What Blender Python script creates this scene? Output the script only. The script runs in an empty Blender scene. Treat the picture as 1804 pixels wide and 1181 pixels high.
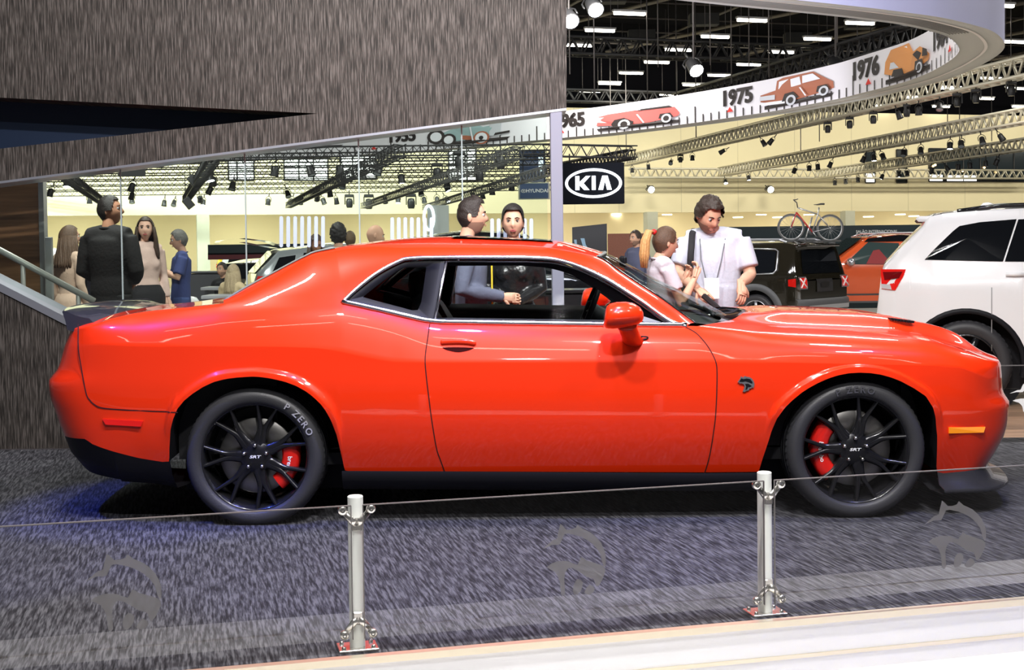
import bpy, bmesh, math, random
import numpy as np
from mathutils import Vector, Matrix
SC = bpy.context.scene
COL = SC.collection
# ------------------------------------------------------------------ camera
F, CX, CY, EYE = 2300.0, 902.0, 500.3, 1.375
_th, _ph = math.radians(1.75), math.radians(0.7)
_f = Vector((0, math.cos(_th), -math.sin(_th)))
_u0 = Vector((0, math.sin(_th), math.cos(_th)))
_r = math.cos(_ph) * Vector((1, 0, 0)) - math.sin(_ph) * _u0
_u = math.cos(_ph) * _u0 + math.sin(_ph) * Vector((1, 0, 0))
cam_data = bpy.data.cameras.new('camera')
cam = bpy.data.objects.new('camera', cam_data)
COL.objects.link(cam)
_m = Matrix((_r, _u, -_f)).transposed().to_4x4()
_m.translation = Vector((0, 0, EYE))
cam.matrix_world = _m
cam_data.sensor_width = 36.0
cam_data.lens = F / 1804.0 * 36.0
cam_data.shift_y = (CY - 590.5) / 1804.0
cam_data.clip_end = 300
SC.camera = cam
# ------------------------------------------------------------------ world, exposure
SC.view_settings.view_transform = 'Standard'
SC.view_settings.look = 'None'
SC.view_settings.gamma = 1.0
SC.view_settings.use_curve_mapping = False
SC.view_settings.exposure = 0.30
W = bpy.data.worlds.new('hall_air')
SC.world = W
W.use_nodes = True
_bg = W.node_tree.nodes['Background']
_bg.inputs['Color'].default_value = (0.93, 0.94, 1.0, 1)
_bg.inputs['Strength'].default_value = 0.07
# ------------------------------------------------------------------ large lamps of the hall
def lamp(name, kind, loc, target, power, color=(1, 1, 1), size=0.5, size_y=None, angle=60, blend=0.5):
    d = bpy.data.lights.new(name, kind)
    d.energy = power
    d.color = color
    if kind == 'AREA':
        d.shape = 'RECTANGLE'
        d.size = size
        d.size_y = size_y or size
    elif kind == 'SPOT':
        d.spot_size = math.radians(angle)
        d.spot_blend = blend
        d.shadow_soft_size = size
    else:
        d.shadow_soft_size = size
    o = bpy.data.objects.new(name, d)
    COL.objects.link(o)
    o.location = loc
    v = Vector(target) - Vector(loc)
    o.rotation_euler = v.to_track_quat('-Z', 'Y').to_euler()
    return o
# floods of the stand and of the hall (the lamps hanging from its trusses)
for x, y, w in [(-2.4, 6.9, 95), (0.3, 6.7, 120), (2.9, 7.1, 80), (-1.0, 3.7, 150), (1.1, 3.5, 220), (3.2, 4.2, 45)]:
    lamp('stand_flood', 'AREA', (x, y, 5.4), (x * 0.85, 6.6, 0.3), w, (1, 0.97, 0.96), 0.42, 0.16)
for x, y in [(-4, 15), (4, 14), (10, 16), (-8, 24), (1, 25), (11, 26)]:
    lamp('hall_flood', 'AREA', (x, y, 6.3), (x, y + 2, 0), 330, (1, 0.97, 0.90), 2.4, 0.5)
for k in range(9):
    t = -22 + 6.2 * k
    x, y = 0.961 * t + 0.276 * 7, 50 + 0.276 * t - 0.961 * 7
    lamp('wall_washer', 'AREA', (x, y, 6.5), (x - 0.276 * 7, y + 0.961 * 7, 3.4), 800 if k < 3 else (380 if k < 4 else 220), (0.96, 1, 0.90) if k < 4 else (1, 0.95, 0.80), 2.2, 0.5)
    lamp('mezzanine_lamp', 'AREA', (x - 0.276 * 10.5, y + 0.961 * 10.5, 2.7), (x - 0.276 * 11, y + 0.961 * 11, 0), 110, (1, 0.94, 0.78), 2.0, 1.0)
lamp('ring_flood', 'SPOT', (2.0, 20.0, 2.6), (4.5, 24.0, 3.9), 230, (0.95, 0.93, 1.0), 0.3, angle=120)
lamp('ring_flood', 'SPOT', (2.5, 10.2, 3.0), (3.6, 12.6, 3.9), 160, (0.80, 0.82, 1.0), 0.3, angle=120)
lamp('blue_wash', 'SPOT', (-3.6, 5.4, 4.6), (-1.75, 7.0, 0.0), 900, (0.05, 0.10, 1.0), 0.05, angle=24)
lamp('blue_wash', 'SPOT', (-4.4, 4.6, 4.6), (-2.5, 5.7, 0.0), 420, (0.05, 0.10, 1.0), 0.05, angle=22)
lamp('lounge_fill', 'AREA', (-3.4, 10.4, 3.6), (-4.2, 12.6, 1.0), 100, (1, 0.96, 0.92), 0.6, 0.3)  # unseen lamp, added to brighten the people behind the glass
lamp('post_fill', 'AREA', (0.3, 1.0, 5.6), (0.2, 4.7, 0.2), 150, (1, 0.98, 0.96), 0.4, 0.16)  # extra fill light put in for the fronts of the barrier posts
lamp('wall_spot', 'SPOT', (1.0, 3.6, 5.2), (0.0, 9.0, 2.9), 1150, (1, 0.97, 0.97), 0.15, angle=46, blend=0.9)
lamp('blue_wash', 'SPOT', (-0.2, 5.2, 4.8), (-0.3, 6.0, 0.0), 600, (0.16, 0.20, 1.0), 0.08, angle=40)
lamp('blue_wash', 'SPOT', (3.2, 5.2, 4.8), (2.2, 5.8, 0.0), 330, (0.2, 0.25, 1.0), 0.08, angle=44)
# ------------------------------------------------------------------ helpers
rnd = random.Random(7)
def pray(px, py):
    return _f + _r * ((px - CX) / F) - _u * ((py - CY) / F)
def atY(px, py, Y):
    d = pray(px, py)
    return Vector((0, 0, EYE)) + d * (Y / d.y)
def atZ(px, py, z):
    d = pray(px, py)
    return Vector((0, 0, EYE)) + d * ((z - EYE) / d.z)
def link(o, parent=None):
    COL.objects.link(o)
    if parent is not None:
        o.parent = parent
    return o
def tag(o, label, cat, group=None, kind=None):
    o['label'] = label
    if cat: o['category'] = cat
    if group: o['group'] = group
    if kind: o['kind'] = kind
    return o
def thing(name, label, cat, loc=(0, 0, 0), rz=0.0, group=None):
    o = bpy.data.objects.new(name, None)
    o.empty_display_size = 0.1
    link(o)
    o.location = loc
    o.rotation_euler = (0, 0, rz)
    return tag(o, label, cat, group)
def copy_tree(o, parent=None):
    c = o.copy()
    COL.objects.link(c)
    c.parent = parent
    for ch in list(o.children):
        copy_tree(ch, c)
    return c
class MB:
    """collects faces of one part; build() links them as one mesh object"""
    def __init__(s):
        s.v, s.f, s.m, s.sm = [], [], [], []
    def add(s, vs, fs, mi=0, smooth=True):
        b = len(s.v)
        s.v += [tuple(v) for v in vs]
        for f in fs:
            s.f.append(tuple(b + i for i in f))
            s.m.append(mi)
            s.sm.append(smooth)
        return s
    def box(s, c, size, mi=0, M=None, bev=0.0):
        sx, sy, sz = size[0] / 2, size[1] / 2, size[2] / 2
        if bev > 0:
            b = min(bev, sx * .9, sy * .9, sz * .9)
            vs, idx = [], {}
            for x in (-1, 1):
                for y in (-1, 1):
                    for z in (-1, 1):
                        for a in range(3):
                            p = [x * (sx - b), y * (sy - b), z * (sz - b)]
                            p[a] += (x, y, z)[a] * b
                            idx[(x, y, z, a)] = len(vs)
                            vs.append(Vector(p))
            fs = []
            I = idx
            for a in range(3):
                o1, o2 = [k for k in range(3) if k != a]
                for sg in (-1, 1):
                    q = []
                    for d1, d2 in ((-1, -1), (1, -1), (1, 1), (-1, 1)):
                        k = [0, 0, 0]; k[a] = sg; k[o1] = d1; k[o2] = d2
                        q.append(I[(*k, a)])
                    fs.append(q)
            for a in range(3):          # edges along axis a
                o1, o2 = [k for k in range(3) if k != a]
                for d1 in (-1, 1):
                    for d2 in (-1, 1):
                        k = [0, 0, 0]; k[o1] = d1; k[o2] = d2
                        k0 = list(k); k0[a] = -1; k1 = list(k); k1[a] = 1
                        fs.append([I[(*k0, o1)], I[(*k1, o1)], I[(*k1, o2)], I[(*k0, o2)]])
            for x in (-1, 1):
                for y in (-1, 1):
                    for z in (-1, 1):
                        fs.append([I[(x, y, z, 0)], I[(x, y, z, 1)], I[(x, y, z, 2)]])
            sm = False
        else:
            vs = [Vector((x * sx, y * sy, z * sz)) for x in (-1, 1) for y in (-1, 1) for z in (-1, 1)]
            fs = [(0, 1, 3, 2), (4, 6, 7, 5), (0, 4, 5, 1), (2, 3, 7, 6), (0, 2, 6, 4), (1, 5, 7, 3)]
            sm = False
        c = Vector(c)
        if M is None:
            vs = [v + c for v in vs]
        else:
            vs = [M @ v + c for v in vs]
        return s.add(vs, fs, mi, sm)
    def tube(s, pts, r, n=8, mi=0, caps=True, closed=False, flat=None, smooth=True):
        """tube along a polyline; r number or list; flat=(a,b) ellipse scale"""
        P = [Vector(p) for p in pts]
        N = len(P)
        rs = r if isinstance(r, (list, tuple)) else [r] * N
        up = None
        rings = []
        for i in range(N):
            if closed:
                t = P[(i + 1) % N] - P[i - 1]
            else:
                t = P[min(i + 1, N - 1)] - P[max(i - 1, 0)]
            if t.length < 1e-9: t = Vector((0, 0, 1))
            t.normalize()
            if up is None:
                up = Vector((0, 0, 1)) if abs(t.z) < .9 else Vector((0, 1, 0))
            a = t.cross(up)
            if a.length < 1e-6:
                up = Vector((1, 0, 0)); a = t.cross(up)
            a.normalize()
            b = a.cross(t).normalized()
            up = b
            fa, fb = flat or (1, 1)
            rings.append([P[i] + a * (math.cos(2 * math.pi * k / n) * rs[i] * fa) + b * (math.sin(2 * math.pi * k / n) * rs[i] * fb) for k in range(n)])
        vs = [v for rg in rings for v in rg]
        fs = []
        M_ = N if closed else N - 1
        for i in range(M_):
            j = (i + 1) % N
            for k in range(n):
                l = (k + 1) % n
                fs.append((i * n + k, i * n + l, j * n + l, j * n + k))
        if caps and not closed:
            fs.append(tuple(range(n - 1, -1, -1)))
            fs.append(tuple((N - 1) * n + k for k in range(n)))
        return s.add(vs, fs, mi, smooth)
    def rod(s, a, b, r, n=6, mi=0):
        return s.tube([a, b], r, n, mi)
    def lathe(s, prof, n=32, M=None, mi=0, smooth=True, close=False):
        """prof: list of (r, h) about local Z"""
        vs = []
        for r, h in prof:
            for k in range(n):
                a = 2 * math.pi * k / n
                v = Vector((r * math.cos(a), r * math.sin(a), h))
                vs.append(M @ v if M is not None else v)
        fs = []
        L = len(prof)
        for i in range(L if close else L - 1):
            j = (i + 1) % L
            for k in range(n):
                l = (k + 1) % n
                fs.append((i * n + k, i * n + l, j * n + l, j * n + k))
        return s.add(vs, fs, mi, smooth)
    def grid(s, rows, mi=0, smooth=True, close_u=False):
        R, C = len(rows), len(rows[0])
        vs = [v for row in rows for v in row]
        fs = []
        for i in range(R - 1):
            for k in range(C if close_u else C - 1):
                l = (k + 1) % C
                fs.append((i * C + k, i * C + l, (i + 1) * C + l, (i + 1) * C + k))
        return s.add(vs, fs, mi, smooth)
    def prism(s, poly, T, depth, mi=0, bev=0):
        """extrude a 2-D polygon: T maps (a,b,d)->point, d in 0..depth"""
        n = len(poly)
        vs = [T(a, b, 0) for a, b in poly] + [T(a, b, depth) for a, b in poly]
        fs = [tuple(range(n - 1, -1, -1)), tuple(range(n, 2 * n))]
        for i in range(n):
            j = (i + 1) % n
            fs.append((i, j, n + j, n + i))
        return s.add(vs, fs, mi, False)
    def ball(s, c, r, n=12, m=8, mi=0, M=None):
        """ellipsoid; r number or 3-tuple"""
        rx, ry, rz = r if isinstance(r, (tuple, list)) else (r, r, r)
        c = Vector(c)
        vs = []
        for i in range(m + 1):
            t = math.pi * i / m
            for k in range(n):
                a = 2 * math.pi * k / n
                v = Vector((rx * math.sin(t) * math.cos(a), ry * math.sin(t) * math.sin(a), rz * math.cos(t)))
                vs.append((M @ v if M is not None else v) + c)
        fs = []
        for i in range(m):
            for k in range(n):
                l = (k + 1) % n
                fs.append((i * n + k, (i + 1) * n + k, (i + 1) * n + l, i * n + l))
        return s.add(vs, fs, mi, True)
    def mesh(s, name, mats):
        me = bpy.data.meshes.new(name)
        me.from_pydata(s.v, [], s.f)
        for m in (mats if isinstance(mats, (list, tuple)) else [mats]):
            me.materials.append(m)
        me.polygons.foreach_set('material_index', s.m)
        me.polygons.foreach_set('use_smooth', s.sm)
        me.validate()
        me.update()
        return me
    def build(s, name, mats, parent=None, weld=False, fixn=True):
        me = s.mesh(name, mats)
        if weld or fixn:
            bm = bmesh.new()
            bm.from_mesh(me)
            if weld: bmesh.ops.remove_doubles(bm, verts=bm.verts, dist=1e-5)
            if fixn: bmesh.ops.recalc_face_normals(bm, faces=bm.faces)
            bm.to_mesh(me)
            bm.free()
        o = bpy.data.objects.new(name, me)
        return link(o, parent)
def sharp(o, deg=35):
    me = o.data
    bm = bmesh.new(); bm.from_mesh(me)
    lim = math.radians(deg)
    for e in bm.edges:
        if len(e.link_faces) == 2 and e.calc_face_angle(0) > lim:
            e.smooth = False
    bm.to_mesh(me); bm.free()
    return o
def catmull(P, n, closed=False):
    P = [Vector(p) for p in P]
    out = []
    N = len(P)
    rng = N if closed else N - 1
    for i in range(rng):
        p0 = P[i - 1] if (i > 0 or closed) else P[0] * 2 - P[1]
        p1, p2 = P[i], P[(i + 1) % N]
        p3 = P[(i + 2) % N] if (i + 2 < N or closed) else p2 * 2 - p1
        for k in range(n):
            t = k / n
            out.append(0.5 * ((2 * p1) + (p2 - p0) * t + (2 * p0 - 5 * p1 + 4 * p2 - p3) * t * t + (3 * p1 - p0 - 3 * p2 + p3) * t ** 3))
    if not closed: out.append(P[-1].copy())
    return out
def sstep(a, b, x):
    t = min(1, max(0, (x - a) / (b - a)))
    return t * t * (3 - 2 * t)
def text_mesh(s, size=1.0, extrude=0.0, align='CENTER', bold=0.0, spacing=1.0):
    """lettering as flat geometry (verts, faces) in the XY plane"""
    c = bpy.data.curves.new('t', 'FONT')
    c.body = s
    c.size = size
    c.extrude = extrude
    c.offset = bold
    c.align_x = align
    c.align_y = 'CENTER'
    c.space_character = spacing
    c.resolution_u = 3
    o = bpy.data.objects.new('t', c)
    COL.objects.link(o)
    dg = bpy.context.evaluated_depsgraph_get()
    me = bpy.data.meshes.new_from_object(o.evaluated_get(dg))
    vs = [v.co.copy() for v in me.vertices]
    fs = [tuple(p.vertices) for p in me.polygons]
    bpy.data.objects.remove(o)
    bpy.data.meshes.remove(me)
    bpy.data.curves.remove(c)
    return vs, fs
# ------------------------------------------------------------------ materials
MAT = {}
def mat(name, col=(0.8, 0.8, 0.8), rough=0.5, metal=0.0, coat=0.0, emit=None, es=1.0, trans=0.0, alpha=1.0, ior=1.45, spec=0.5, noise=None, bump=None):
    """principled material; noise=(scale, amount) varies the colour a little, bump=(scale, strength)"""
    if name in MAT: return MAT[name]
    m = bpy.data.materials.new(name)
    m.use_nodes = True
    nt = m.node_tree
    b = nt.nodes['Principled BSDF']
    b.inputs['Base Color'].default_value = (*col, 1)
    b.inputs['Roughness'].default_value = rough
    b.inputs['Metallic'].default_value = metal
    b.inputs['Coat Weight'].default_value = coat
    b.inputs['Coat Roughness'].default_value = 0.03
    b.inputs['Transmission Weight'].default_value = trans
    b.inputs['Alpha'].default_value = alpha
    b.inputs['IOR'].default_value = ior
    b.inputs['Specular IOR Level'].default_value = spec
    if emit:
        b.inputs['Emission Color'].default_value = (*emit, 1)
        b.inputs['Emission Strength'].default_value = es
    tc = None
    if noise or bump:
        tc = nt.nodes.new('ShaderNodeTexCoord')
    if noise:
        n = nt.nodes.new('ShaderNodeTexNoise')
        n.inputs['Scale'].default_value = noise[0]
        n.inputs['Detail'].default_value = 4
        nt.links.new(tc.outputs['Object'], n.inputs['Vector'])
        mx = nt.nodes.new('ShaderNodeMix'); mx.data_type = 'RGBA'
        a = noise[1]
        mx.inputs['A'].default_value = (*[max(0, c * (1 - a)) for c in col], 1)
        mx.inputs['B'].default_value = (*[min(1, c * (1 + a)) for c in col], 1)
        nt.links.new(n.outputs['Fac'], mx.inputs['Factor'])
        nt.links.new(mx.outputs['Result'], b.inputs['Base Color'])
    if bump:
        n = nt.nodes.new('ShaderNodeTexNoise')
        n.inputs['Scale'].default_value = bump[0]
        nt.links.new(tc.outputs['Object'], n.inputs['Vector'])
        bp = nt.nodes.new('ShaderNodeBump')
        bp.inputs['Strength'].default_value = bump[1]
        bp.inputs['Distance'].default_value = 0.01
        nt.links.new(n.outputs['Fac'], bp.inputs['Height'])
        nt.links.new(bp.outputs['Normal'], b.inputs['Normal'])
    MAT[name] = m
    return m
def thin_glass(name, tint=(1, 1, 1), refl=0.08, dark=0.0, rough=0.0, f0=0.04):
    """clear sheet: transparent mixed with a mirror by fresnel"""
    m = bpy.data.materials.new(name)
    m.use_nodes = True
    nt = m.node_tree
    nt.nodes.clear()
    out = nt.nodes.new('ShaderNodeOutputMaterial')
    tr = nt.nodes.new('ShaderNodeBsdfTransparent'); tr.inputs['Color'].default_value = (*[c * (1 - dark) for c in tint], 1)
    gl = nt.nodes.new('ShaderNodeBsdfGlossy'); gl.inputs['Roughness'].default_value = rough
    lw = nt.nodes.new('ShaderNodeFresnel'); lw.inputs['IOR'].default_value = 1.5
    ml = nt.nodes.new('ShaderNodeMath'); ml.operation = 'MULTIPLY'; ml.inputs[1].default_value = refl / f0
    ml.use_clamp = True
    mx = nt.nodes.new('ShaderNodeMixShader')
    nt.links.new(lw.outputs[0], ml.inputs[0]); nt.links.new(ml.outputs[0], mx.inputs[0])
    nt.links.new(tr.outputs[0], mx.inputs[1]); nt.links.new(gl.outputs[0], mx.inputs[2])
    nt.links.new(mx.outputs[0], out.inputs[0])
    MAT[name] = m
    return m
def streak_mat(name, cols, scale=(1, 1, 1), rot=0.0, coord='Object', rough=0.7, big=None, spec=0.4, bumpv=0.15, steps=(0.38, 0.5, 0.62)):
    """woven streaks: blocky stretched noise between four tones"""
    m = bpy.data.materials.new(name); m.use_nodes = True
    nt = m.node_tree; b = nt.nodes['Principled BSDF']
    b.inputs['Roughness'].default_value = rough
    b.inputs['Specular IOR Level'].default_value = spec
    tc = nt.nodes.new('ShaderNodeTexCoord')
    mp = nt.nodes.new('ShaderNodeMapping')
    mp.inputs['Rotation'].default_value = (0, 0, rot)
    mp2 = nt.nodes.new('ShaderNodeMapping')
    mp2.inputs['Scale'].default_value = scale
    nt.links.new(tc.outputs[coord], mp.inputs[0]); nt.links.new(mp.outputs[0], mp2.inputs[0])
    n1 = nt.nodes.new('ShaderNodeTexNoise'); n1.inputs['Scale'].default_value = 1; n1.inputs['Detail'].default_value = 2.5; n1.inputs['Roughness'].default_value = .65
    nt.links.new(mp2.outputs[0], n1.inputs['Vector'])
    cr = nt.nodes.new('ShaderNodeValToRGB')
    el = cr.color_ramp.elements
    el[0].position = steps[0]; el[0].color = (*cols[0], 1)
    el[1].position = steps[2]; el[1].color = (*cols[2], 1)
    e = el.new(steps[1]); e.color = (*cols[1], 1)
    nt.links.new(n1.outputs['Fac'], cr.inputs[0])
    nt.links.new(cr.outputs[0], b.inputs['Base Color'])
    bp = nt.nodes.new('ShaderNodeBump'); bp.inputs['Strength'].default_value = bumpv; bp.inputs['Distance'].default_value = .004
    nt.links.new(n1.outputs['Fac'], bp.inputs['Height']); nt.links.new(bp.outputs[0], b.inputs['Normal'])
    MAT[name] = m
    return m
# ================================================================== the hall and the stand
FLOOR_Z = -0.20
def struct(name, mb, m, parent=None, **k):
    o = mb.build(name, m, parent, **k)
    if parent is None: o['kind'] = 'structure'
    return o
# --- floors
LP = Vector((-0.5425, 4.4189, 0)); RP = Vector((0.9198, 4.7806, 0))      # barrier post feet
BE = (RP - LP).normalized(); BN = Vector((-BE.y, BE.x, 0))                # along / away from the viewer
CARPET = streak_mat('stand_carpet', [(.009, .009, .012), (.036, .036, .043), (.092, .092, .102)], (85, 7, 1), -math.atan2(BE.y, BE.x), 'Object', .9, spec=.25, bumpv=.3, steps=(.38, .49, .62))
def poly_floor(name, pts, z, m, th=.05):
    g = MB(); n = len(pts)
    g.add([(x, y, z) for x, y in pts] + [(x, y, z - th) for x, y in pts], [tuple(range(n))] + [(i, (i + 1) % n, n + (i + 1) % n, n + i) for i in range(n)], 0, False)
    return struct(name, g, m)
def bp(t, d): p = LP + BE * t + BN * d; return (p.x, p.y)
EDGE = -.085                                  # carpet edge in front of the posts
poly_floor('floor', [bp(-7, EDGE), bp(8, EDGE), (8, 8.95), (-7.5, 8.95)], 0, CARPET, .03)
HALLF = mat('hall_floor', (.50, .47, .43), .35, noise=(1.5, .08))
poly_floor('floor_hall', [(-45, 8.9), (60, 8.9), (60, 90), (-45, 90)], FLOOR_Z, HALLF)
LOUNGE = mat('lounge_floor', (.045, .04, .045), .4, noise=(3, .2))
poly_floor('floor_lounge', [(-9, 8.95), (-1.5, 8.95), (-1.5, 15.5), (-9, 15.5)], -.001, LOUNGE, .2)
def wood(name, base, scale, rot=0, rough=.35, axis='X'):
    m = bpy.data.materials.new(name); m.use_nodes = True; nt = m.node_tree; b = nt.nodes['Principled BSDF']
    tc = nt.nodes.new('ShaderNodeTexCoord'); mp = nt.nodes.new('ShaderNodeMapping'); mp.inputs['Scale'].default_value = scale; mp.inputs['Rotation'].default_value = (0, 0, rot)
    n = nt.nodes.new('ShaderNodeTexNoise'); n.inputs['Scale'].default_value = 1.0; n.inputs['Detail'].default_value = 6; n.inputs['Distortion'].default_value = .4
    cr = nt.nodes.new('ShaderNodeValToRGB'); e = cr.color_ramp.elements
    e[0].position = .3; e[0].color = (*[c * .55 for c in base], 1); e[1].position = .7; e[1].color = (*[min(1, c * 1.3) for c in base], 1)
    nt.links.new(tc.outputs['Object'], mp.inputs[0]); nt.links.new(mp.outputs[0], n.inputs['Vector']); nt.links.new(n.outputs['Fac'], cr.inputs[0]); nt.links.new(cr.outputs[0], b.inputs['Base Color'])
    b.inputs['Roughness'].default_value = rough
    MAT[name] = m; return m
WOODF = wood('wood_floor', (.46, .28, .18), (1.2, 9, 9), math.radians(80))
poly_floor('floor_wood', [(1.2, 8.96), (9, 8.96), (9, 13.6), (1.2, 13.6)], FLOOR_Z + .10, WOODF, .12)
# white step and floor in front of the barrier
WSTEP = mat('white_laminate', (.84, .84, .86), .25, coat=.3, noise=(2, .02))
GOLDT = mat('edge_trim', (.78, .71, .56), .35, .8)
WFLOOR = mat('white_floor', (.84, .82, .81), .22, coat=.3)
g = MB()
T_ = lambda t, d, z: Vector((*bp(t, d), z))
g.grid([[T_(t, d, z) for t in np.linspace(-7, 8, 16)] for d, z in ((EDGE - .018, -.004), (EDGE - .018, FLOOR_Z))], smooth=False)
struct('trim_1', g, WSTEP)
def bar(name, d0, d1, z0, z1, m):
    g = MB(); a = [T_(t, d, z) for t in (-7, 8) for d, z in ((d0, z0), (d1, z0), (d1, z1), (d0, z1))]
    g.add(a, [(0, 1, 5, 4), (1, 2, 6, 5), (2, 3, 7, 6), (3, 0, 4, 7), (0, 1, 2, 3), (4, 5, 6, 7)], 0, False); return struct(name, g, m)
bar('trim_2', EDGE - .030, EDGE + .004, -.020, .004, GOLDT)
bar('trim_3', EDGE - .022, EDGE - .010, -.142, -.128, GOLDT)
poly_floor('floor_front', [bp(-7, EDGE - .018), bp(8, EDGE - .018), bp(8, EDGE - 1.15), bp(-7, EDGE - 1.15)], FLOOR_Z, WFLOOR)
bar('trim_4', EDGE - .62, EDGE - .60, FLOOR_Z, FLOOR_Z + .003, GOLDT)
bar('trim_5', EDGE - .92, EDGE - .90, FLOOR_Z, FLOOR_Z + .003, GOLDT)
poly_floor('floor_aisle', [bp(-9, EDGE - 1.15), bp(9, EDGE - 1.15), bp(9, EDGE - 14), bp(-9, EDGE - 14)], FLOOR_Z - .002, mat('aisle_carpet', (.035, .033, .035), .95, noise=(40, .3)))
# --- dark streaked wall of the stand with its wedge openings
WY = 9.0
def wp(px, py, dy=0.0):
    p = atY(px, py, WY + dy); return p
DWALL = streak_mat('streaked_wall', [(.009, .007, .006), (.033, .027, .0235), (.098, .085, .079)], (120, 1, 6.0), 0, 'Object', .75, spec=.35, steps=(.38, .49, .62))
def slab(name, pts, th, m, dy=0.0, parent=None, mats=None):
    """plate in the wall plane from photo outline points, th metres deep"""
    g = MB(); P = [wp(a, b, dy) for a, b in pts]; n = len(P)
    g.add(P + [p + Vector((0, th, 0)) for p in P], [tuple(range(n)), tuple(range(2 * n - 1, n - 1, -1))] + [(i, (i + 1) % n, n + (i + 1) % n, n + i) for i in range(n)], 0, False)
    return struct(name, g, m, parent)
slab('wall_upper', [(-420, -260), (998, -260), (998, 193.5), (560, 249.5), (560, 200), (-420, 151)], .30, DWALL)
slab('wall_fascia', [(-420, 375.5), (-420, 308.5), (560, 200), (560, 249.5)], .30, DWALL)
NAVY = mat('navy_recess', (.010, .022, .055), .5)
slab('wall_recess', [(-420, 140), (575, 196), (575, 206), (-420, 318)], .05, NAVY, .33)
TRIMM = mat('wall_edge_trim', (.62, .64, .74), .3, .85)
def strip(name, a, b, w, th, m, dy=0.0):
    P, Q = wp(*a, dy), wp(*b, dy); u_ = (Q - P).normalized(); n_ = Vector((-u_.z, 0, u_.x)) * w
    g = MB(); v = [P, Q, Q + n_, P + n_]
    g.add(v + [p + Vector((0, th, 0)) for p in v], [(0, 1, 2, 3), (7, 6, 5, 4), (0, 1, 5, 4), (1, 2, 6, 5), (2, 3, 7, 6), (3, 0, 4, 7)], 0, False); return struct(name, g, m)
strip('trim_6', (-420, 378), (998, 194.5), .016, .30, TRIMM, -.004)
slab('wall_lower', [(-420, 300), (0, 513), (124, 576), (556, 797), (-420, 796)], .30, DWALL)
strip('trim_7', (-420, 300), (556, 797), .05, .32, TRIMM, -.01)
# white post at the end of the glazing
g = MB(); pa, pb = wp(968, 196), wp(991.5, 196); g.box(((pa.x + pb.x) / 2, WY + .08, pa.z / 2 - .1), (pb.x - pa.x - .01, .16, pa.z + .2), bev=.004)
struct('trim_8', g, mat('post_white', (.20, .205, .27), .6))
# glass of the wedge opening: five panes with seams
WGL = thin_glass('stand_glass', (.87, .975, .935), .06)
SEAM = mat('glass_seam', (.30, .36, .37), .5)
xs_ = [wp(x, 450).x for x in (-60, 206, 428, 631, 815, 967)]
def topz(x): a, b = wp(-420, 378), wp(998, 194.5); return a.z + (b.z - a.z) * (x - a.x) / (b.x - a.x)
wroot = bpy.data.objects.new('window_1', None); link(wroot); wroot['kind'] = 'structure'; wroot['label'] = 'frameless glazing of the wedge-shaped opening in the streaked wall'
for a, b in zip(xs_[:-1], xs_[1:]):
    g = MB(); g.add([(a + .003, WY + .12, .0), (b - .003, WY + .12, .0), (b - .003, WY + .12, topz(b)), (a + .003, WY + .12, topz(a))], [(0, 1, 2, 3)], 0, False); g.build('pane', WGL, wroot)
for x in xs_[1:-1]:
    g = MB(); g.box((x, WY + .12, topz(x) / 2), (.009, .012, topz(x))); g.build('seam', SEAM, wroot)
# seven-bar stickers on the glass
STK = mat('sticker_pale', (.42, .50, .68), .6)
for (x0, x1, y0, y1) in ((495.5, 569, 381, 424), (691, 760, 383, 424), (867, 936, 385, 424)):
    for k in range(7):
        px_ = x0 + (x1 - x0) * k / 6
        a = wp(px_, y0, .11); b = wp(px_, y1 + 12, .11); r_ = .0125
        g = MB(); pts = [Vector((a.x + r_ * math.cos(t), a.y, a.z - r_ + r_ * math.sin(t))) for t in np.linspace(0, math.pi, 8)] + [Vector((b.x - r_ * math.cos(t), a.y, b.z + r_ - r_ * math.sin(t))) for t in np.linspace(0, math.pi, 8)]
        g.add(pts + [p + Vector((0, .003, 0)) for p in pts], [tuple(range(16)), tuple(range(31, 15, -1))] + [(i, (i + 1) % 16, 16 + (i + 1) % 16, 16 + i) for i in range(16)], 0, False); g.build('slot_sticker', STK, wroot)
# wood panel and rail at the far left behind the glass
WOODW = wood('wood_wall', (.42, .21, .10), (1.3, 2, 22), 0)
a, b = atY(-70, 280, 10.3), atY(74, 560, 10.3)
g = MB(); g.box(((a.x + b.x) / 2, 10.33, 1.3), (b.x - a.x, .06, 2.9)); struct('wall_wood', g, WOODW)
g = MB(); g.box((b.x + .02, 10.32, 1.3), (.04, .08, 2.9)); struct('trim_9', g, mat('steel_post', (.55, .56, .55), .4, .6))
rail = thing('stair_handrail', 'grey tube handrail sloping down behind the dark lower wall', 'handrail', atY(80, 600, 9.6))
def loc(p, o): return p - o.location
g = MB(); P = [atY(-60, 410, 9.6), atY(0, 441, 9.6), atY(166, 531, 9.6)]; g.tube([loc(p, rail) for p in P], .024, 12); g.build('rail', mat('rail_grey', (.42, .41, .38), .4, .3), rail)
for (x, y) in ((138, 516), (40, 463)):
    q = atY(x, y, 9.6); g = MB(); g.rod(loc(q, rail), loc(Vector((q.x, q.y, 0)), rail), .018, 10); g.build('baluster', MAT['rail_grey'], rail)
q = atY(86, 418, 9.95); g = MB(); g.box((q.x, q.y, q.z / 2), (.05, .04, q.z), bev=.004); struct('trim_10', g, MAT['steel_post'])
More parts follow.
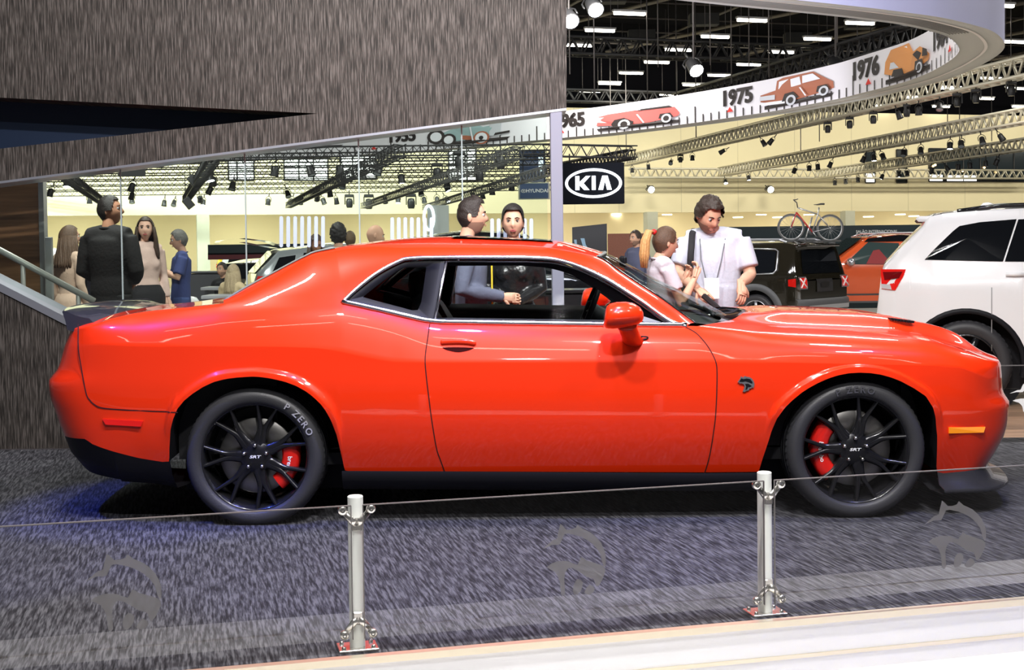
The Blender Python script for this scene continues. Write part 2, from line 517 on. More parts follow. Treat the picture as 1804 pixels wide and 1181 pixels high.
# --- back wall of the hall
HA = math.radians(16); HW = Vector((math.cos(HA), math.sin(HA), 0)); HNn = Vector((-HW.y, HW.x, 0)); HO = Vector((0, 50, 0))
def hp(t, d, z): q = HO + HW * t + HNn * d; return Vector((q.x, q.y, z))
def hray(px, py, d=0.0):
    """photo point on the plane of the hall's back wall, d metres in front(-)/behind(+)"""
    r_ = pray(px, py); o_ = Vector((0, 0, EYE)); q = HO + HNn * d
    k = (q - o_).dot(HNn) / r_.dot(HNn); p = o_ + r_ * k
    return (p - HO).dot(HW), p.z
def hbox(name, t0, t1, d0, d1, z0, z1, m, parent=None):
    g = MB(); v = [hp(t, d, z) for t in (t0, t1) for d in (d0, d1) for z in (z0, z1)]
    g.add(v, [(0, 1, 3, 2), (4, 6, 7, 5), (0, 4, 5, 1), (2, 3, 7, 6), (0, 2, 6, 4), (1, 5, 7, 3)], 0, False)
    return struct(name, g, m, parent)
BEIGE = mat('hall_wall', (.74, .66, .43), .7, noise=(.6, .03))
WT, WB = 6.62, 2.55
hbox('wall_back', -34, 42, 0, .4, WB, WT, BEIGE)
DARK = mat('ceiling_dark', (.0025, .0025, .0035), .95, spec=.05)
hbox('wall_attic', -40, 60, .5, .8, WT - .2, 12.5, DARK)
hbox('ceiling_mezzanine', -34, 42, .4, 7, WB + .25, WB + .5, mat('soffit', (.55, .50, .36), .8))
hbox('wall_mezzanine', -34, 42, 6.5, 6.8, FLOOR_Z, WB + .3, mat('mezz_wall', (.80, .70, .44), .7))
g = MB(); g.add([hp(-45, .6, 9.6), hp(60, .6, 9.6), hp(60, -60, 9.6), hp(-45, -60, 9.6)], [(0, 1, 2, 3)], 0, False); struct('ceiling', g, DARK)
# columns under the mezzanine
COLM = mat('column_concrete', (.50, .50, .40), .8, noise=(4, .1))
for k, px_ in enumerate((358, 1150, 1498)):
    t, _ = hray(px_, 400, -.3); hbox('wall_column', t - .22, t + .22, -.3, .14, FLOOR_Z, WB + .02, COLM)
# wall panel seams
for px_ in (1012, 1090, 1200, 1300, 1400, 1500, 1600, 1700):
    t, _ = hray(px_, 300, -.002); hbox('trim_%d' % (px_), t - .012, t + .012, -.004, 0, WB, WT, mat('wall_seam', (.58, .52, .34), .8))
# daylight windows high on the wall (left) and dark office windows (right)
WINL = mat('daylight_pane', (.9, .9, .9), .4, emit=(1, .99, .93), es=2.2)
WIND = mat('dark_pane', (.012, .018, .022), .15)
FRM = mat('window_bars', (.03, .03, .03), .5)
def hwin(n, px0, px1, py0, py1, m, nx, ny, dots=0):
    t0, z1 = hray(px0, py0, -.02); t1, _ = hray(px1, py0, -.02); _, z0 = hray((px0 + px1) / 2, py1, -.02)
    r_ = bpy.data.objects.new('window_%d' % n, None); link(r_); r_['kind'] = 'structure'
    for i in range(nx):
        for j in range(ny):
            a, b = t0 + (t1 - t0) * i / nx, t0 + (t1 - t0) * (i + 1) / nx; c, d = z0 + (z1 - z0) * j / ny, z0 + (z1 - z0) * (j + 1) / ny
            g = MB(); g.add([hp(a + .02, -.02, c + .02), hp(b - .02, -.02, c + .02), hp(b - .02, -.02, d - .02), hp(a + .02, -.02, d - .02)], [(0, 1, 2, 3)], 0, False); g.build('pane', m, r_)
    g = MB()
    for i in range(nx + 1): g.rod(hp(t0 + (t1 - t0) * i / nx, -.04, z0), hp(t0 + (t1 - t0) * i / nx, -.04, z1), .03, 4)
    for j in range(ny + 1): g.rod(hp(t0, -.04, z0 + (z1 - z0) * j / ny), hp(t1, -.04, z0 + (z1 - z0) * j / ny), .03, 4)
    g.build('frame', FRM, r_)
    for k in range(dots):
        q = hp(t0 + (t1 - t0) * rnd.random(), -.06, z0 + (z1 - z0) * (.25 + .5 * rnd.random())); g = MB(); g.ball(q, .05, 8, 6); g.build('lamp_glow', mat('office_lamp', (1, .7, .3), .5, emit=(1, .62, .25), es=6), r_)
for k, (a, b, c, d) in enumerate(((402, 447, 283, 318), (500, 577, 272, 318), (600, 662, 268, 316), (790, 838, 262, 318))):
    hwin(10 + k, a, b, c, d, WINL, 3, 2)
hwin(20, 1524, 1541, 264, 322, WIND, 1, 1); hwin(21, 1579, 1597, 264, 322, WIND, 1, 1); hwin(22, 1636, 1815, 262, 320, WIND, 6, 1, 5)
for (a, b, c, d) in ((1637, 1660, 308, 320), (1668, 1720, 309, 320), (1524, 1540, 306, 321)):
    t0, z1 = hray(a, c, -.03); t1, _ = hray(b, c, -.03); _, z0 = hray(a, d, -.03); hbox('trim_%d' % (2000 + a), t0, t1, -.05, -.03, z0, z1, mat('office_glow', (.8, .8, .8), .5, emit=(1, 1, .95), es=1.2))
# hoardings with the show's lettering
HOARD = mat('hoarding_black', (.012, .022, .026), .35)
def hoard(name, px0, px1, py0, py1, Y, m):
    a, b = atY(px0, py0, Y), atY(px1, py1, Y); g = MB(); g.box(((a.x + b.x) / 2, Y + .05, (a.z + b.z) / 2), (abs(b.x - a.x), .1, abs(a.z - b.z))); return struct(name, g, m)
hoard('wall_hoarding', 1285, 1830, 400, 545, 30, HOARD)
hoard('wall_hoarding', 366, 600, 431.5, 446.5, 36, HOARD)
hoard('wall_hoarding', 366, 600, 446.5, 455, 36.0, mat('hoarding_maroon', (.12, .008, .015), .5))
def hall_text(s, px_, py_, Y, size, m, name='trim_lettering', align='LEFT', bold=0.0):
    vs, fs = text_mesh(s, size, 0, align, bold=bold); q = atY(px_, py_, Y); g = MB(); g.add([q + Vector((v.x, 0, v.y)) for v in vs], fs, 0, False); o = g.build(name, m); o['kind'] = 'structure'; return o
GTXT = mat('grey_print', (.50, .52, .52), .6)
for k, s in enumerate(('SALÃO INTERNACIONAL', 'DO AUTOMÓVEL DE SÃO PAULO', '2018')):
    hall_text(s, 1508, 408.5 + 5.2 * k, 29.93, .085, GTXT, bold=.001)
    hall_text(s, 517, 442.5 + 3.4 * k, 35.9, .075, WHT if 'WHT' in globals() else GTXT, bold=.0015)
hall_text('SA', 508.5, 445, 35.89, .11, mat('black_print', (.02, .02, .02), .6), align='CENTER')
hoard('trim_sign', 503, 515, 438.5, 451, 35.95, mat('white_board', (.85, .85, .85), .5))
# brick-brown booth wall and the car poster near it
hoard('wall_booth', 1071, 1142, 412, 560, 24, mat('booth_brown', (.20, .075, .045), .7, noise=(60, .35)))
# recessed downlights in the soffit under the mezzanine
DL = mat('downlight', (1, 1, 1), .5, emit=(1, .97, .85), es=7)
for i, (px_, py_) in enumerate([(1086, 378.5), (1175, 378.3), (1341, 378.5), (1370, 383), (1425, 378.5), (1530, 382), (1586, 378), (1610, 381), (1662, 377), (1300, 383), (602, 384), (580, 390), (640, 385), (710, 383), (500, 388), (310, 379), (315, 383.5), (315, 388), (316, 391.5), (420, 379), (415, 383.5), (410, 388), (402, 391), (505, 391), (870, 384), (950, 383), (230, 391), (765, 383), (680, 388)]):
    r_ = pray(px_, py_); k = (WB + .24 - EYE) / r_.z; p = Vector((0, 0, EYE)) + r_ * min(k, 58)
    g = MB(); g.box((0, 0, 0), (.42, .16, .04)); o = g.build('soffit_downlight', DL); o.location = p; tag(o, 'small white downlight under the mezzanine soffit', 'downlight', 'downlights under the mezzanine')
# ================================================================== ceiling steel, strip lamps, trusses, spotlights
STEEL = mat('ceiling_steel', (.07, .06, .055), .6, .3)
CZ = 8.6
cg = bpy.data.objects.new('ceiling_steelwork', None); link(cg); cg['kind'] = 'structure'
for d in np.arange(-32, 0, 2.6):
    g = MB(); g.rod(hp(-12, d, CZ), hp(44, d, CZ), .035, 5); g.build('purlin', STEEL, cg)
for t in np.arange(-6, 44, 5.2):
    g = MB(); g.rod(hp(t, 0, CZ + .1), hp(t, -32, CZ + .1), .05, 5); g.build('rafter', STEEL, cg)
for k in range(8):
    t = -2 + 5.2 * k
    g = MB(); g.rod(hp(t, -2, CZ - .1), hp(t + 7, -24, CZ - .1), .07, 5); g.build('brace', mat('brace_steel', (.14, .12, .10), .6, .2), cg)
for k in range(26):
    px_ = 1010 + 31 * k + rnd.uniform(-8, 8); D = rnd.uniform(26, 46); q = atY(px_, 60, D)
    g = MB(); g.rod((q.x, q.y, CZ), (q.x, q.y, rnd.uniform(4.2, 6.0)), .015, 4); g.build('hanger_rod', mat('rod_grey', (.13, .12, .12), .5, .4), cg)
for k in range(14):
    px_ = 1020 + 55 * k; D = 30 + (k * 7) % 17; q = atY(px_, 80, D); g = MB(); g.box((q.x, q.y, CZ - .3), (.9, .5, .35)); g.build('duct_box', mat('duct_grey', (.03, .03, .03), .8), cg)
STRIP = mat('strip_tube', (1, 1, 1), .4, emit=(1, .93, .78), es=9)
for (px_, py_) in [(1109, 24), (1325, 36), (1515, 41), (1057, 54), (1260, 65), (1440, 69), (1195, 88), (1376, 92), (1157, 110), (1319, 114), (1112, 129), (1267, 133), (1074, 147.5), (1222, 150), (1040, 161), (1180, 167), (1019, 80), (1741, 43), (1788, 74), (1724, 99), (1746, 138), (1675, 156), (1735, 174), (1658, 188), (1798, 188), (1613, 172), (1789, 156), (1557, 187), (1650, 20), (1760, 10)]:
    p = atZ(px_, py_, 6.9); k = thing('strip_lamp', 'white fluorescent strip lamp hanging under the dark hall ceiling', 'strip lamp', p, HA, 'fluorescent strip lamps under the ceiling')
    g = MB(); g.box((0, 0, 0), (.80, .09, .07), bev=.01); g.build('tube', STRIP, k)
    g = MB(); g.box((0, 0, .06), (.86, .13, .05)); g.build('housing', mat('lamp_housing', (.3, .3, .3), .5), k)
    for dx in (-.3, .3):
        g = MB(); g.rod((dx, 0, .08), (dx, 0, CZ - 6.97), .008, 4); g.build('wire', MAT['rod_grey'], k)
for (x, y) in [(-4.6, 1.6), (-2.2, 1.6), (.2, 1.6), (2.6, 1.6), (5.0, 1.6), (-3.4, 3.0), (-1.0, 3.0), (1.4, 3.0), (3.8, 3.0)]:
    k = thing('strip_lamp', 'long bare tube lamp hanging over the stand, mirrored in the red paint', 'strip lamp', (x, y, 6.2), 0, 'tube lamps over the stand')
    g = MB(); g.box((0, 0, 0), (1.5, .06, .05), bev=.01); g.build('tube', STRIP, k)
    g = MB(); g.box((0, 0, .06), (1.56, .10, .05)); g.build('housing', MAT['lamp_housing'], k)
    for dx in (-.5, .5):
        g = MB(); g.rod((dx, 0, .08), (dx, 0, 3.4), .006, 4); g.build('wire', MAT['rod_grey'], k)
ALU = mat('truss_aluminium', (.62, .58, .46), .4, .45)
BLT = mat('truss_black', (.02, .02, .022), .5)
TR = {}
def truss(p, q, s, m, label, step=None, group=None, key=None):
    if key: TR.setdefault(key, []).append((Vector(p), Vector(q), s))
    P, Q = Vector(p), Vector(q); L_ = (Q - P).length; u_ = (Q - P).normalized(); sd = u_.cross(Vector((0, 0, 1))).normalized(); up = sd.cross(u_)
    k = thing('truss', label, 'truss', P, 0, group)
    r_ = s * (.075 if s > .21 else .045); h = s / 2
    C = [(-h, -h), (h, -h), (h, h), (-h, h)]
    pt = lambda a, c: u_ * a + sd * c[0] + up * c[1]
    for c in C:
        g = MB(); g.rod(pt(0, c), pt(L_, c), r_ * 1.3, 6); g.build('chord', m, k)
    n = max(2, int(L_ / (step or s * 1.1))); g = MB()
    for i in range(n):
        a, b = L_ * i / n, L_ * (i + 1) / n; mid = (a + b) / 2
        for f0, f1 in ((0, 1), (1, 2), (2, 3), (3, 0)):
            g.rod(pt(a, C[f0]), pt(mid, C[f1]), r_ * .8, 4); g.rod(pt(mid, C[f1]), pt(b, C[f0]), r_ * .8, 4)
    o = g.build('lacing', m, k); o['kind'] = 'stuff'
    return k
def tz(x, y, z): return atZ(x, y, z)
truss(tz(1098, 285, 4.4), tz(1850, 108, 4.4), .32, ALU, 'long pale aluminium truss rising past the round sign, highest of its set', key='p1')
truss(tz(1272, 303, 4.0), tz(1850, 196, 4.0), .30, ALU, 'pale aluminium truss running below the longest pale truss', key='p2')
truss(tz(1442, 308, 3.9), tz(1850, 248, 3.9), .30, ALU, 'short pale aluminium truss in front of the dark office windows', key='p3')
truss(hp(hray(1110, 305, -1)[0], -1, hray(1110, 305, -1)[1]), hp(hray(1840, 302, -1)[0], -1, hray(1110, 305, -1)[1]), .34, ALU, 'faint pale truss running level along the beige hall wall', key='p4')
truss(tz(985, 80, 6.4), tz(1440, 98, 6.4), .42, BLT, 'black truss hanging level under the ceiling steelwork')
truss(tz(1195, 178, 5.6), tz(1600, 62, 5.6), .40, BLT, 'black truss climbing behind the printed ring banner')
truss(tz(985, 168, 6.5), tz(1200, 174, 6.5), .40, BLT, 'short black truss low against the top of the hall wall')
truss(tz(960, 265, 2.95), tz(1118, 268, 2.95), .2, BLT, 'black truss carrying the oval emblem sign')
truss(tz(960, 300, 3.5), tz(1112, 272, 3.5), .22, BLT, 'slanted dark truss just behind the oval emblem sign')
for y_ in (338, 330, 321, 311.5, 302, 291, 281, 271):
    D = (3.3 - EYE) * F / (437 - y_); a, b = atY(60, y_, D), atY(970, y_ - 11, D)
    truss((a.x, D, 3.3), (b.x, D, 3.3), .20, BLT, 'thin black truss running across the hall behind the glass wall', .34, 'parallel black trusses behind the glass', key='rows')
for (a, b, lab) in (((508, 362), (705, 265), 'heavy dark truss slanting up beside the curly-haired woman'), ((640, 363), (915, 268), 'dark truss slanting up over the bald man'), ((748, 366), (968, 300), 'dark truss slanting up behind the man in the grey shirt'), ((327, 352), (376, 278), 'steep dark truss seen above the man holding a camera'), ((178, 354), (108, 304), 'dark truss slanting above the man in the dark suit')):
    truss(tz(*a, 2.72), tz(*b, 2.72), .17, BLT if b[0] < 900 else mat('truss_grey', (.12, .12, .12), .5, .3), lab, .36)
# spotlights
SPB = mat('spot_body', (.018, .018, .02), .45)
LIT = mat('spot_lens_lit', (1, 1, 1), .3, emit=(.88, .95, 1.0), es=26)
LENS = mat('spot_lens', (.25, .30, .34), .1, coat=1)
def spot_proto(lit):
    r0 = bpy.data.objects.new('spotlight', None); link(r0)
    g = MB(); g.lathe([(0, .13), (.055, .125), (.085, .09), (.09, 0), (.105, -.10), (.108, -.13), (.098, -.13)], 14); g.build('can', SPB, r0)
    g = MB(); g.lathe([(0, -.112), (.097, -.118)], 14); g.build('lens', LIT if lit else LENS, r0)
    g = MB(); g.tube([(-.115, 0, 0), (-.115, 0, .12), (-.06, 0, .2), (0, 0, .22), (.06, 0, .2), (.115, 0, .12), (.115, 0, 0)], .012, 5); g.rod((0, 0, .22), (0, 0, .36), .02, 5); g.build('yoke', SPB, r0)
    return r0
def mover_proto():
    r0 = bpy.data.objects.new('moving_head', None); link(r0)
    g = MB(); g.box((0, 0, .22), (.30, .2, .1), bev=.02); g.rod((0, 0, .25), (0, 0, .4), .02, 5); g.build('base', SPB, r0)
    
    for sx in (-.15, .15):
        g = MB(); g.box((sx, 0, .06), (.03, .1, .28), bev=.01); g.build('arm', SPB, r0)
    g = MB(); g.lathe([(0, .14), (.09, .12), (.12, .02), (.115, -.12), (.09, -.19)], 14); g.build('head', SPB, r0)
    g = MB(); g.lathe([(0, -.185), (.088, -.188)], 14); g.build('lens', LENS, r0)
    return r0
PROT = {'l': spot_proto(True), 'd': spot_proto(False), 'm': mover_proto()}
USED = {}
SPOTS = []
def hang(px_, py_, key, sc):
    """depth and height under the truss of that set which fits the photo point best"""
    best = None
    for P, Q, s_ in TR[key]:
        for f_ in np.linspace(0, 1, 160):
            q = P.lerp(Q, f_) - Vector((0, 0, s_ / 2 + .33 * sc)); d = q - Vector((0, 0, EYE)); x = CX + F * d.dot(_r) / d.dot(_f); y = CY - F * d.dot(_u) / d.dot(_f)
            e = (x - px_) ** 2 + (y - py_) ** 2
            if best is None or e < best[0]: best = (e, q)
    return best[1]
def spot(px_, py_, D, kind, tilt, yaw, label, group, sc=1.0):
    q_ = hang(px_, py_, D, sc) if isinstance(D, str) else atY(px_, py_, D)
    if any((q_ - p_).length < .30 * sc for p_ in SPOTS): return
    SPOTS.append(q_)
    o = PROT[kind] if kind not in USED else copy_tree(PROT[kind]); USED[kind] = 1
    o.location = q_
    o.rotation_euler = (math.radians(tilt), math.radians(tilt * .4), math.radians(yaw)); o.scale = (sc,) * 3
    tag(o, label, 'spotlight', group)
G1, G2, G3, G4 = 'spotlights on the pale trusses', 'spotlights on the trusses behind the glass', 'moving heads behind the glass', 'floods under the ceiling'
def DZ(x, y, z): return atZ(x, y, z).y
for (x, y, k, t) in [(1141, 290, 'd', 10), (1113, 297, 'd', 0), (1218, 274, 'd', 0), (1272, 258, 'd', 60), (1356, 244, 'd', 40), (1343, 246, 'd', -30), (1455, 221, 'm', 0), (1497, 210, 'm', 0), (1534, 203, 'm', 0), (1580, 186, 'd', -20), (1597, 184, 'm', 0), (1617, 183, 'd', 10), (1656, 172, 'd', -30), (1687, 165, 'm', 0), (1716, 162, 'm', 0), (1780, 146, 'm', 0), (1199, 281, 'm', 0), (1182, 281, 'd', -50)]:
    spot(x, y, 'p1', k, t, rnd.uniform(-60, 60), {'d': 'black can spotlight hanging from the highest pale truss', 'm': 'black moving-head lamp hanging from the highest pale truss'}[k], G1 + (' a' if k == 'd' else ' b'), .68 if k == 'd' else .58)
for (x, y, k) in [(1277, 315, 'l'), (1319, 309, 'l'), (1398, 296, 'd'), (1424, 289, 'l'), (1441, 288, 'd'), (1462, 285, 'd'), (1518, 272, 'l'), (1539, 270, 'l'), (1554, 268, 'd'), (1589, 259, 'd'), (1620, 252, 'd'), (1672, 245, 'l'), (1689, 241, 'd'), (1727, 236, 'd'), (1762, 228, 'd'), (1470, 312, 'l'), (1488, 310, 'd'), (1510, 308, 'd'), (1555, 318, 'l'), (1585, 317, 'l'), (1548, 304, 'l'), (1596, 294, 'd'), (1640, 290, 'd'), (1668, 286, 'l'), (1686, 285, 'l'), (1712, 318, 'l'), (1740, 306, 'l'), (1760, 318, 'l')]:
    spot(x, y, 'p2' if y < 236 + (1760 - x) * .14 + 26 else 'p3', k, rnd.uniform(-30, 30), rnd.uniform(-60, 60), {'l': 'lit white spotlight on the lower pale trusses', 'd': 'unlit black spotlight on the lower pale trusses'}[k], G1 + ' ' + k, .70)
for (x, y, k) in [(118, 322, 'l'), (130, 325, 'l'), (160, 353, 'l'), (170, 356, 'd'), (92, 339, 'l'), (233, 330, 'd'), (233, 342, 'l'), (235, 352, 'd'), (290, 359, 'd'), (309, 359, 'd'), (370, 307, 'l'), (374, 319, 'l'), (367, 337, 'l'), (355, 350, 'd'), (356, 366, 'l'), (411, 328, 'd'), (483, 295, 'd'), (484, 296, 'd'), (471, 367, 'l'), (505, 343, 'd'), (514, 368, 'd'), (527, 362, 'l'), (545, 297, 'd'), (538, 354, 'd'), (559, 347, 'l'), (583, 338, 'd'), (590, 354, 'l'), (603, 327, 'd'), (612, 323, 'l'), (568, 362, 'd'), (592, 366, 'd'), (640, 308, 'd'), (665, 293, 'd'), (681, 278, 'd'), (601, 280, 'd'), (705, 318, 'l'), (679, 360, 'l'), (700, 353, 'l'), (743, 337, 'd'), (744, 338, 'l'), (785, 329, 'l'), (790, 325, 'd'), (833, 345, 'l'), (849, 342, 'd'), (865, 339, 'd'), (878, 337, 'l'), (901, 330, 'd'), (788, 359, 'l'), (747, 367, 'd'), (756, 366, 'd'), (770, 360, 'd'), (941, 324, 'l'), (931, 323, 'd'), (475, 298, 'd')]:
    spot(x, y, 'rows', k, rnd.uniform(-35, 35), rnd.uniform(-60, 60), {'l': 'lit white spotlight seen through the glass wall', 'd': 'unlit black spotlight seen through the glass wall'}[k], G2 + ' ' + k, .85)
for (x, y, D, s_) in [(809, 284, 26.6, .8), (882, 285, 26.6, .8), (770, 304, 28, .75), (845, 308, 28, .75), (578, 372, 33, 1.1), (615, 365, 36, 1.0), (652, 371, 33, 1.1), (668, 363, 33, 1.1), (682, 372, 33, 1.1), (723, 364, 33, 1.1), (733, 371, 33, 1.1), (773, 361, 33, 1.2)]:
    spot(x, y, 'rows' if D > 30 else D, 'm', 0, rnd.uniform(-20, 20), 'black moving-head stage lamp hanging behind the glass wall', G3, s_)
for (x, y, s_) in [(1045, 10, 2.0), (1002, 30, 2.0), (1222, 117, 1.8), (1472, 113, 1.8)]:
    spot(x, y, 26, 'l', -50, 0, 'bright round floodlight near the top of the dark ceiling', G4, s_ * .8); q_ = atY(x, y, 26); g = MB(); g.rod(q_, (q_.x, q_.y, CZ), .02, 5); g.build('flood_hanger', MAT['rod_grey'], cg)
for (x, y) in [(1147, 318), (1356, 320)]:
    spot(x, y, 'p4', 'l', -70, 0, 'bright round floodlight facing out before the beige wall', G4 + ' wall', 1.3)
for (x, y) in ((340, 318), (332, 358)):
    k = thing('speaker_box', 'black loudspeaker box hung at an angle behind the glass', 'speaker', atY(x, y, 26.6), .3, 'hung loudspeaker boxes'); k.rotation_euler = (0, math.radians(-38), .3)
    g = MB(); g.box((0, 0, 0), (.16, .17, .23), bev=.01); g.build('cabinet', SPB, k); g = MB(); g.rod((0, 0, .09), (.35, 0, .55), .008, 4); g.build('bracket', SPB, k)
k = thing('hanging_screen', 'small black screen panel hung below the wall edge', 'screen', atY(232, 304, 26.6)); g = MB(); g.box((0, 0, 0), (.56, .04, .17)); g.build('panel', GB if 'GB' in globals() else SPB, k)
for dx in (-.15, .15):
    g = MB(); g.rod((dx, 0, .06), (dx, 0, 1.0), .006, 4); g.build('cable', SPB, k)
# ------------------------------------------------------------------ the printed ring banner
RZ, RH = 3.6, .56
inner_px = [(150, 292), (324, 285.5), (450, 281), (540, 277.5), (628, 273), (724, 266.3), (813, 260), (900, 251.5), (990, 243), (1065, 235.8), (1148, 226), (1224, 216.3), (1299, 205.5), (1362, 196), (1429, 183.5), (1480, 173.5), (1518, 164), (1560, 153.5), (1600, 142.5), (1632, 130), (1658.5, 116.5), (1676, 105), (1686, 96), (1690, 87), (1684, 76), (1667, 64), (1640, 55.5), (1587, 43.7), (1535, 36.5), (1482, 30), (1415, 23), (1345, 16), (1275, 9), (1208, 2), (1120, -8), (1020, -18)]
RIN = catmull([atZ(x, y, RZ) for x, y in inner_px], 6)
RIN = resample_line(RIN, 240) if 'resample_line' in globals() else RIN
def rframe(i):
    t = (RIN[min(i + 1, len(RIN) - 1)] - RIN[max(i - 1, 0)]).normalized(); return t, Vector((t.y, -t.x, 0))
_mid = Vector((-1, 22, RZ))
ROUT = []
for i, p in enumerate(RIN):
    t, n_ = rframe(i)
    if n_.dot(p - _mid) < 0: n_ = -n_
    ROUT.append(p + n_ * .50)
ring = thing('ring_banner', 'huge white ring banner printed with years, tick marks and old off-road cars', 'banner', (0, 22, RZ))
O_ = ring.location
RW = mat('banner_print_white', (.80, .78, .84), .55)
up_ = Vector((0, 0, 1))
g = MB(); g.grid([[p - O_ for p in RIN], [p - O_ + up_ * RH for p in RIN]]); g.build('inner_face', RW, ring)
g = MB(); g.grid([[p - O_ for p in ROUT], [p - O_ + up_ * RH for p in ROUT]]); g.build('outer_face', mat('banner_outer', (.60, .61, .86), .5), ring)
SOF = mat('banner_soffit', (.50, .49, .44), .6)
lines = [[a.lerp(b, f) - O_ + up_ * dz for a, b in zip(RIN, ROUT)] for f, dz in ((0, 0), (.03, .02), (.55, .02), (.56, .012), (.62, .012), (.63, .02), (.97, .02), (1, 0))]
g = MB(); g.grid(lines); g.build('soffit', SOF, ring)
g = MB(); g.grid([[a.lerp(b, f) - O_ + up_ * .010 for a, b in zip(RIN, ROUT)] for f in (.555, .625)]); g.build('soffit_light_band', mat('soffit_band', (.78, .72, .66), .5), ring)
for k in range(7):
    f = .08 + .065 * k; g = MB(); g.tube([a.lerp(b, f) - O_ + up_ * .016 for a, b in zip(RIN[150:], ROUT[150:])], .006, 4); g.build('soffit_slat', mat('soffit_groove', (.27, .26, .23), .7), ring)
# print on the inner face: arc length along the ring, height above its lower edge
RS = np.concatenate([[0], np.cumsum([(RIN[i + 1] - RIN[i]).length for i in range(len(RIN) - 1)])])
def rsurf(s, z, lift=.012):
    s = min(max(s, 0), RS[-1] - 1e-3); i = int(np.searchsorted(RS, s)) - 1; i = max(0, i); f = (s - RS[i]) / (RS[i + 1] - RS[i]); p = RIN[i].lerp(RIN[i + 1], f); t, n_ = rframe(i)
    if n_.dot(p - _mid) > 0: n_ = -n_
    return p + n_ * lift + up_ * z - O_
def s_at(px_):
    best = min(range(10, 150), key=lambda i: abs((lambda d: CX + F * d.dot(_r) / d.dot(_f))(RIN[i] - Vector((0, 0, EYE))) - px_)); return RS[best]
INK = mat('banner_ink', (.035, .028, .028), .6); REDP = mat('banner_red', (.70, .04, .03), .6)
ticks = MB()
tick = []
s0, s1 = s_at(300), RS[168]
n_ = int((s1 - s0) / .235)
for k in range(n_):
    s_ = s0 + k * .235; h = .14 if k % 5 else (.20 if k % 10 else .30)
    g = MB(); q = [rsurf(s_, .0), rsurf(s_ + .036, .0), rsurf(s_ + .036, h), rsurf(s_, h)]
    g.add(q, [(0, 1, 2, 3)], 0, False); g.build('tick_mark', INK, ring)
def rtext(s, px_, z, size, lift=.014):
    vs, fs = text_mesh(s, size, 0, 'CENTER', bold=size * .035); vs = [Vector((v.x * 1.2, v.y, 0)) for v in vs]; c = s_at(px_); g = MB(); [g.add([rsurf(c + v.x + d_, z + v.y, lift) for v in vs], fs, 0, False) for d_ in (-.014, .014)]; g.build('year_lettering', INK, ring)
def rpoly(px0, px1, polys, z0, z1, name, mats):
    """picture drawn as flat shapes: unit square -> banner"""
    a, b = s_at(px0), s_at(px1); g = MB()
    for k, (pts, mi) in enumerate(polys):
        P = []
        for i in range(len(pts)):
            p, q = pts[i], pts[(i + 1) % len(pts)]
            for j in range(3): P.append((p[0] + (q[0] - p[0]) * j / 3, p[1] + (q[1] - p[1]) * j / 3))
        g.add([rsurf(a + (b - a) * u_, z0 + (z1 - z0) * v_, .016 + .004 * k) for u_, v_ in P], [tuple(range(len(P)))], mi, False)
    g.build(name, mats, ring)
def circ(cx, cy, rx, ry, n=14): return [(cx + rx * math.cos(2 * math.pi * k / n), cy + ry * math.sin(2 * math.pi * k / n)) for k in range(n)]
rtext('1955', 702, .36, .38); rtext('1965', 1006, .34, .38); rtext('1975', 1298, .34, .38); rtext('1976', 1522, .34, .38); rtext('1984', 1658, .36, .36)
for px_ in (667, 985, 1288, 1534, 1676):
    c = s_at(px_); g = MB(); g.add([rsurf(c - .09, .10, .02), rsurf(c + .09, .10, .02), rsurf(c, .19, .02)], [(0, 1, 2)], 0, False); g.build('red_marker', REDP, ring)
RUST = mat('print_rust', (.42, .14, .08), .6); ROSE = mat('print_rose', (.62, .13, .12), .6); TEALP = mat('print_teal', (.34, .48, .50), .6); ORP = mat('print_orange', (.70, .30, .10), .6); GREYP = mat('print_grey', (.60, .62, .68), .6); PALE = mat('print_pale', (.82, .83, .90), .6)
mt = [INK, ROSE, GREYP, PALE, RUST, TEALP, ORP]
rpoly(1055, 1200, [([(.02, .08), (.98, .04), (1.0, .16), (.5, .22), (0, .18)], 0), ([(.0, .30), (.02, .66), (.14, .72), (.46, .74), (.52, .70), (.94, .66), (1.0, .42), (.98, .30), (.60, .18), (.42, .22), (.2, .24)], 1), ([(.0, .44), (.0, .64), (.18, .58), (.18, .36)], 3), ([(.48, .76), (.88, .74), (.92, .66), (.52, .70)], 0), ([(.46, .74), (.50, .92), (.52, .92), (.54, .72)], 2), ([(.18, .30), (.22, .46), (.34, .50), (.46, .30), (.42, .12), (.22, .10)], 0), (circ(.34, .24, .075, .19), 2), (circ(.34, .24, .045, .12), 0), ([(.76, .28), (.78, .46), (.90, .46), (.94, .28)], 0), (circ(.855, .26, .06, .17), 2), (circ(.855, .26, .035, .10), 0), ([(.50, .56), (.52, .56), (.60, .20), (.58, .20)], 3)], .02, .52, 'car_picture', mt)
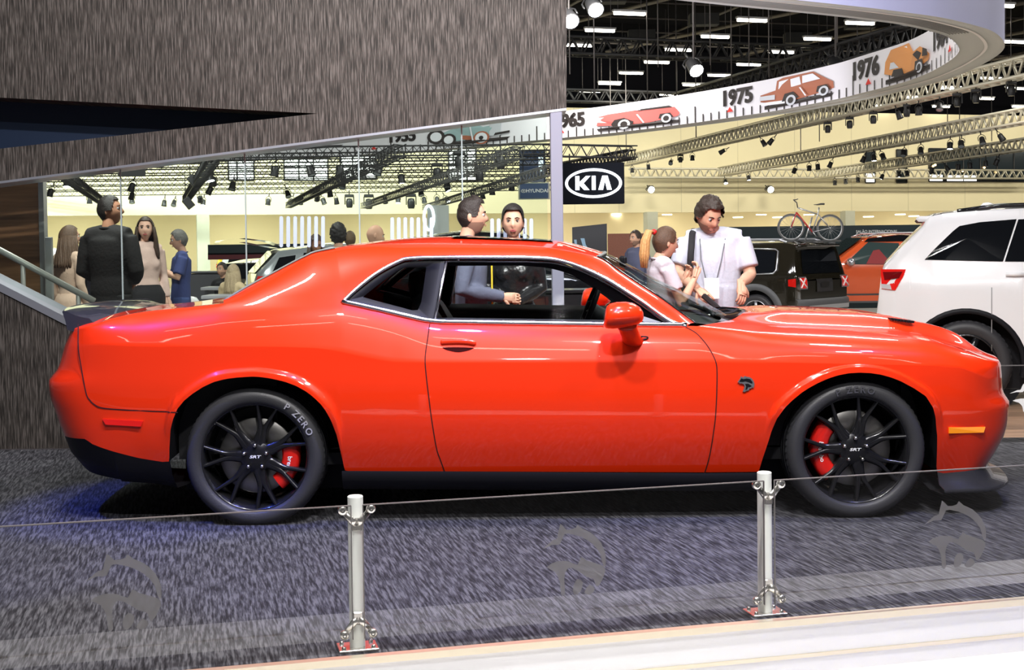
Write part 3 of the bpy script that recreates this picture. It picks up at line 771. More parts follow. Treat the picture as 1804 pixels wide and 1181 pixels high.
rpoly(1343, 1475, [([(.05, .02), (.95, .06), (.98, .16), (.4, .20), (.05, .14)], 0), ([(0, .30), (0, .52), (.20, .60), (.22, .90), (.30, .96), (.72, .94), (.88, .66), (.98, .50), (.99, .30), (.80, .24), (.45, .16), (.2, .18)], 4), ([(.24, .62), (.25, .86), (.38, .88), (.40, .60)], 3), ([(.42, .60), (.41, .86), (.54, .88), (.56, .62)], 3), ([(.58, .64), (.58, .88), (.72, .88), (.82, .66)], 3), ([(.0, .34), (.0, .48), (.20, .46), (.20, .30)], 2), ([(.02, .16), (.02, .26), (.34, .22), (.34, .12)], 3), ([(.30, .18), (.34, .42), (.46, .44), (.54, .22)], 0), (circ(.43, .18, .07, .17), 2), (circ(.43, .18, .04, .10), 0), ([(.78, .26), (.80, .44), (.92, .44), (.96, .28)], 0), (circ(.88, .26, .065, .15), 2), (circ(.88, .26, .035, .09), 0), ([(.56, .52), (.58, .52), (.66, .22), (.64, .22)], 3)], .03, .55, 'car_picture', mt)
rpoly(1560, 1640, [([(.02, .0), (.98, .02), (.98, .14), (.5, .18), (.02, .12)], 0), ([(.0, .30), (.02, .62), (.12, .92), (.46, .94), (.56, .66), (.72, .72), (.84, .60), (.98, .40), (.95, .26), (.6, .16), (.2, .16)], 6), ([(.14, .66), (.16, .86), (.42, .88), (.48, .64)], 3), ([(.10, .38), (.12, .56), (.34, .54), (.34, .36)], 2), ([(.56, .58), (.66, .64), (.78, .52), (.70, .36)], 0), ([(.14, .16), (.18, .34), (.34, .32), (.38, .12)], 0), (circ(.28, .14, .08, .12), 0), ([(.62, .10), (.64, .36), (.82, .36), (.86, .10)], 0), (circ(.75, .16, .08, .14), 2), (circ(.75, .16, .05, .09), 0), ([(.84, .40), (.86, .62), (.98, .52), (1.0, .36)], 0)], .03, .55, 'car_picture', mt)
rpoly(757, 905, [([(.1, .06), (.95, .08), (1.0, .20), (.5, .22), (.06, .16)], 0), ([(.16, .30), (.18, .62), (.34, .84), (.60, .80), (.66, .70), (.84, .74), (.86, .36), (.6, .24), (.3, .22)], 5), ([(.30, .24), (.34, .44), (.60, .40), (.62, .22)], 4), ([(.74, .30), (.75, .84), (.90, .84), (.88, .28)], 2), ([(.80, .30), (.82, .40), (1.0, .44), (1.0, .36)], 0), (circ(.10, .46, .10, .30), 0), (circ(.10, .46, .065, .20), 3), (circ(.245, .30, .085, .26), 0), (circ(.245, .30, .055, .17), 3), (circ(.65, .26, .105, .27), 4), (circ(.65, .26, .08, .21), 3), (circ(.65, .26, .03, .08), 0), ([(.50, .78), (.52, .78), (.56, .10), (.54, .10)], 3)], .03, .58, 'car_picture', mt)
rpoly(470, 610, [([(.1, .3), (.3, .42), (.95, .36), (.9, .26), (.4, .22)], 0), (circ(.66, .36, .1, .13), 2), (circ(.66, .36, .05, .07), 0)], .1, .56, 'car_picture', mt)
# red crest sign riding on the outer face
q = ROUT[min(range(120, 170), key=lambda i: -ROUT[i].x)]
k = thing('crest_sign', 'small red and silver emblem sign fixed on the outside of the ring banner', 'sign', q + Vector((.05, 0, .45))); g = MB(); g.box((0, 0, 0), (.06, .25, .16), bev=.01); g.build('red_plate', REDP, k)
g = MB(); g.box((.03, .05, -.1), (.05, .12, .22), bev=.01); g.build('silver_plate', CHROME if 'CHROME' in globals() else ALU, k)
# ------------------------------------------------------------------ hanging signs
k = thing('oval_emblem_sign', 'square black hanging sign with a white oval and the letters KIA', 'sign', atY(1045.5, 323, 22.3)); sw_ = 109 / F * 22.3; sh = 72.5 / F * 22.3
g = MB(); g.box((0, .1, 0), (sw_, .2, sh), bev=.01); g.build('board', mat('sign_black', (.006, .007, .010), .9, spec=.1), k)
SGW = mat('sign_white', (.9, .93, 1), .4, emit=(.85, .92, 1), es=1.1)
g = MB(); ov = [[Vector((r_ * a * math.cos(t), dy, r_ * b * math.sin(t))) for t in np.linspace(0, 2 * math.pi, 48, endpoint=False)] for r_, a, b, dy in ((1, .485, .252, 0), (1, .485, .252, -.03), (1, .437, .207, -.03), (1, .437, .207, 0))]
g.grid(ov, close_u=True, smooth=False); g.build('oval', SGW, k)
def strk(name, pts, ext=.03):
    g = MB(); g.prism(pts, lambda a, b, d: Vector((a, -.002 - d, b)), ext); g.build(name, SGW, k)
for dx in (-.4, .4):
    g = MB(); g.rod((dx, .1, sh / 2), (dx, .1, sh / 2 + .16), .012, 4); g.build('hanging_cable', SPB, k)
strk('letter', [(-.31, -.115), (-.31, .125), (-.24, .125), (-.24, -.115)]); strk('letter_arm', [(-.24, .02), (-.13, .125), (-.05, .125), (-.17, .0), (-.07, -.115), (-.16, -.115), (-.24, -.03)])
strk('letter', [(-.03, -.115), (-.03, .125), (.035, .125), (.035, -.115)]); strk('letter', [(.08, -.115), (.15, .125), (.24, .125), (.31, -.115), (.23, -.115), (.195, .04), (.16, -.115)])
k = thing('blue_board_sign', 'blue hanging board lettered HYUNDAI below a dark screen', 'sign', atY(941, 336.5, 30.25)); g = MB(); g.box((0, .05, 0), (50 / F * 30, .1, 26 / F * 30)); g.build('board', mat('board_blue', (.01, .05, .16), .4), k)
for dx in (-.25, .25):
    g = MB(); g.rod((dx, .1, .15), (dx, .1, 1.0), .01, 4); g.build('hanging_cable', SPB, k)
g = MB(); g.box((0, .08, 0), (56 / F * 30, .06, 30 / F * 30)); g.build('frame', mat('board_frame', (.55, .58, .5), .5), k)
vs, fs = text_mesh('HYUNDAI', .115, 0, bold=.002); g = MB(); g.add([Vector((v.x + .07, -.004, v.z + v.y)) for v in vs], fs, 0, False); g.build('lettering', WHT2 if 'WHT2' in globals() else mat('white_flat', (.85, .88, .9), .5), k)
g = MB(); g.tube([(-.245 + .055 * math.cos(t), -.006, .035 * math.sin(t)) for t in np.linspace(0, 2 * math.pi, 20, endpoint=False)], .007, 4, closed=True); g.rod((-.265, -.006, -.02), (-.255, -.006, .022), .007, 4); g.rod((-.235, -.006, -.022), (-.225, -.006, .02), .007, 4); g.rod((-.26, -.006, 0), (-.23, -.006, 0), .007, 4); g.build('emblem', MAT['white_flat'], k)
k = thing('wall_screen', 'dark blue video screen hung above the blue board', 'screen', atY(938, 293, 31)); g = MB(); g.box((0, .05, 0), (46 / F * 31, .1, 56 / F * 31)); g.build('panel', mat('screen_navy', (.01, .03, .09), .25, noise=(6, .9)), k)
g = MB(); g.box((.2, -.01, .05), (.11, .01, .35)); g.build('bright_tile', mat('screen_light', (.7, .8, .9), .4, emit=(.8, .9, 1), es=.6), k)
k = thing('round_emblem_pillar', 'grey pillar with a lit round ring emblem behind the glass', 'sign', Vector((atY(765, 420, 26).x, 26, FLOOR_Z))); p = atY(765, 384, 26); g = MB(); g.box((.08, .1, (p.z + .45) / 2), (.42, .2, p.z + .45)); g.build('pillar', mat('pillar_grey', (.32, .34, .33), .5), k)
g = MB(); g.tube([Vector((-.1 + .16 * math.cos(t) * .6, -.02, p.z - FLOOR_Z + .24 * math.sin(t))) for t in np.linspace(0, 2 * math.pi, 30, endpoint=False)], .03, 6, closed=True); g.build('ring_emblem', SGW, k)
# poster beside the post
k = thing('car_poster', 'dark poster board with a blue car front beside the white post', 'poster', Vector((atY(1039, 440, 20).x, 20, FLOOR_Z))); w_ = 61 / F * 20; z0_, z1_ = 0.0, atY(1039, 394.5, 20).z - FLOOR_Z
g = MB(); g.add([(-w_ / 2, 0, z0_), (w_ / 2, 0, z0_), (w_ / 2, 0, z1_), (-w_ / 2, 0, z1_ - .05), (-w_ / 2, .06, z0_), (w_ / 2, .06, z0_), (w_ / 2, .06, z1_), (-w_ / 2, .06, z1_ - .05)], [(0, 1, 2, 3), (4, 5, 6, 7), (0, 1, 5, 4), (1, 2, 6, 5), (2, 3, 7, 6), (3, 0, 4, 7)], 0, False); g.build('board', mat('poster_black', (.015, .017, .02), .3), k)
PB = mat('poster_blue', (.22, .36, .50), .5)
for pts in ([(-.26, .55), (-.20, .62), (.0, .63), (.02, .60), (-.18, .58), (-.26, .50)], [(-.24, .84), (-.22, .70), (-.19, .70), (-.20, .84)], [(-.14, .86), (-.10, .72), (-.02, .70), (-.06, .76), (-.08, .86)]):
    g = MB(); g.add([(a, -.004, z1_ - 1.08 + b) for a, b in pts], [tuple(range(len(pts)))], 0, False); g.build('poster_print', PB, k)
g = MB(); g.add([(-.2, -.004, z1_ - .62), (.0, -.004, z1_ - .62), (-.02, -.004, z1_ - .50), (-.16, -.004, z1_ - .50)], [(0, 1, 2, 3)], 0, False); g.build('poster_print', mat('poster_beige', (.36, .33, .18), .5), k)
# ================================================================== glass barriers
PST = mat('post_painted', (.84, .87, .83), .4)
CLP = mat('clamp_steel', (.70, .68, .64), .25, .9)
BGL = thin_glass('barrier_glass', (.93, .93, .93), .075)
GEDGE = mat('glass_edge', (.13, .12, .12), .5)
ETCH = bpy.data.materials.new('etched_print'); ETCH.use_nodes = True
_nt = ETCH.node_tree; _nt.nodes.clear(); _o = _nt.nodes.new('ShaderNodeOutputMaterial'); _t = _nt.nodes.new('ShaderNodeBsdfTransparent'); _d = _nt.nodes.new('ShaderNodeBsdfDiffuse'); _d.inputs[0].default_value = (.17, .165, .17, 1); _x = _nt.nodes.new('ShaderNodeMixShader'); _x.inputs[0].default_value = .72
_nt.links.new(_t.outputs[0], _x.inputs[1]); _nt.links.new(_d.outputs[0], _x.inputs[2]); _nt.links.new(_x.outputs[0], _o.inputs[0])
BYAW = math.atan2(BE.y, BE.x)
def barrier_post(P, label, h=.525):
    k = thing('barrier_post', label, 'barrier post', P, BYAW)
    g = MB(); g.lathe([(0, h), (.024, h), (.0265, h - .003), (.0265, .008)], 20); sharp(g.build('post', PST, k), 30)
    g = MB(); g.box((0, 0, .005), (.135, .10, .010), bev=.002); g.build('base_plate', CLP, k)
    for x in (-.05, .05):
        for y in (-.033, .033):
            g = MB(); g.lathe([(0, .020), (.007, .018), (.008, .010)], 8, Matrix.Translation((x, y, 0))); g.build('bolt', CLP, k)
    for zc, s_ in ((h - .085, 1), (.105, -1)):
        g = MB()
        for sx in (-1, 1):
            g.tube([(0, -.032, zc), (sx * .016, -.036, zc + s_ * .006), (sx * .046, -.036, zc + s_ * .042)], [.016, .013, .010], 8, flat=(.5, 1))
        g.box((0, -.030, zc - s_ * .01), (.036, .012, .04), bev=.004)
        cl = g.build('spider_clamp', CLP, k)
        for sx in (-1, 1):
            g = MB(); g.lathe([(0, .006), (.012, .006), (.0155, .002), (.0155, -.012)], 14, Matrix.Translation((sx * .048, -.042, zc + s_ * .045)) @ Matrix.Rotation(math.pi / 2, 4, 'X')); g.build('clamp_button', CLP, cl)
            g = MB(); g.lathe([(.0045, .0005), (.008, .0005)], 10, Matrix.Translation((sx * .048, -.0485, zc + s_ * .045)) @ Matrix.Rotation(math.pi / 2, 4, 'X')); g.build('button_ring', mat('socket_dark', (.12, .12, .12), .4, .6), cl)
    return k
CATH = [[(0, .62), (.09, .70), (.16, .76), (.22, .78), (.27, 1.0), (.36, .90), (.50, .92), (.53, .97), (.60, .90), (.74, .82), (.88, .66), (.95, .46), (.94, .28), (.90, .34), (.86, .50), (.74, .66), (.60, .76), (.45, .82), (.33, .83), (.26, .68), (.14, .68)],
        [(.06, .34), (.22, .42), (.40, .40), (.52, .34), (.58, .46), (.66, .40), (.90, .30), (.94, .20), (.86, .02), (.80, -.02), (.76, .10), (.66, .14), (.56, .22), (.44, .30), (.36, .28), (.32, .14), (.33, -.10), (.27, -.10), (.25, .10), (.18, .26)],
        [(.52, .12), (.60, .06), (.56, -.08), (.47, -.12), (.45, .0)], [(.70, .02), (.78, -.06), (.70, -.14), (.62, -.10)]]
YOFF = -.042
def glass_panel(t0, t1, label, logo=None, z0=.045, z1=.500):
    O = LP + BE * t0
    k = thing('glass_panel', label, 'glass panel', O, BYAW); L_ = t1 - t0
    g = MB(); g.add([(0, YOFF, z0), (L_, YOFF, z0), (L_, YOFF, z1), (0, YOFF, z1)], [(0, 1, 2, 3)], 0, False); g.build('sheet', BGL, k)
    g = MB(); g.box((L_ / 2, YOFF, z1), (L_, .009, .0035)); g.build('top_edge', GEDGE, k)
    for x in (0, L_):
        g = MB(); g.box((x, YOFF, (z0 + z1) / 2), (.0025, .009, z1 - z0)); g.build('side_edge', GEDGE, k)
    if logo:
        # photo box -> plane of this sheet
        def onp(px_, py_):
            r_ = pray(px_, py_); q = LP + BN * YOFF; o_ = Vector((0, 0, EYE)); kk = (q - o_).dot(BN) / r_.dot(BN); p = o_ + r_ * kk; return (p - O).dot(BE), p.z
        (a0, b1), (a1, _) = onp(logo[0], logo[2]), onp(logo[1], logo[2]); _, b0 = onp((logo[0] + logo[1]) / 2, logo[3])
        for c in CATH:
            P = catmull([(a, b, 0) for a, b in c], 2, closed=True)
            g = MB(); g.add([(a0 + (a1 - a0) * p.x, YOFF - .002, b0 + (b1 - b0) * (p.y + .14) / 1.14) for p in P], [tuple(range(len(P)))], 0, False); g.build('cat_head_print', ETCH, k)
    return k
PS = (RP - LP).length
barrier_post(LP, 'white barrier post with steel spider clamps in front of the rear wheel')
barrier_post(RP, 'white barrier post with steel spider clamps in front of the front wheel')
glass_panel(-PS - .6, -.020, 'low clear glass barrier panel ending at the post by the rear wheel', (150, 290, 978, 1112))
glass_panel(.020, PS - .022, 'low clear glass barrier panel between the two white posts', (955, 1072, 925, 1050))
glass_panel(PS + .020, PS * 2 + .6, 'low clear glass barrier panel running past the front wheel', (1628, 1742, 884, 1002))
# barrier at the far edge of the carpet, beyond the nose
k = thing('glass_panel', 'low clear glass barrier panel on the far carpet edge past the nose', 'glass panel', Vector((2.3, 8.72, 0)))
g = MB(); g.add([(0, 0, .04), (3.0, 0, .04), (3.0, 0, .52), (0, 0, .52)], [(0, 1, 2, 3)], 0, False); g.build('sheet', BGL, k)
g = MB(); g.box((1.5, 0, .52), (3.0, .012, .006)); g.build('top_edge', GEDGE, k)
p = atY(1779, 728, 8.71); q = atY(1870, 676, 8.71)
for c in CATH:
    P = catmull([(a, b, 0) for a, b in c], 2, closed=True)
    g = MB(); g.add([(p.x - 2.3 + (q.x - p.x) * a.x, -.004, p.z + (q.z - p.z) * (a.y + .14) / 1.14) for a in P], [tuple(range(len(P)))], 0, False); g.build('cat_head_print', mat('white_print', (.85, .85, .85), .6), k)
# ================================================================== the orange-red coupe
XC, YC = 0.2045, 7.33
def CL(px, py, yl):
    p = atY(px, py, YC + yl)
    return p.x - XC, p.z
def tab(pts, yl):
    t = sorted(CL(a, b, yl) for a, b in pts)
    return np.array([q[0] for q in t]), np.array([q[1] for q in t])
def smooth_tab(xs, zs, n=1400, w=9):
    X = np.linspace(xs[0], xs[-1], n)
    Z = np.interp(X, xs, zs)
    k = np.hanning(2 * w + 1); k /= k.sum()
    Zp = np.pad(Z, w, mode='reflect', reflect_type='odd')
    return X, np.convolve(Zp, k, 'valid')
RED = mat('red_paint', (0.82, 0.032, 0.004), 0.35, 0.0, 1.0, spec=0.15)
BLK = mat('black_plastic', (0.010, 0.010, 0.013), 0.5, spec=0.2)
GBLK = mat('gloss_black', (0.010, 0.010, 0.012), 0.12, coat=0.6)
CHROME = mat('satin_chrome', (0.62, 0.62, 0.68), 0.22, 1.0)
RUB = mat('tyre_rubber', (0.034, 0.034, 0.038), 0.48, bump=(160, 0.12))
RIMM = mat('black_rim', (0.012, 0.012, 0.014), 0.24, 0.3, coat=0.4)
LUG = mat('lug_steel', (0.75, 0.72, 0.66), 0.2, 1.0)
DISC = mat('brake_steel', (0.30, 0.29, 0.28), 0.4, 1.0)
CALI = mat('caliper_red', (0.62, 0.012, 0.008), 0.3, coat=0.5)
WHT = mat('white_print', (0.85, 0.85, 0.85), 0.6)
INT = mat('cabin_black', (0.014, 0.014, 0.016), 0.6, noise=(30, 0.3))
LEA = mat('seat_leather', (0.02, 0.02, 0.022), 0.45, bump=(120, 0.1))
GAP = mat('panel_gap', (0.03, 0.002, 0.001), 0.9)
AMB = mat('amber_lens', (0.95, 0.30, 0.01), 0.15, coat=1.0, emit=(1, .3, .0), es=0.25)
TAIL = mat('red_lens', (0.65, 0.01, 0.01), 0.12, coat=1.0, emit=(1, .03, .01), es=0.12)
SPOIL = mat('satin_black', (0.03, 0.03, 0.035), 0.26, coat=0.6)
GLS = thin_glass('car_glass', (0.86, 0.96, 0.92), 0.02)
GLD = thin_glass('car_glass_tinted', (0.52, 0.55, 0.56), 0.03)
GLDOOR = thin_glass('car_glass_clear', (0.93, 0.96, 0.96), 0.0004)

def OUTLINE():
    c = [(-2.650, 0.06), (-2.650, 0), (-2.645, -.22), (-2.628, -.45), (-2.598, -.62), (-2.53, -.765), (-2.41, -.858), (-2.22, -.908), (-1.95, -.936),
         (-1.6, -.950), (-1.25, -.957), (-.8, -.955), (-.3, -.950), (.3, -.945), (.8, -.942), (1.2, -.945), (1.55, -.945), (1.85, -.928), (2.06, -.888),
         (2.22, -.80), (2.325, -.68), (2.385, -.52), (2.43, -.28), (2.445, 0), (2.445, .06)]
    d = catmull([(a, b, 0) for a, b in c], 60)
    d = np.array([(p.x, p.y) for p in d])
    i0 = np.argmin(np.abs(d[:120, 1])); i1 = len(d) - 120 + np.argmin(np.abs(d[-120:, 1]))
    d = d[i0:i1 + 1]; d[0, 1] = 0; d[-1, 1] = 0
    s = np.concatenate([[0], np.cumsum(np.hypot(*np.diff(d, axis=0).T))])
    return d, s
OUT, OS = OUTLINE()
ARCH_R = tab([(292.5, 817), (295, 790), (298.5, 761), (305, 739), (313.5, 720), (325, 706), (339.5, 694), (358, 682), (377, 673), (398, 667.5), (418, 665), (447.6, 663), (465, 664.5), (481, 667), (503, 672), (522, 679), (538, 687.5), (552, 697.5), (566, 711), (578, 727), (587, 747), (593, 768), (599, 797), (604.5, 833)], -.95)
ARCH_F = tab([(1342, 836), (1347, 812), (1354, 785), (1360, 761), (1368, 737.5), (1381, 718), (1395, 704), (1411, 691), (1425, 682), (1440, 674), (1457, 666.5), (1474, 661), (1493, 657.3), (1513, 656), (1532, 657), (1550, 659.7), (1567, 664.4), (1584, 670.7), (1609, 684), (1630, 698), (1644, 719), (1650, 738), (1656, 771), (1659, 805), (1662, 838)], -.94)
def _cat(*ts):
    return np.concatenate([t[0] for t in ts]), np.concatenate([t[1] for t in ts])
RB = tab([(125, 776), (135, 784), (155, 790), (180, 796), (240, 808), (285, 815)], -.9)
SILL = tab([(612, 833), (786, 834), (1000, 835.5), (1245, 837), (1336, 836)], -.93)
FB = tab([(1670, 839), (1700, 837), (1740, 835)], -.9)
ZLOW = _cat((np.array([-2.66]), np.array([0.425])), RB, ARCH_R, SILL, ARCH_F, FB, (np.array([2.5]), np.array([FB[1][-1]])))
_zt = tab([(140, 572), (161, 565), (214, 555), (260, 549), (320, 543), (360, 539), (394, 535), (440, 533), (520, 532), (603, 532.5)], -.80)
_zt2 = tab([(640, 541), (680, 550), (720, 559.5), (750, 566.5), (775, 569), (900, 571), (1066, 573.5), (1200, 574.5), (1230, 575), (1330, 586), (1400, 589), (1500, 593), (1620, 600), (1660, 606), (1700, 618)], -.82)
ZTOP = smooth_tab(*_cat((np.array([-2.70, -2.56]), np.array([0.968, 0.972])), _zt, _zt2, (np.array([2.10, 2.22, 2.33, 2.5]), np.array([0.80, 0.765, 0.742, 0.735]))), w=14)
ZCR = smooth_tab(*_cat((np.array([-2.7]), np.array([0.885])), tab([(150, 608), (340, 610), (500, 611), (560, 613), (600, 618), (640, 627), (690, 636), (760, 637.5), (1260, 637), (1390, 639), (1480, 641), (1660, 645), (1700, 648)], -.94), (np.array([2.2, 2.5]), np.array([.672, .655]))), w=12)
XR = smooth_tab(*map(np.array, zip(*sorted((CL(a, b, -.65)[1], CL(a, b, -.65)[0]) for a, b in
     [(121, 560), (121, 581), (110.6, 610), (102, 642), (96.5, 655), (84.4, 667), (82.7, 674), (83, 685), (84.4, 695), (86, 702), (95.4, 727), (104, 753), (111.5, 770), (125, 800), (150, 830)]))), n=500, w=8)
XF = smooth_tab(*map(np.array, zip(*sorted((CL(a, b, -.62)[1], CL(a, b, -.62)[0]) for a, b in
     [(1772, 634), (1775, 642), (1776, 660), (1777, 684.6), (1781, 697), (1789, 706), (1790, 712), (1789, 722.6), (1786, 747), (1779.5, 771), (1766, 796), (1748, 824), (1740, 838)]))), n=500, w=6)
XR0, XF0 = XR[1].min(), XF[1].max()
def ilow(z):
    return np.interp(z, [.15, .22, .27, .33, .40, .50, .60, .70, .80, .95], [.11, .085, .066, .045, .024, .006, 0, .003, .012, .022])
AX = np.array([-2.7, -2.3, -1.7, -1.2, -.9, -.5, 0.9, 1.2, 1.6, 2.0, 2.5])
AA = np.array([.05, .075, .085, .085, .085, .085, .075, .060, .055, .06, .04])
AB = np.array([.05, .085, .05, .030, .025, .025, .040, .085, .090, .09, .06])
def dense_arch(A):
    P = catmull([(a, 0, b) for a, b in zip(*A)], 12)
    return np.array([[p.x for p in P], [p.z for p in P]])
ARC_ALL = [dense_arch(ARCH_R), dense_arch(ARCH_F)]
def side_xyz(xb, yb, z):
    """point of the near body side for an outline station and a height"""
    zc = np.interp(xb, *ZCR); zt = np.interp(xb, *ZTOP)
    i0 = ilow(zc)
    if z <= zc:
        ins = ilow(z)
    else:
        q = min(1.15, (z - zc) / max(.02, zt - zc))
        ins = i0 + np.interp(xb, AX, AA) * q + np.interp(xb, AX, AB) * q ** 4
    x = xb
    er = sstep(-2.0, -2.52, xb) if xb < -2 else 0
    ef = sstep(1.95, 2.34, xb) if xb > 1.95 else 0
    x += er * (np.interp(z, *XR) - XR0) + ef * (np.interp(z, *XF) - XF0)
    k = 1 - 0.9 * max(er, ef)
    # arch lips stand proud
    fl = 0
    for A in ARC_ALL:
        if A[0, 0] - .08 < x < A[0, -1] + .08 and z > .42:
            dd = np.min(np.hypot(A[0] - x, A[1] - z))
            fl = max(fl, .018 * (1 - sstep(.028, .040, dd)) * sstep(.42, .56, z))
    y = yb + (ins * k + (ins * .0)) * (1 if yb < -.02 else 0) - fl * (yb < -.6)
    if abs(yb) < .62: y = yb * (1 - ins * .25)
    return Vector((x, y, z))
def on_side(px, py):
    """trace of a photo line on the near body side"""
    y = -.94
    for _ in range(4):
        x, z = CL(px, py, y)
        yb = np.interp(x, OUT[SIDE, 0], OUT[SIDE, 1])
        y = side_xyz(x, yb, z).y
    return Vector((x, y, z))
SIDE = np.where((OUT[:, 0] > -2.57) & (OUT[:, 0] < 2.36))[0]
# --- columns of the side grid
K0X = CL(394, 533, -.80)[0]          # backlight base
DLOX = CL(603, 532.5, -.83)[0]       # rear corner of the side windows
COWLX = CL(1228, 573, -.82)[0]
cols = set(np.arange(0, OS[-1], .022))
def s_of_x(x): return float(np.interp(x, OUT[SIDE, 0], OS[SIDE]))
for A in ARC_ALL:
    for x in np.linspace(A[0, 0] - .012, A[0, 0] + .07, 18): cols.add(s_of_x(x))
    for x in np.linspace(A[0, -1] - .07, A[0, -1] + .012, 18): cols.add(s_of_x(x))
    for x in np.linspace(A[0, 0] + .07, A[0, -1] - .07, 50): cols.add(s_of_x(x))
cols.add(OS[-1])
QS = [s_of_x(x) for x in np.linspace(K0X, DLOX, 26)]
cols = [c for c in cols if not (QS[0] - .004 < c < QS[-1] + .004)] + QS
cols.append(s_of_x(COWLX))
cols = np.array(sorted(cols))
keep = [cols[0]]
for c in cols[1:]:
    if c - keep[-1] > .0022 or c in QS: keep.append(c)
cols = np.array(keep)
NV1, NV2 = 20, 11
colpts, colx = [], []
for s in cols:
    xb = float(np.interp(s, OS, OUT[:, 0])); yb = float(np.interp(s, OS, OUT[:, 1]))
    zl = float(np.interp(xb, *ZLOW)); zc = float(np.interp(xb, *ZCR)); zt = float(np.interp(xb, *ZTOP))
    zl = min(zl, zc - .012)
    zs = [zl + (zc - zl) * (1 - (1 - i / NV1) ** 1.35) for i in range(NV1)] + [zc + (zt - zc) * (i / NV2) ** 1.0 for i in range(NV2 + 1)]
    colpts.append([side_xyz(xb, yb, z) for z in zs]); colx.append(xb)
colx = np.array(colx)
CN = np.arange(len(cols))
# --- upper lines M1 (side window outline), M2 (roof / glass edge), M3 (centre)
def uline(pts):
    return [Vector((CL(a, b, y)[0], y, CL(a, b, y)[1])) for a, b, y in pts]
M1k = uline([(603, 532.5, -.825), (634, 504.5, -.775), (668, 479, -.73), (702, 461, -.70), (722, 455.5, -.69), (780, 453.7, -.685), (900, 453.7, -.685), (940, 454.5, -.685), (982, 458, -.69), (1024, 471, -.70), (1066, 491, -.72), (1100, 511.7, -.74), (1134, 533.7, -.765), (1180, 566, -.80), (1210, 575, -.82)])
M2k = uline([(590, 438, -.54), (625, 433.5, -.545), (665, 431, -.55), (705, 430, -.55), (735, 429.6, -.55), (790, 429.8, -.55), (900, 431, -.55), (940, 433, -.555), (990, 438, -.56), (1053, 453, -.575), (1095, 480.5, -.60), (1126, 501, -.62), (1160, 523, -.645), (1200, 552, -.68), (1228, 572, -.70)])
M3k = uline([(632, 429, 0), (660, 426.0, 0), (695, 421.8, 0), (730, 418.8, 0), (765, 417, 0), (816, 416.6, 0), (900, 420, 0), (945, 422, 0), (995, 426, 0), (1064, 445, 0), (1105, 464.5, 0), (1148, 487.5, 0), (1196, 510.5, 0), (1245, 535, 0), (1276, 551.5, 0)])
NS = 9
M1d, M2d, M3d = catmull(M1k, NS), catmull(M2k, NS), catmull(M3k, NS)
# quarter: stations shared with the side columns
qi = [int(np.argmin(np.abs(cols - s))) for s in QS]
M1q = [colpts[i][-1] for i in qi]
_m2q = catmull(uline([(394, 531, -.66), (441, 503.5, -.63), (478.5, 483.5, -.60), (512, 465.5, -.575), (540, 451.5, -.56), (555, 445, -.55), (590, 438, -.54)]), 20)
_m3q = [(CL(415, 522, 0)[0], CL(415, 522, 0)[1] - .035), (CL(480, 487, 0)[0], CL(480, 487, 0)[1] - .03), (CL(540, 456, 0)[0], CL(540, 456, 0)[1] - .025), (CL(590, 438.5, 0)[0], CL(590, 438.5, 0)[1] - .012), M3k[0].xz]
_m3q = catmull([(a, 0, b) for a, b in _m3q], 20)
def resample(P, n):
    d = np.array([tuple(p) for p in P]); s = np.concatenate([[0], np.cumsum(np.linalg.norm(np.diff(d, axis=0), axis=1))])
    t = np.linspace(0, s[-1], n)
    return [Vector((np.interp(a, s, d[:, 0]), np.interp(a, s, d[:, 1]), np.interp(a, s, d[:, 2]))) for a in t]
M1 = M1q[:-1] + M1d; M2 = resample(_m2q, len(qi))[:-1] + M2d; M3 = resample(_m3q, len(qi))[:-1] + M3d
M1[len(qi) - 1] = M1q[-1]
IQ = len(qi) - 1                           # first station with a side window
IHR = IQ                                   # roof starts (rear header)
IHF = IQ + 9 * NS                          # windshield header
NA, NB = 8, 14
def bow(a, b, c, n, k):
    """points a->b bulging by k along the outward/up direction c"""
    return [a.lerp(b, i / n) + c * (k * 4 * (i / n) * (1 - i / n)) for i in range(n + 1)]
secA, secB = [], []
for i in range(len(M1)):
    a, b, c = M1[i], M2[i], M3[i]
    wa = (b - a).length
    out = Vector((0, -(b.z - a.z), b.y - a.y))
    out = out.normalized() if out.length > 1e-6 else Vector((0, -1, 0))
    if out.z < 0: out = -out
    secA.append(bow(a, b, out, NA, .055 * wa + .004))
    rowb = []
    for j in range(NB + 1):
        t = j / NB
        p = b.lerp(c, t)
        e = 1 - (1 - t) ** 2.2
        p.z = b.z + (c.z - b.z) * e
        p.x = b.x + (c.x - b.x) * (1 - (1 - t) ** 2)
        rowb.append(p)
    secB.append(rowb)
# ------------------------------------------------------------------ one welded red skin, then panels
V, VI, FACES, FPAN = [], {}, [], []
def vid(p):
    k = (round(p.x, 5), round(p.y, 5), round(p.z, 5))
    if k not in VI:
        VI[k] = len(V); V.append(p)
    return VI[k]
def quad(a, b, c, d, pan):
    ids = []
    for p in (a, b, c, d):
        i = vid(p)
        if i not in ids: ids.append(i)
    if len(ids) >= 3:
        FACES.append(ids); FPAN.append(pan)
def mir(p): return Vector((p.x, -p.y, p.z))
def sq(a, b, c, d, pan):
    quad(a, b, c, d, pan + 'N'); quad(mir(d), mir(c), mir(b), mir(a), pan + 'F')
DR_R = [(757, 571), (753, 600), (750, 620), (749, 640), (752, 672), (756, 705), (760, 736), (769, 790), (776, 811), (785, 836)]
DR_F = [(1203, 574), (1225, 586), (1238, 599), (1248, 612), (1256, 626), (1261, 638), (1263, 650), (1263, 680), (1262, 710), (1260, 740), (1257, 762), (1253, 788), (1248, 812), (1240, 838)]
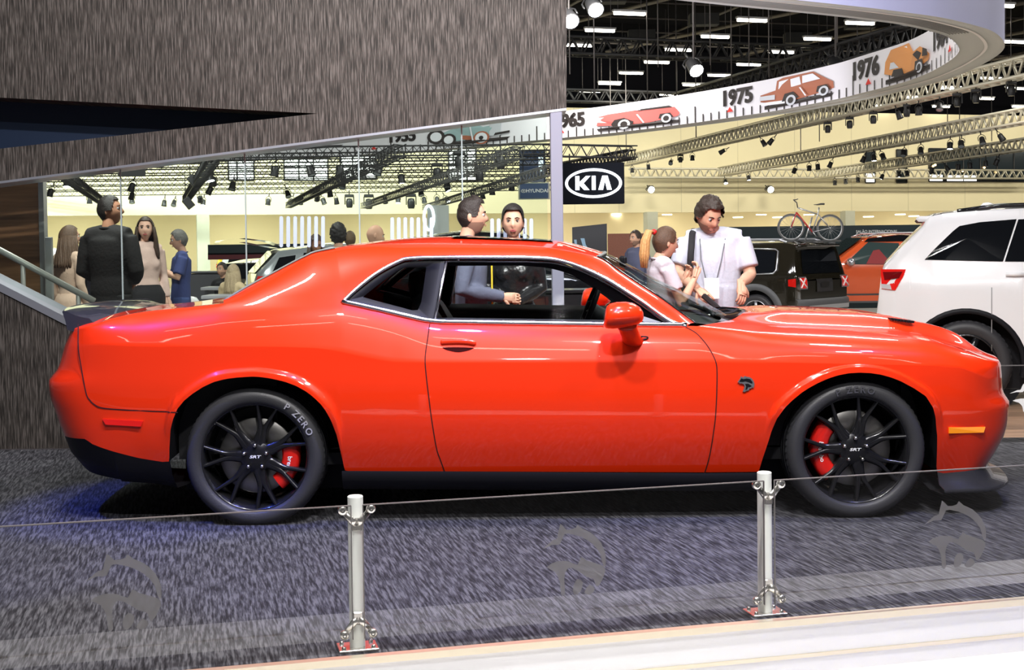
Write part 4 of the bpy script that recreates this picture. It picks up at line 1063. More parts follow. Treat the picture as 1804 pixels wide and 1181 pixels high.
RBL = [(138, 571), (138, 610), (140, 630), (142, 640), (148, 675), (153, 697), (158, 705), (165, 712), (180, 719), (220, 722.5), (260, 724.5), (313, 727)]
FBL = [(1734, 618), (1742, 640), (1740, 655), (1732, 680), (1722, 705), (1712, 722), (1695, 731), (1670, 733), (1648, 732)]
def zx(line):
    P = [on_side(a, b) for a, b in line]
    return P
PDR, PDF, PRB, PFB = zx(DR_R), zx(DR_F), zx(RBL), zx(FBL)
def xat(P, z):
    q = sorted((p.z, p.x) for p in P)
    return np.interp(z, [a for a, _ in q], [b for _, b in q])
def panel_of(c):
    if c.x < -1.85:
        if c.x < PRB[0].x + .0 or (c.z < PRB[8].z) or c.x < xat(PRB[:9], c.z): return 'rear_bumper'
    if c.x > 1.85:
        if c.z < PFB[-2].z or c.x > xat(PFB, c.z): return 'front_bumper'
    if c.x < xat(PDR, c.z): return 'quarter_panel'
    if c.x < xat(PDF, c.z): return 'door'
    return 'front_fender'
for i in range(len(cols) - 1):
    for j in range(NV1 + NV2):
        a, b, c, d = colpts[i][j], colpts[i + 1][j], colpts[i + 1][j + 1], colpts[i][j + 1]
        sq(a, b, c, d, panel_of((a + b + c + d) / 4))
for i in range(len(M1) - 1):
    for j in range(NA):
        sq(secA[i][j], secA[i + 1][j], secA[i + 1][j + 1], secA[i][j + 1], 'roof')
    if IHR <= i < IHF:
        for j in range(NB):
            sq(secB[i][j], secB[i + 1][j], secB[i + 1][j + 1], secB[i][j + 1], 'roof')
# hood
HC = smooth_tab(*tab([(1329, 550), (1364, 546.5), (1448, 549), (1499, 551), (1541, 555), (1575, 561), (1610, 568.5), (1630, 573.5), (1655, 583), (1687, 597), (1722, 611.5), (1750, 626)], -.08), w=10)
hi = [i for i in CN if colx[i] >= COWLX - 1e-4]
NT = 28
hood_rows = []
for n_, i in enumerate(hi):
    e = colpts[i][-1]; row = []
    u = sstep(COWLX, COWLX + .62, e.x)
    zc_ = np.interp(e.x, HC[0], HC[1]) if e.x < HC[0][-1] else HC[1][-1]
    amp = max(0.0, zc_ - e.z) * sstep(2.42, 2.15, e.x) + .012
    for k in range(2 * NT + 1):
        t = k / NT - 1
        y = -e.y * t
        x = e.x + (1 - u) * .385 * (1 - abs(t) ** 2.0)
        if x > e.x: zc2 = np.interp(x, *HC); amp2 = max(0, zc2 - e.z) + .012
        else: amp2 = amp
        dome = 1 - sstep(.33, .56, abs(y))
        z = e.z + amp2 * (.42 * (1 - abs(t) ** 3) + .58 * dome)
        row.append(Vector((x, y, z)))
    hood_rows.append(row)
for i in range(len(hood_rows) - 1):
    for k in range(2 * NT):
        quad(hood_rows[i][k], hood_rows[i + 1][k], hood_rows[i + 1][k + 1], hood_rows[i][k + 1], 'hoodC')
# deck
di = [i for i in CN if colx[i] <= K0X + 1e-4]
DC = tab([(230, 542), (290, 539.5), (332, 536), (370, 533.5), (405, 530)], 0)
deck_rows = []
for i in di:
    e = colpts[i][-1]; row = []
    zc_ = np.interp(e.x, *DC) if e.x > DC[0][0] else np.interp(e.x, [-2.62, DC[0][0]], [1.0, DC[1][0]])
    for k in range(2 * NT + 1):
        t = k / NT - 1
        z = e.z + max(0, zc_ - e.z) * (1 - abs(t) ** 3.2)
        row.append(Vector((e.x + .10 * sstep(-2.1, K0X, e.x) * (1 - t * t), -e.y * t, z)))
    deck_rows.append(row)
for i in range(len(deck_rows) - 1):
    for k in range(2 * NT):
        quad(deck_rows[i][k], deck_rows[i + 1][k], deck_rows[i + 1][k + 1], deck_rows[i][k + 1], 'deck_lidC')
# vertex normals of the whole skin
VA = np.array([tuple(p) for p in V])
VN = np.zeros_like(VA)
for f in FACES:
    p = VA[f]
    n = np.zeros(3)
    for k in range(1, len(f) - 1): n += np.cross(p[k] - p[0], p[k + 1] - p[0])
    # outward: away from the car's middle line
    c = p.mean(0) - np.array([min(1.4, max(-1.7, p[:, 0].mean())) * .96, 0, .55])
    if np.dot(n, c) < 0:
        n = -n; f.reverse()
    for v in f: VN[v] += n
VN /= np.maximum(1e-12, np.linalg.norm(VN, axis=1))[:, None]
car = thing('sports_coupe', 'bright orange-red two-door sports coupe with black wheels on the carpeted stand', 'car', (XC, YC, 0))
PLAB = {'door': 'orange-red long door', 'roof': 'orange-red roof with rear pillars'}
for pan in sorted(set(FPAN)):
    fs = [f for f, q in zip(FACES, FPAN) if q == pan]
    ids = sorted({v for f in fs for v in f}); mp = {v: k for k, v in enumerate(ids)}
    nm = pan[:-1]
    me = bpy.data.meshes.new(nm)
    me.from_pydata([tuple(VA[v]) for v in ids], [], [[mp[v] for v in f] for f in fs])
    me.materials.append(RED)
    me.polygons.foreach_set('use_smooth', [True] * len(me.polygons))
    me.normals_split_custom_set([tuple(VN[ids[l.vertex_index]]) for l in me.loops])
    o = link(bpy.data.objects.new(nm, me), car)
# panel gaps: narrow dark seams that follow the skin
def ribbon(P, w, lift=.0012):
    P = resample(catmull(P, 8), max(12, len(P) * 5))
    vs, fs = [], []
    for i, p in enumerate(P):
        t = (P[min(i + 1, len(P) - 1)] - P[max(i - 1, 0)]).normalized()
        n = Vector((0, -1, 0))
        a = t.cross(n).normalized() * w / 2
        yb = np.interp(p.x, OUT[SIDE, 0], OUT[SIDE, 1])
        for s_ in (-1, 1):
            q = p + a * s_
            qq = side_xyz(q.x, np.interp(q.x, OUT[SIDE, 0], OUT[SIDE, 1]), q.z) if -2.0 < q.x < 1.95 else q
            q.y = qq.y - lift if -2.0 < q.x < 1.95 else p.y - lift
            vs.append(q)
    for i in range(len(P) - 1): fs.append((2 * i, 2 * i + 1, 2 * i + 3, 2 * i + 2))
    return vs, fs
for P in (PDR, PDF, PRB):
    for m_ in (1, -1):
        g = MB(); vs, fs = ribbon(P, .0055)
        g.add([Vector((v.x, v.y * m_, v.z)) for v in vs], fs)
        g.build('panel_gap', GAP, car)
# arch inner returns and wheel tubs
for A in ARC_ALL:
    for m_ in (1, -1):
        rows = []
        P = [Vector((A[0, k], side_xyz(A[0, k], np.interp(A[0, k], OUT[SIDE, 0], OUT[SIDE, 1]), A[1, k]).y, A[1, k])) for k in range(A.shape[1])]
        P = resample(P, 60)
        g = MB()
        g.grid([[Vector((p.x, (p.y + d) * m_, p.z + zz)) for p in P] for d, zz in ((0, 0), (.004, -.002), (.05, .004), (.34, .02), (.36, .02))], 0)
        g.build('wheel_arch_liner', BLK, car)
        g = MB()
        mid = (A[0, 0] + A[0, -1]) / 2
        g.add([Vector((mid + .43 * math.cos(a), -.58 * m_, .33 + .46 * math.sin(a))) for a in np.linspace(0, math.pi, 20)] + [Vector((mid - .43, -.58 * m_, .12)), Vector((mid + .43, -.58 * m_, .12))], [tuple(range(22))])
        g.build('wheel_well', BLK, car)
# dark lower trim: sills, rear valance, front splitter
for m_ in (1, -1):
    xs = np.linspace(ARCH_R[0][-1] - .012, ARCH_F[0][0] + .02, 30)
    rows = []
    for dz, dy in ((.004, .0), (-.012, -.002), (-.055, .012), (-.095, .05), (-.10, .5)):
        rows.append([Vector((x, (-.905 + dy) * m_, np.interp(x, *ZLOW) * 0 + np.interp(x, *SILL) + dz)) for x in xs])
    g = MB(); g.grid(rows); g.build('side_skirt', BLK, car)
g = MB()
ri = [i for i in CN if colx[i] <= ARCH_R[0][0] + .004]
top = [colpts[i][0] for i in ri]
full = [mir(p) for p in reversed(top)] + top[1:]
lowz = lambda x: float(np.interp(x, [-2.56, -2.42, -2.2, -2.02, -1.89], [.30, .245, .21, .195, .17]))
def shrink(p, f_, dz): return Vector((p.x + .03 * f_ * (1 if p.x < -2.2 else .3) , p.y * (1 - .035 * f_), dz))
g.grid([full, [shrink(p, .15, p.z - .012) for p in full], [shrink(p, .8, p.z * .45 + lowz(p.x) * .55) for p in full], [shrink(p, 2.2, lowz(p.x)) for p in full], [Vector((max(p.x, -2.2) + .15, p.y * .6, lowz(p.x) + .02)) for p in full]])
g.build('rear_valance', BLK, car)
g = MB()
for sx in (-.42, .42):
    g = MB(); g.tube([(-2.44, sx - .06, .27), (-2.30, sx - .06, .275)], .045, 16, caps=False, flat=(1.5, 1)); g.build('exhaust_tip', CHROME, car)
g = MB()   # splitter
fi = [i for i in CN if colx[i] >= ARCH_F[0][-1] - .006]
top = [colpts[i][0] for i in fi]
full = top + [mir(p) for p in reversed(top[:-1])]
def spl(p, out, z):
    n = Vector((max(0, p.x - 1.85), p.y * .42, 0)); n = n.normalized() if n.length > 0 else Vector((1, 0, 0))
    return Vector((p.x + n.x * out, p.y + n.y * out * .6, z))
g.grid([full, [spl(p, .035, .150) for p in full], [spl(p, .105, .132) for p in full], [spl(p, .115, .120) for p in full], [spl(p, .10, .108) for p in full], [spl(p, -.1, .112) for p in full], [Vector((1.9, p.y * .5, .15)) for p in full]])
g.build('front_splitter', SPOIL, car)
# spoiler
g = MB()
rows = []
for k in range(33):
    t = k / 16 - 1
    y = .745 * t
    bw = .115 * (1 - t * t)
    e = 1 - .0 * abs(t)
    zt_ = 1.066 + .006 * (1 - t * t)
    xl, xt = -2.265 + .03 * (1 - t * t) - .075 * abs(t) ** 3, -2.475 - bw * 1.0
    zl_ = 1.022 + .026 * (1 - t * t)
    rows.append([Vector((x, y, z)) for x, z in ((xl + .03, zl_ - .03), (xl, zl_ + .002), (xl - .3 * (xl - xt), zl_ + .010), (xl - .62 * (xl - xt), zl_ + .024), (xt + .02, zt_ - .004), (xt + .004, zt_ + .001), (xt - .002, zt_ - .006), (xt + .012, zt_ - .05), (xt + .022, zt_ - .098), (xl + .03, zl_ - .09))])
g.grid(rows, close_u=True)
for row, rv in ((rows[0], True), (rows[-1], False)):
    g.add(row, [tuple(range(10))], smooth=False)
sharp(g.build('rear_spoiler', SPOIL, car), 40)
# rear lights, grille and headlamps (ends of the car)
g = MB(); g.tube([(-2.535 + .07 * (abs(y) / .6) ** 3, y, .835) for y in np.linspace(-.58, .58, 15)], .07, 10, flat=(.35, 1)); g.build('tail_light_bar', TAIL, car)
g = MB(); g.tube([(2.345 - .05 * (abs(y) / .6) ** 3, y, .655) for y in np.linspace(-.56, .56, 15)], .07, 10, flat=(.35, 1)); g.build('grille', BLK, car)
for y in (-.52, -.33, .33, .52):
    g = MB(); g.lathe([(.0, .02), (.045, .015), (.062, 0), (.066, -.03)], 20, Matrix.Translation((2.375 - .05 * (abs(y) / .5) ** 3, y, .655)) @ Matrix.Rotation(math.pi / 2, 4, 'Y'))
    g.build('headlamp', mat('lamp_lens', (.8, .8, .85), .08, coat=1), car)
# glass
def sub(rows, i0, i1): return [rows[i] for i in range(i0, i1 + 1)]
g = MB(); rr = sub(secB, IHF, len(M1) - 1)
g.grid([[p for p in r] + [mir(p) for p in reversed(r[:-1])] for r in rr]); g.build('windshield', GLS, car)
g = MB(); rr = sub(secB, 0, IHR)
g.grid([[p for p in r] + [mir(p) for p in reversed(r[:-1])] for r in rr]); g.build('rear_window', GLD, car)
g = MB(); rim_ = [secB[i][0] + Vector((0, 0, .004)) for i in range(0, IHR + 1)]

for pts_ in (rim_, [mir(p) for p in rim_]):
    g = MB(); g.tube(pts_, .010, 6, flat=(1, .6)); g.build('rear_window_seal', mat('seal_grey', (.16, .18, .17), .4), car)
for m_ in (1, -1):
    g = MB(); wr = [secB[i][0] for i in range(IHF, len(M1))]
    g.tube([Vector((p.x, p.y * m_ + .006 * m_, p.z + .003)) for p in wr], .011, 6, flat=(1, .6)); g.build('windshield_seal', GBLK, car)
g = MB(); g.tube([p + Vector((0, 0, .002)) for p in secB[IHF]] + [mir(p) + Vector((0, 0, .002)) for p in reversed(secB[IHF][:-1])], .012, 6, flat=(1, .5)); g.build('windshield_header', mat('seal_grey', (.16, .18, .17), .4), car)
# sunroof strip (dark panel seen edge-on)
g = MB()
g.grid([[Vector((x, y, np.interp(x, [p.x for p in M3[IHR:IHF]], [p.z for p in M3[IHR:IHF]]) + .004 - .022 * (y / .55) ** 2)) for y in np.linspace(-.36, .36, 9)] for x in np.linspace(CL(800, 417, 0)[0], CL(972, 424, 0)[0], 14)])
g.build('sunroof', GBLK, car)
# side windows
B0 = [colpts[i][-1] for i in CN if DLOX - 1e-4 <= colx[i] <= M1[-1].x + .004]
def belt(x): return Vector((x, np.interp(x, [p.x for p in B0], [p.y for p in B0]), np.interp(x, [p.x for p in B0], [p.z for p in B0])))
TOPL = M1[IQ:]
def pillar_x(z):   # rear edge of the door window
    a, b = CL(786, 462, -.70), CL(764.5, 567, -.82)
    return np.interp(z, [b[1], a[1]], [b[0], a[0]])
for m_ in (1, -1):
    sgn = lambda p, d=0: Vector((p.x, (p.y + d) * m_, p.z))
    g = MB(); tl = catmull(TOPL[::3], 3)
    g.tube([sgn(p, -.003) for p in tl], .011, 8, flat=(1.1, 1.0)); g.build('window_top_moulding', CHROME, car)
    g = MB(); g.tube([sgn(p + Vector((0, .010, -.021)), 0) for p in tl[6:-6]], .0055, 6); g.build('window_inner_moulding', CHROME, car)
    g = MB(); bl = [belt(x) + Vector((0, -.004, .006)) for x in np.linspace(DLOX, M1[-1].x, 60)]
    g.tube([sgn(p) for p in bl], .0125, 8, flat=(.7, 1)); g.build('window_sill_moulding', CHROME, car)
    # strip between bottom and top line: helper
    def strip(x0, x1, f0, f1, n=24, inset=.012):
        rows = []
        tx = [p.x for p in TOPL]; ty = [p.y for p in TOPL]; tz = [p.z for p in TOPL]
        for x in np.linspace(x0, x1, n):
            b = belt(x); t = Vector((x, np.interp(x, tx, ty), np.interp(x, tx, tz)))
            rows.append([sgn(b.lerp(t, f0 + (f1 - f0) * k / 6) + Vector((0, inset, 0)), -.006 * math.sin(math.pi * k / 6)) for k in range(7)])
        return rows
    xB = pillar_x(1.1)
    # quarter window: black surround with the glass inside
    X0, X1 = DLOX + .03, pillar_x(1.30)
    def qpoly():
        return [CL(a, b, -.745) for a, b in ((612, 529.5), (636, 508), (670, 483.5), (703, 466), (724, 460.5), (781, 459.5), (760, 566), (740, 563), (700, 551), (650, 538.5))]
    def gpoly():
        return [CL(a, b, -.745) for a, b in ((641, 523), (660, 507), (682, 490), (700, 477), (712, 472), (750, 471.5), (748, 490), (743, 532), (738, 545.5), (728, 546.5), (700, 539), (660, 528.5))]
    def onwin(x, z):
        b = belt(x); tx = [p.x for p in TOPL]
        t = Vector((x, np.interp(x, tx, [p.y for p in TOPL]), np.interp(x, tx, [p.z for p in TOPL])))
        k = (z - b.z) / max(.05, t.z - b.z)
        return Vector((x, b.y + (t.y - b.y) * k + .010, z))
    O_ = [onwin(a, b) for a, b in qpoly()]; G_ = [onwin(a, b) for a, b in gpoly()]
    O_ = resample(O_ + [O_[0]], 61)[:-1]; G_ = resample(G_ + [G_[0]], 61)[:-1]
    k0 = min(range(60), key=lambda k: (G_[k] - O_[0]).length); G_ = G_[k0:] + G_[:k0]
    g = MB(); g.grid([[sgn(p) for p in O_], [sgn(p, .002) for p in G_], [sgn(p, .02) for p in G_]], close_u=True); g.build('quarter_window_surround', BLK, car)
    g = MB(); g.add([sgn(p, .012) for p in G_], [tuple(range(60))]); g.build('quarter_window_glass', GLD, car)
    # B-pillar and its bright edge
    a, b = onwin(*CL(776, 461, -.70)), onwin(*CL(758, 567, -.82)); a2, b2 = onwin(*CL(786, 461, -.70)), onwin(*CL(765, 568, -.82))
    g = MB(); g.add([sgn(a, -.002), sgn(a2, -.002), sgn(b2, -.002), sgn(b, -.002), sgn(a, .05), sgn(a2, .05), sgn(b2, .05), sgn(b, .05)], [(0, 1, 2, 3), (4, 5, 6, 7), (0, 1, 5, 4), (1, 2, 6, 5), (2, 3, 7, 6), (3, 0, 4, 7)], smooth=False)
    g.build('pillar', BLK, car)
    g = MB(); g.tube([sgn(a2, -.006), sgn(b2, -.006)], .010, 6, flat=(1, .7)); g.build('pillar_moulding', CHROME, car)
    # door window: dark frame band under the top line, then the clear pane
    TB = catmull([onwin(*CL(x, y, -.71)) for x, y in ((790, 462), (900, 461.5), (940, 462.5), (980, 466.5), (1022, 479), (1064, 499.5), (1098, 520), (1132, 542), (1172, 569))], 6)
    TI = catmull([onwin(*CL(x, y, -.71)) + Vector((0, .03, 0)) for x, y in ((790, 469), (900, 468.5), (938, 470), (974, 474.5), (1010, 486), (1048, 507), (1080, 528), (1110, 549), (1134, 570))], 6)
    g = MB(); g.grid([[sgn(p, -.002) for p in TB], [sgn(p, .012) for p in TB], [sgn(p) for p in TI], [sgn(p, .03) for p in TI]]); g.build('door_window_frame', BLK, car)
    bl2 = [belt(x) + Vector((0, .012, .012)) for x in np.linspace(TI[0].x - .06, TI[-1].x, len(TI))]
    g = MB(); g.grid([[sgn(p) for p in TI], [sgn(p) for p in bl2]]); g.build('door_window_glass', GLDOOR, car)
    # little fixed pane before the mirror
    c0, c1, c2 = onwin(*CL(1138, 572, -.8)), onwin(*CL(1120, 553, -.78)), onwin(*CL(1178, 572, -.8))
    g = MB(); g.add([sgn(c0), sgn(c1), sgn(c2)], [(0, 1, 2)]); g.build('mirror_sail_panel', mat('sail_grey', (.13, .14, .17), .4), car)
    # mirror
    R0 = Vector((CL(1099, 556, -1.03)[0], -1.03, CL(1099, 556, -1.03)[1]))
    g = MB()
    rings = []
    prof = [(-.094, .30, -.004), (-.090, .74, -.004), (-.078, .92, -.002), (-.045, 1.0, 0), (0, .98, .002), (.04, .86, .001), (.07, .66, -.004), (.088, .40, -.010), (.094, .12, -.014)]
    for dx, k, dz in prof:
        ring = []
        for q in range(20):
            t = 2 * math.pi * q / 20
            zz = .066 * k * math.sin(t); zz = zz if zz > 0 else zz * .98
            ring.append(Vector((R0.x + dx + .012 * (zz / .066), (R0.y + .105 * k * math.cos(t) * .95) * m_, R0.z + dz + zz)))
        rings.append(ring)
    g.grid(rings, close_u=True); g.add(rings[-1], [tuple(range(20))]); g.add(rings[0], [tuple(range(20))], 1)
    mirror = g.build('door_mirror', [RED, BLK], car)
    g = MB(); pa = [Vector((R0.x + .012, R0.y * m_, R0.z - .045)), Vector((R0.x + .03, (R0.y + .05) * m_, R0.z - .085)), Vector((R0.x + .05, (R0.y + .125) * m_, R0.z - .125)), Vector((R0.x + .06, (R0.y + .175) * m_, R0.z - .138))]
    g.tube(catmull(pa, 5), [.042, .040, .039, .038, .038, .038, .038, .038, .039, .040, .041, .042, .043, .044, .046, .046], 14, flat=(1.25, .8)); g.build('mirror_stalk', RED, mirror)
    g = MB(); q0 = on_side(1122, 597); g.tube([Vector((q0.x + .055 * math.cos(t), (q0.y - .006) * m_, q0.z + .010 * math.sin(t) - (.012 * math.cos(t)) * -.4)) for t in np.linspace(0, 2 * math.pi, 20, endpoint=False)], .004, 6, closed=True); g.build('mirror_gasket', BLK, mirror)
    # door handle: dark scoop with a red grip above
    h0 = [on_side(x, y) for x, y in ((779, 612.5), (790, 612), (807, 612), (823, 612.3), (835, 613))]
    hb = [on_side(x, y) for x, y in ((779.5, 613), (788, 617), (807, 620.5), (825, 617.5), (834.5, 613.5))]
    g = MB(); g.grid([[sgn(p, -.0025) for p in catmull(h0, 4)], [sgn(p, -.0025) for p in catmull(hb, 4)]]); g.build('handle_recess', mat('recess_dark', (.03, .002, .002), .9, spec=.1), car)
    g = MB(); g.tube([sgn(p + Vector((0, -.004, .010))) for p in catmull([on_side(x, y) for x, y in ((776, 607), (785, 606), (807, 605.5), (825, 606.5), (839, 609))], 5)], [.004] + [.013] * 19 + [.004], 10, flat=(.7, 1)); g.build('door_handle', RED, car)
    # side marker lamps
    g = MB(); mk = [on_side(x, y) for x, y in ((181, 738.5), (253, 742), (249, 751.5), (187, 748))]
    mk = [Vector((p.x, np.interp(p.x, OUT[SIDE, 0], OUT[SIDE, 1]) + .0, p.z)) for p in mk]
    g.add([sgn(p, -.006) for p in mk] + [sgn(p, .02) for p in mk], [(0, 1, 2, 3), (0, 1, 5, 4), (1, 2, 6, 5), (2, 3, 7, 6), (3, 0, 4, 7)], smooth=False); g.build('rear_side_marker', TAIL, car)
    g = MB(); mk = [on_side(x, y) for x, y in ((1671, 753), (1735, 752), (1732, 762), (1671, 763.5))]
    g.add([sgn(p, -.010) for p in mk] + [sgn(p, .02) for p in mk], [(0, 1, 2, 3), (0, 1, 5, 4), (1, 2, 6, 5), (2, 3, 7, 6), (3, 0, 4, 7)], smooth=False); g.build('front_side_marker', AMB, car)
# cowl, wipers and hood vents
g = MB()
wb = [p for p in secB[-1]] + [mir(p) for p in reversed(secB[-1][:-1])]
hr = hood_rows[0]
hr2 = resample(hr, len(wb))
g.grid([[p + Vector((-.03, 0, -.02)) for p in wb], [a.lerp(b, .5) + Vector((0, 0, -.05)) for a, b in zip(wb, hr2)], [b + Vector((.0, 0, -.055)) for b in hr2], [b + Vector((.012, 0, -.004)) for b in hr2]])
g.build('cowl_panel', GBLK, car)
for (x0, y0, x1, y1) in ((.86, -.42, .93, .16), (.90, .10, .86, .60)):
    g = MB(); g.tube([(x0, y0, .985), ((x0 + x1) / 2 - .02, (y0 + y1) / 2, 1.0), (x1 - .03, y1, 1.0)], .011, 6); g.build('wiper', BLK, car)
vx = CL(1587, 583, -.42)
for m_ in (1, -1):
    for k in range(9):
        x = vx[0] - .055 + k * .014
        hz = [p for r in hood_rows for p in r if abs(p.x - x) < .03 and abs(abs(p.y) - .40) < .03]
        z = np.mean([p.z for p in hz]) if hz else .93
        g = MB(); g.box((x, -.40 * m_, z + .004), (.008, .15 - .012 * abs(k - 5), .012)); g.build('hood_vent_slat', BLK, car)
# emblem on the fender: snarling cat head
CAT = [(0, .62), (.14, .80), (.20, .98), (.36, .90), (.40, 1.0), (.56, .94), (.72, .92), (.86, .82), (.96, .66), (1.0, .48), (.97, .34), (.92, .24), (.84, .30), (.80, .22), (.70, .22), (.66, .10), (.54, .08), (.40, .0), (.30, .04), (.36, .16), (.42, .34), (.38, .48), (.24, .54), (.12, .52), (.10, .60)]
CAT_IN = [[(.10, .64), (.22, .86), (.34, .80), (.52, .84), (.74, .80), (.88, .62), (.86, .50), (.66, .60), (.46, .66), (.30, .62)], [(.44, .50), (.62, .52), (.78, .42), (.84, .36), (.72, .30), (.62, .30), (.58, .18), (.46, .12), (.50, .34)]]
e0, e1 = on_side(1299, 691), on_side(1328.5, 662)
g = MB()
T_ = lambda a, b, d: Vector((e0.x + (e1.x - e0.x) * a, on_side(1314, 677).y - .004 - d, e0.z + (e1.z - e0.z) * b))
g.prism(CAT, T_, .004, 0)
for q in CAT_IN: g.prism(q, lambda a, b, d: T_(a, b, .0041 + d), .0006, 1)
g.build('fender_emblem', [mat('emblem_grey', (.34, .34, .36), .35, .8), GBLK], car)
# ------------------------------------------------------------------ wheels
def make_wheel(cx, near, front):
    s_ = -1 if near else 1
    B = Matrix(((1, 0, 0), (0, 0, s_), (0, 1, 0))).to_4x4()      # local (a,b,h): a->x, b->z, h->outwards
    if not near: B = Matrix(((1, 0, 0), (0, 0, s_), (0, 1, 0))).to_4x4()
    M_ = Matrix.Translation((cx, s_ * .905, .335)) @ B
    T = lambda a, b, h: M_ @ Vector((a, b, h))
    g = MB()
    g.lathe([(.258, -.008), (.268, .004), (.272, .0), (.270, -.012), (.256, -.022), (.246, -.05), (.236, -.12), (.232, -.20), (.250, -.215)], 64, M_)
    wheel = g.build('wheel', RIMM, car)
    wheel['label'] = 'gloss black split-spoke wheel'
    g = MB()
    R_ = .345
    g.lathe([(.262, -.012), (.268, .010), (.280, .018), (.300, .024), (.318, .020), (.332, .006), (R_ - .004, -.012), (R_, -.035)] + [(R_ - d, h) for h, d in ((-.058, 0), (-.060, .007), (-.068, .007), (-.070, 0), (-.110, 0), (-.112, .007), (-.122, .007), (-.124, 0), (-.170, 0), (-.172, .007), (-.182, .007), (-.184, 0))] + [(R_, -.22), (R_ - .004, -.243), (.332, -.258), (.30, -.27), (.268, -.25)], 72, M_)
    for k in range(64):     # shoulder tread blocks
        a = 2 * math.pi * k / 64; b = a + .062
        g.add([T(r * math.cos(t), r * math.sin(t), h) for t, r, h in ((a, R_ + .0005, -.056), (b, R_ + .0005, -.056), (b - .03, R_ + .0008, -.022), (a - .03, R_ + .0008, -.022), (b - .045, R_ - .006, -.006), (a - .045, R_ - .006, -.006))], [(0, 1, 2, 3), (3, 2, 4, 5)], 0, False)
    tyre = g.build('tyre', RUB, wheel)
    for k in range(7):
        th = math.radians(90 - 14 + k * 360 / 7)
        g = MB()
        def pt(r, da, h): return T(r * math.cos(th + da), r * math.sin(th + da), h)
        # stem: flat wedge from hub to the fork, two arms to the rim
        for sg in (-1, 1):
            path = [(.030, .0, -.030), (.070, .12 * sg, -.026), (.105, .085 * sg, -.028), (.140, .075 * sg, -.028), (.170, .105 * sg, -.025), (.215, .155 * sg, -.018), (.262, .188 * sg, -.010)]
            P = catmull([pt(*q) for q in path], 3)
            n = len(P)
            wd = np.interp(np.linspace(0, 1, n), [0, .2, .45, .7, 1], [.026, .026, .0185, .0125, .0105])
            rows = []
            for i in range(n):
                t = (P[min(i + 1, n - 1)] - P[max(i - 1, 0)]).normalized()
                hh = (M_.to_3x3() @ Vector((0, 0, 1)))
                c = t.cross(hh).normalized()
                rows.append([P[i] - c * wd[i] - hh * .030, P[i] - c * wd[i] * .75, P[i] - c * wd[i] * .2 + hh * .004, P[i] + c * wd[i] * .2 + hh * .004, P[i] + c * wd[i] * .75, P[i] + c * wd[i] - hh * .030])
            g.grid(rows, close_u=True)
        g.build('spoke', RIMM, wheel)
    g = MB(); g.lathe([(0, -.016), (.026, -.017), (.034, -.020), (.075, -.024), (.082, -.034), (.078, -.06), (.05, -.10)], 30, M_); g.build('wheel_hub', RIMM, wheel)
    for k in range(5):
        a = math.radians(90 + 72 * k)
        g = MB(); c = T(.058 * math.cos(a), .058 * math.sin(a), 0)
        g.lathe([(0, .0), (.006, -.001), (.0095, -.006), (.010, -.03)], 10, Matrix.Translation(c) @ M_.to_3x3().to_4x4()); g.build('lug_nut', LUG, wheel)
    # lettering on the cap
    vs, fs = text_mesh('SRT', .026, 0, bold=.0006); g = MB()
    g.add([T(v.x * (1.25 if near else -1.25) + .25 * v.y, v.y * .75, -.0145) for v in vs], fs, 0, False); g.build('hub_lettering', WHT, wheel)
    # brake disc, caliper
    g = MB(); g.lathe([(.07, -.075), (.075, -.070), (.185, -.070), (.19, -.075), (.19, -.10), (.07, -.10)], 48, M_); g.build('brake_disc', DISC, wheel)
    cdir = math.radians(184 if front else -18)
    g = MB(); rows = []
    A_ = math.radians(44 if front else 34)
    for q in np.linspace(-A_, A_, 14):
        e = 1 - (abs(q) / A_) ** 4 * .35
        rows.append([T(r * math.cos(cdir + q), r * math.sin(cdir + q), h) for r, h in ((.125, -.11), (.128, -.052), (.140, -.040 - .006 * (1 - e)), (.175 * 1, -.036), (.203, -.042), (.214 * (.96 + .04 * e), -.056), (.214, -.11))])
    g.grid(rows)
    for rr_ in (rows[0], rows[-1]): g.add(rr_, [tuple(range(7))])
    cal = g.build('brake_caliper', CALI, wheel)
    vs, fs = text_mesh('brembo', .032, 0, bold=.0004); g = MB()
    ang = cdir + (0 if front else 0); sgn_ = 1
    for_v = []
    for v in vs:
        q = ang + (v.x / .168) * (1 if near else -1) * (-1 if front else 1) * -1 * (1)
        r = .168 + v.y * (-1 if front else 1) * (1 if front else 1)
        for_v.append(T(r * math.cos(q), r * math.sin(q), -.0352))
    g.add(for_v, fs, 0, False); g.build('caliper_lettering', WHT, wheel)
    if True:
        vs, fs = text_mesh('P ZERO', .046, 0, bold=.0008, spacing=1.35); g = MB(); base = math.radians(40 if not front else 92); pv = []
        for v in vs:
            q = base - v.x / .302 * (1 if near else -1)
            r = .302 + v.y
            pv.append(T(r * math.cos(q), r * math.sin(q), .0275))
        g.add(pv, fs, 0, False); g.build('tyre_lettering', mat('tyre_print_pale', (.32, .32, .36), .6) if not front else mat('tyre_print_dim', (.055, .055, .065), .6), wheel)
    return wheel
RHX, FHX = CL(449, 808, -.9)[0], CL(1508, 795, -.9)[0]
for near in (True, False):
    make_wheel(RHX, near, False)
    make_wheel(FHX, near, True)
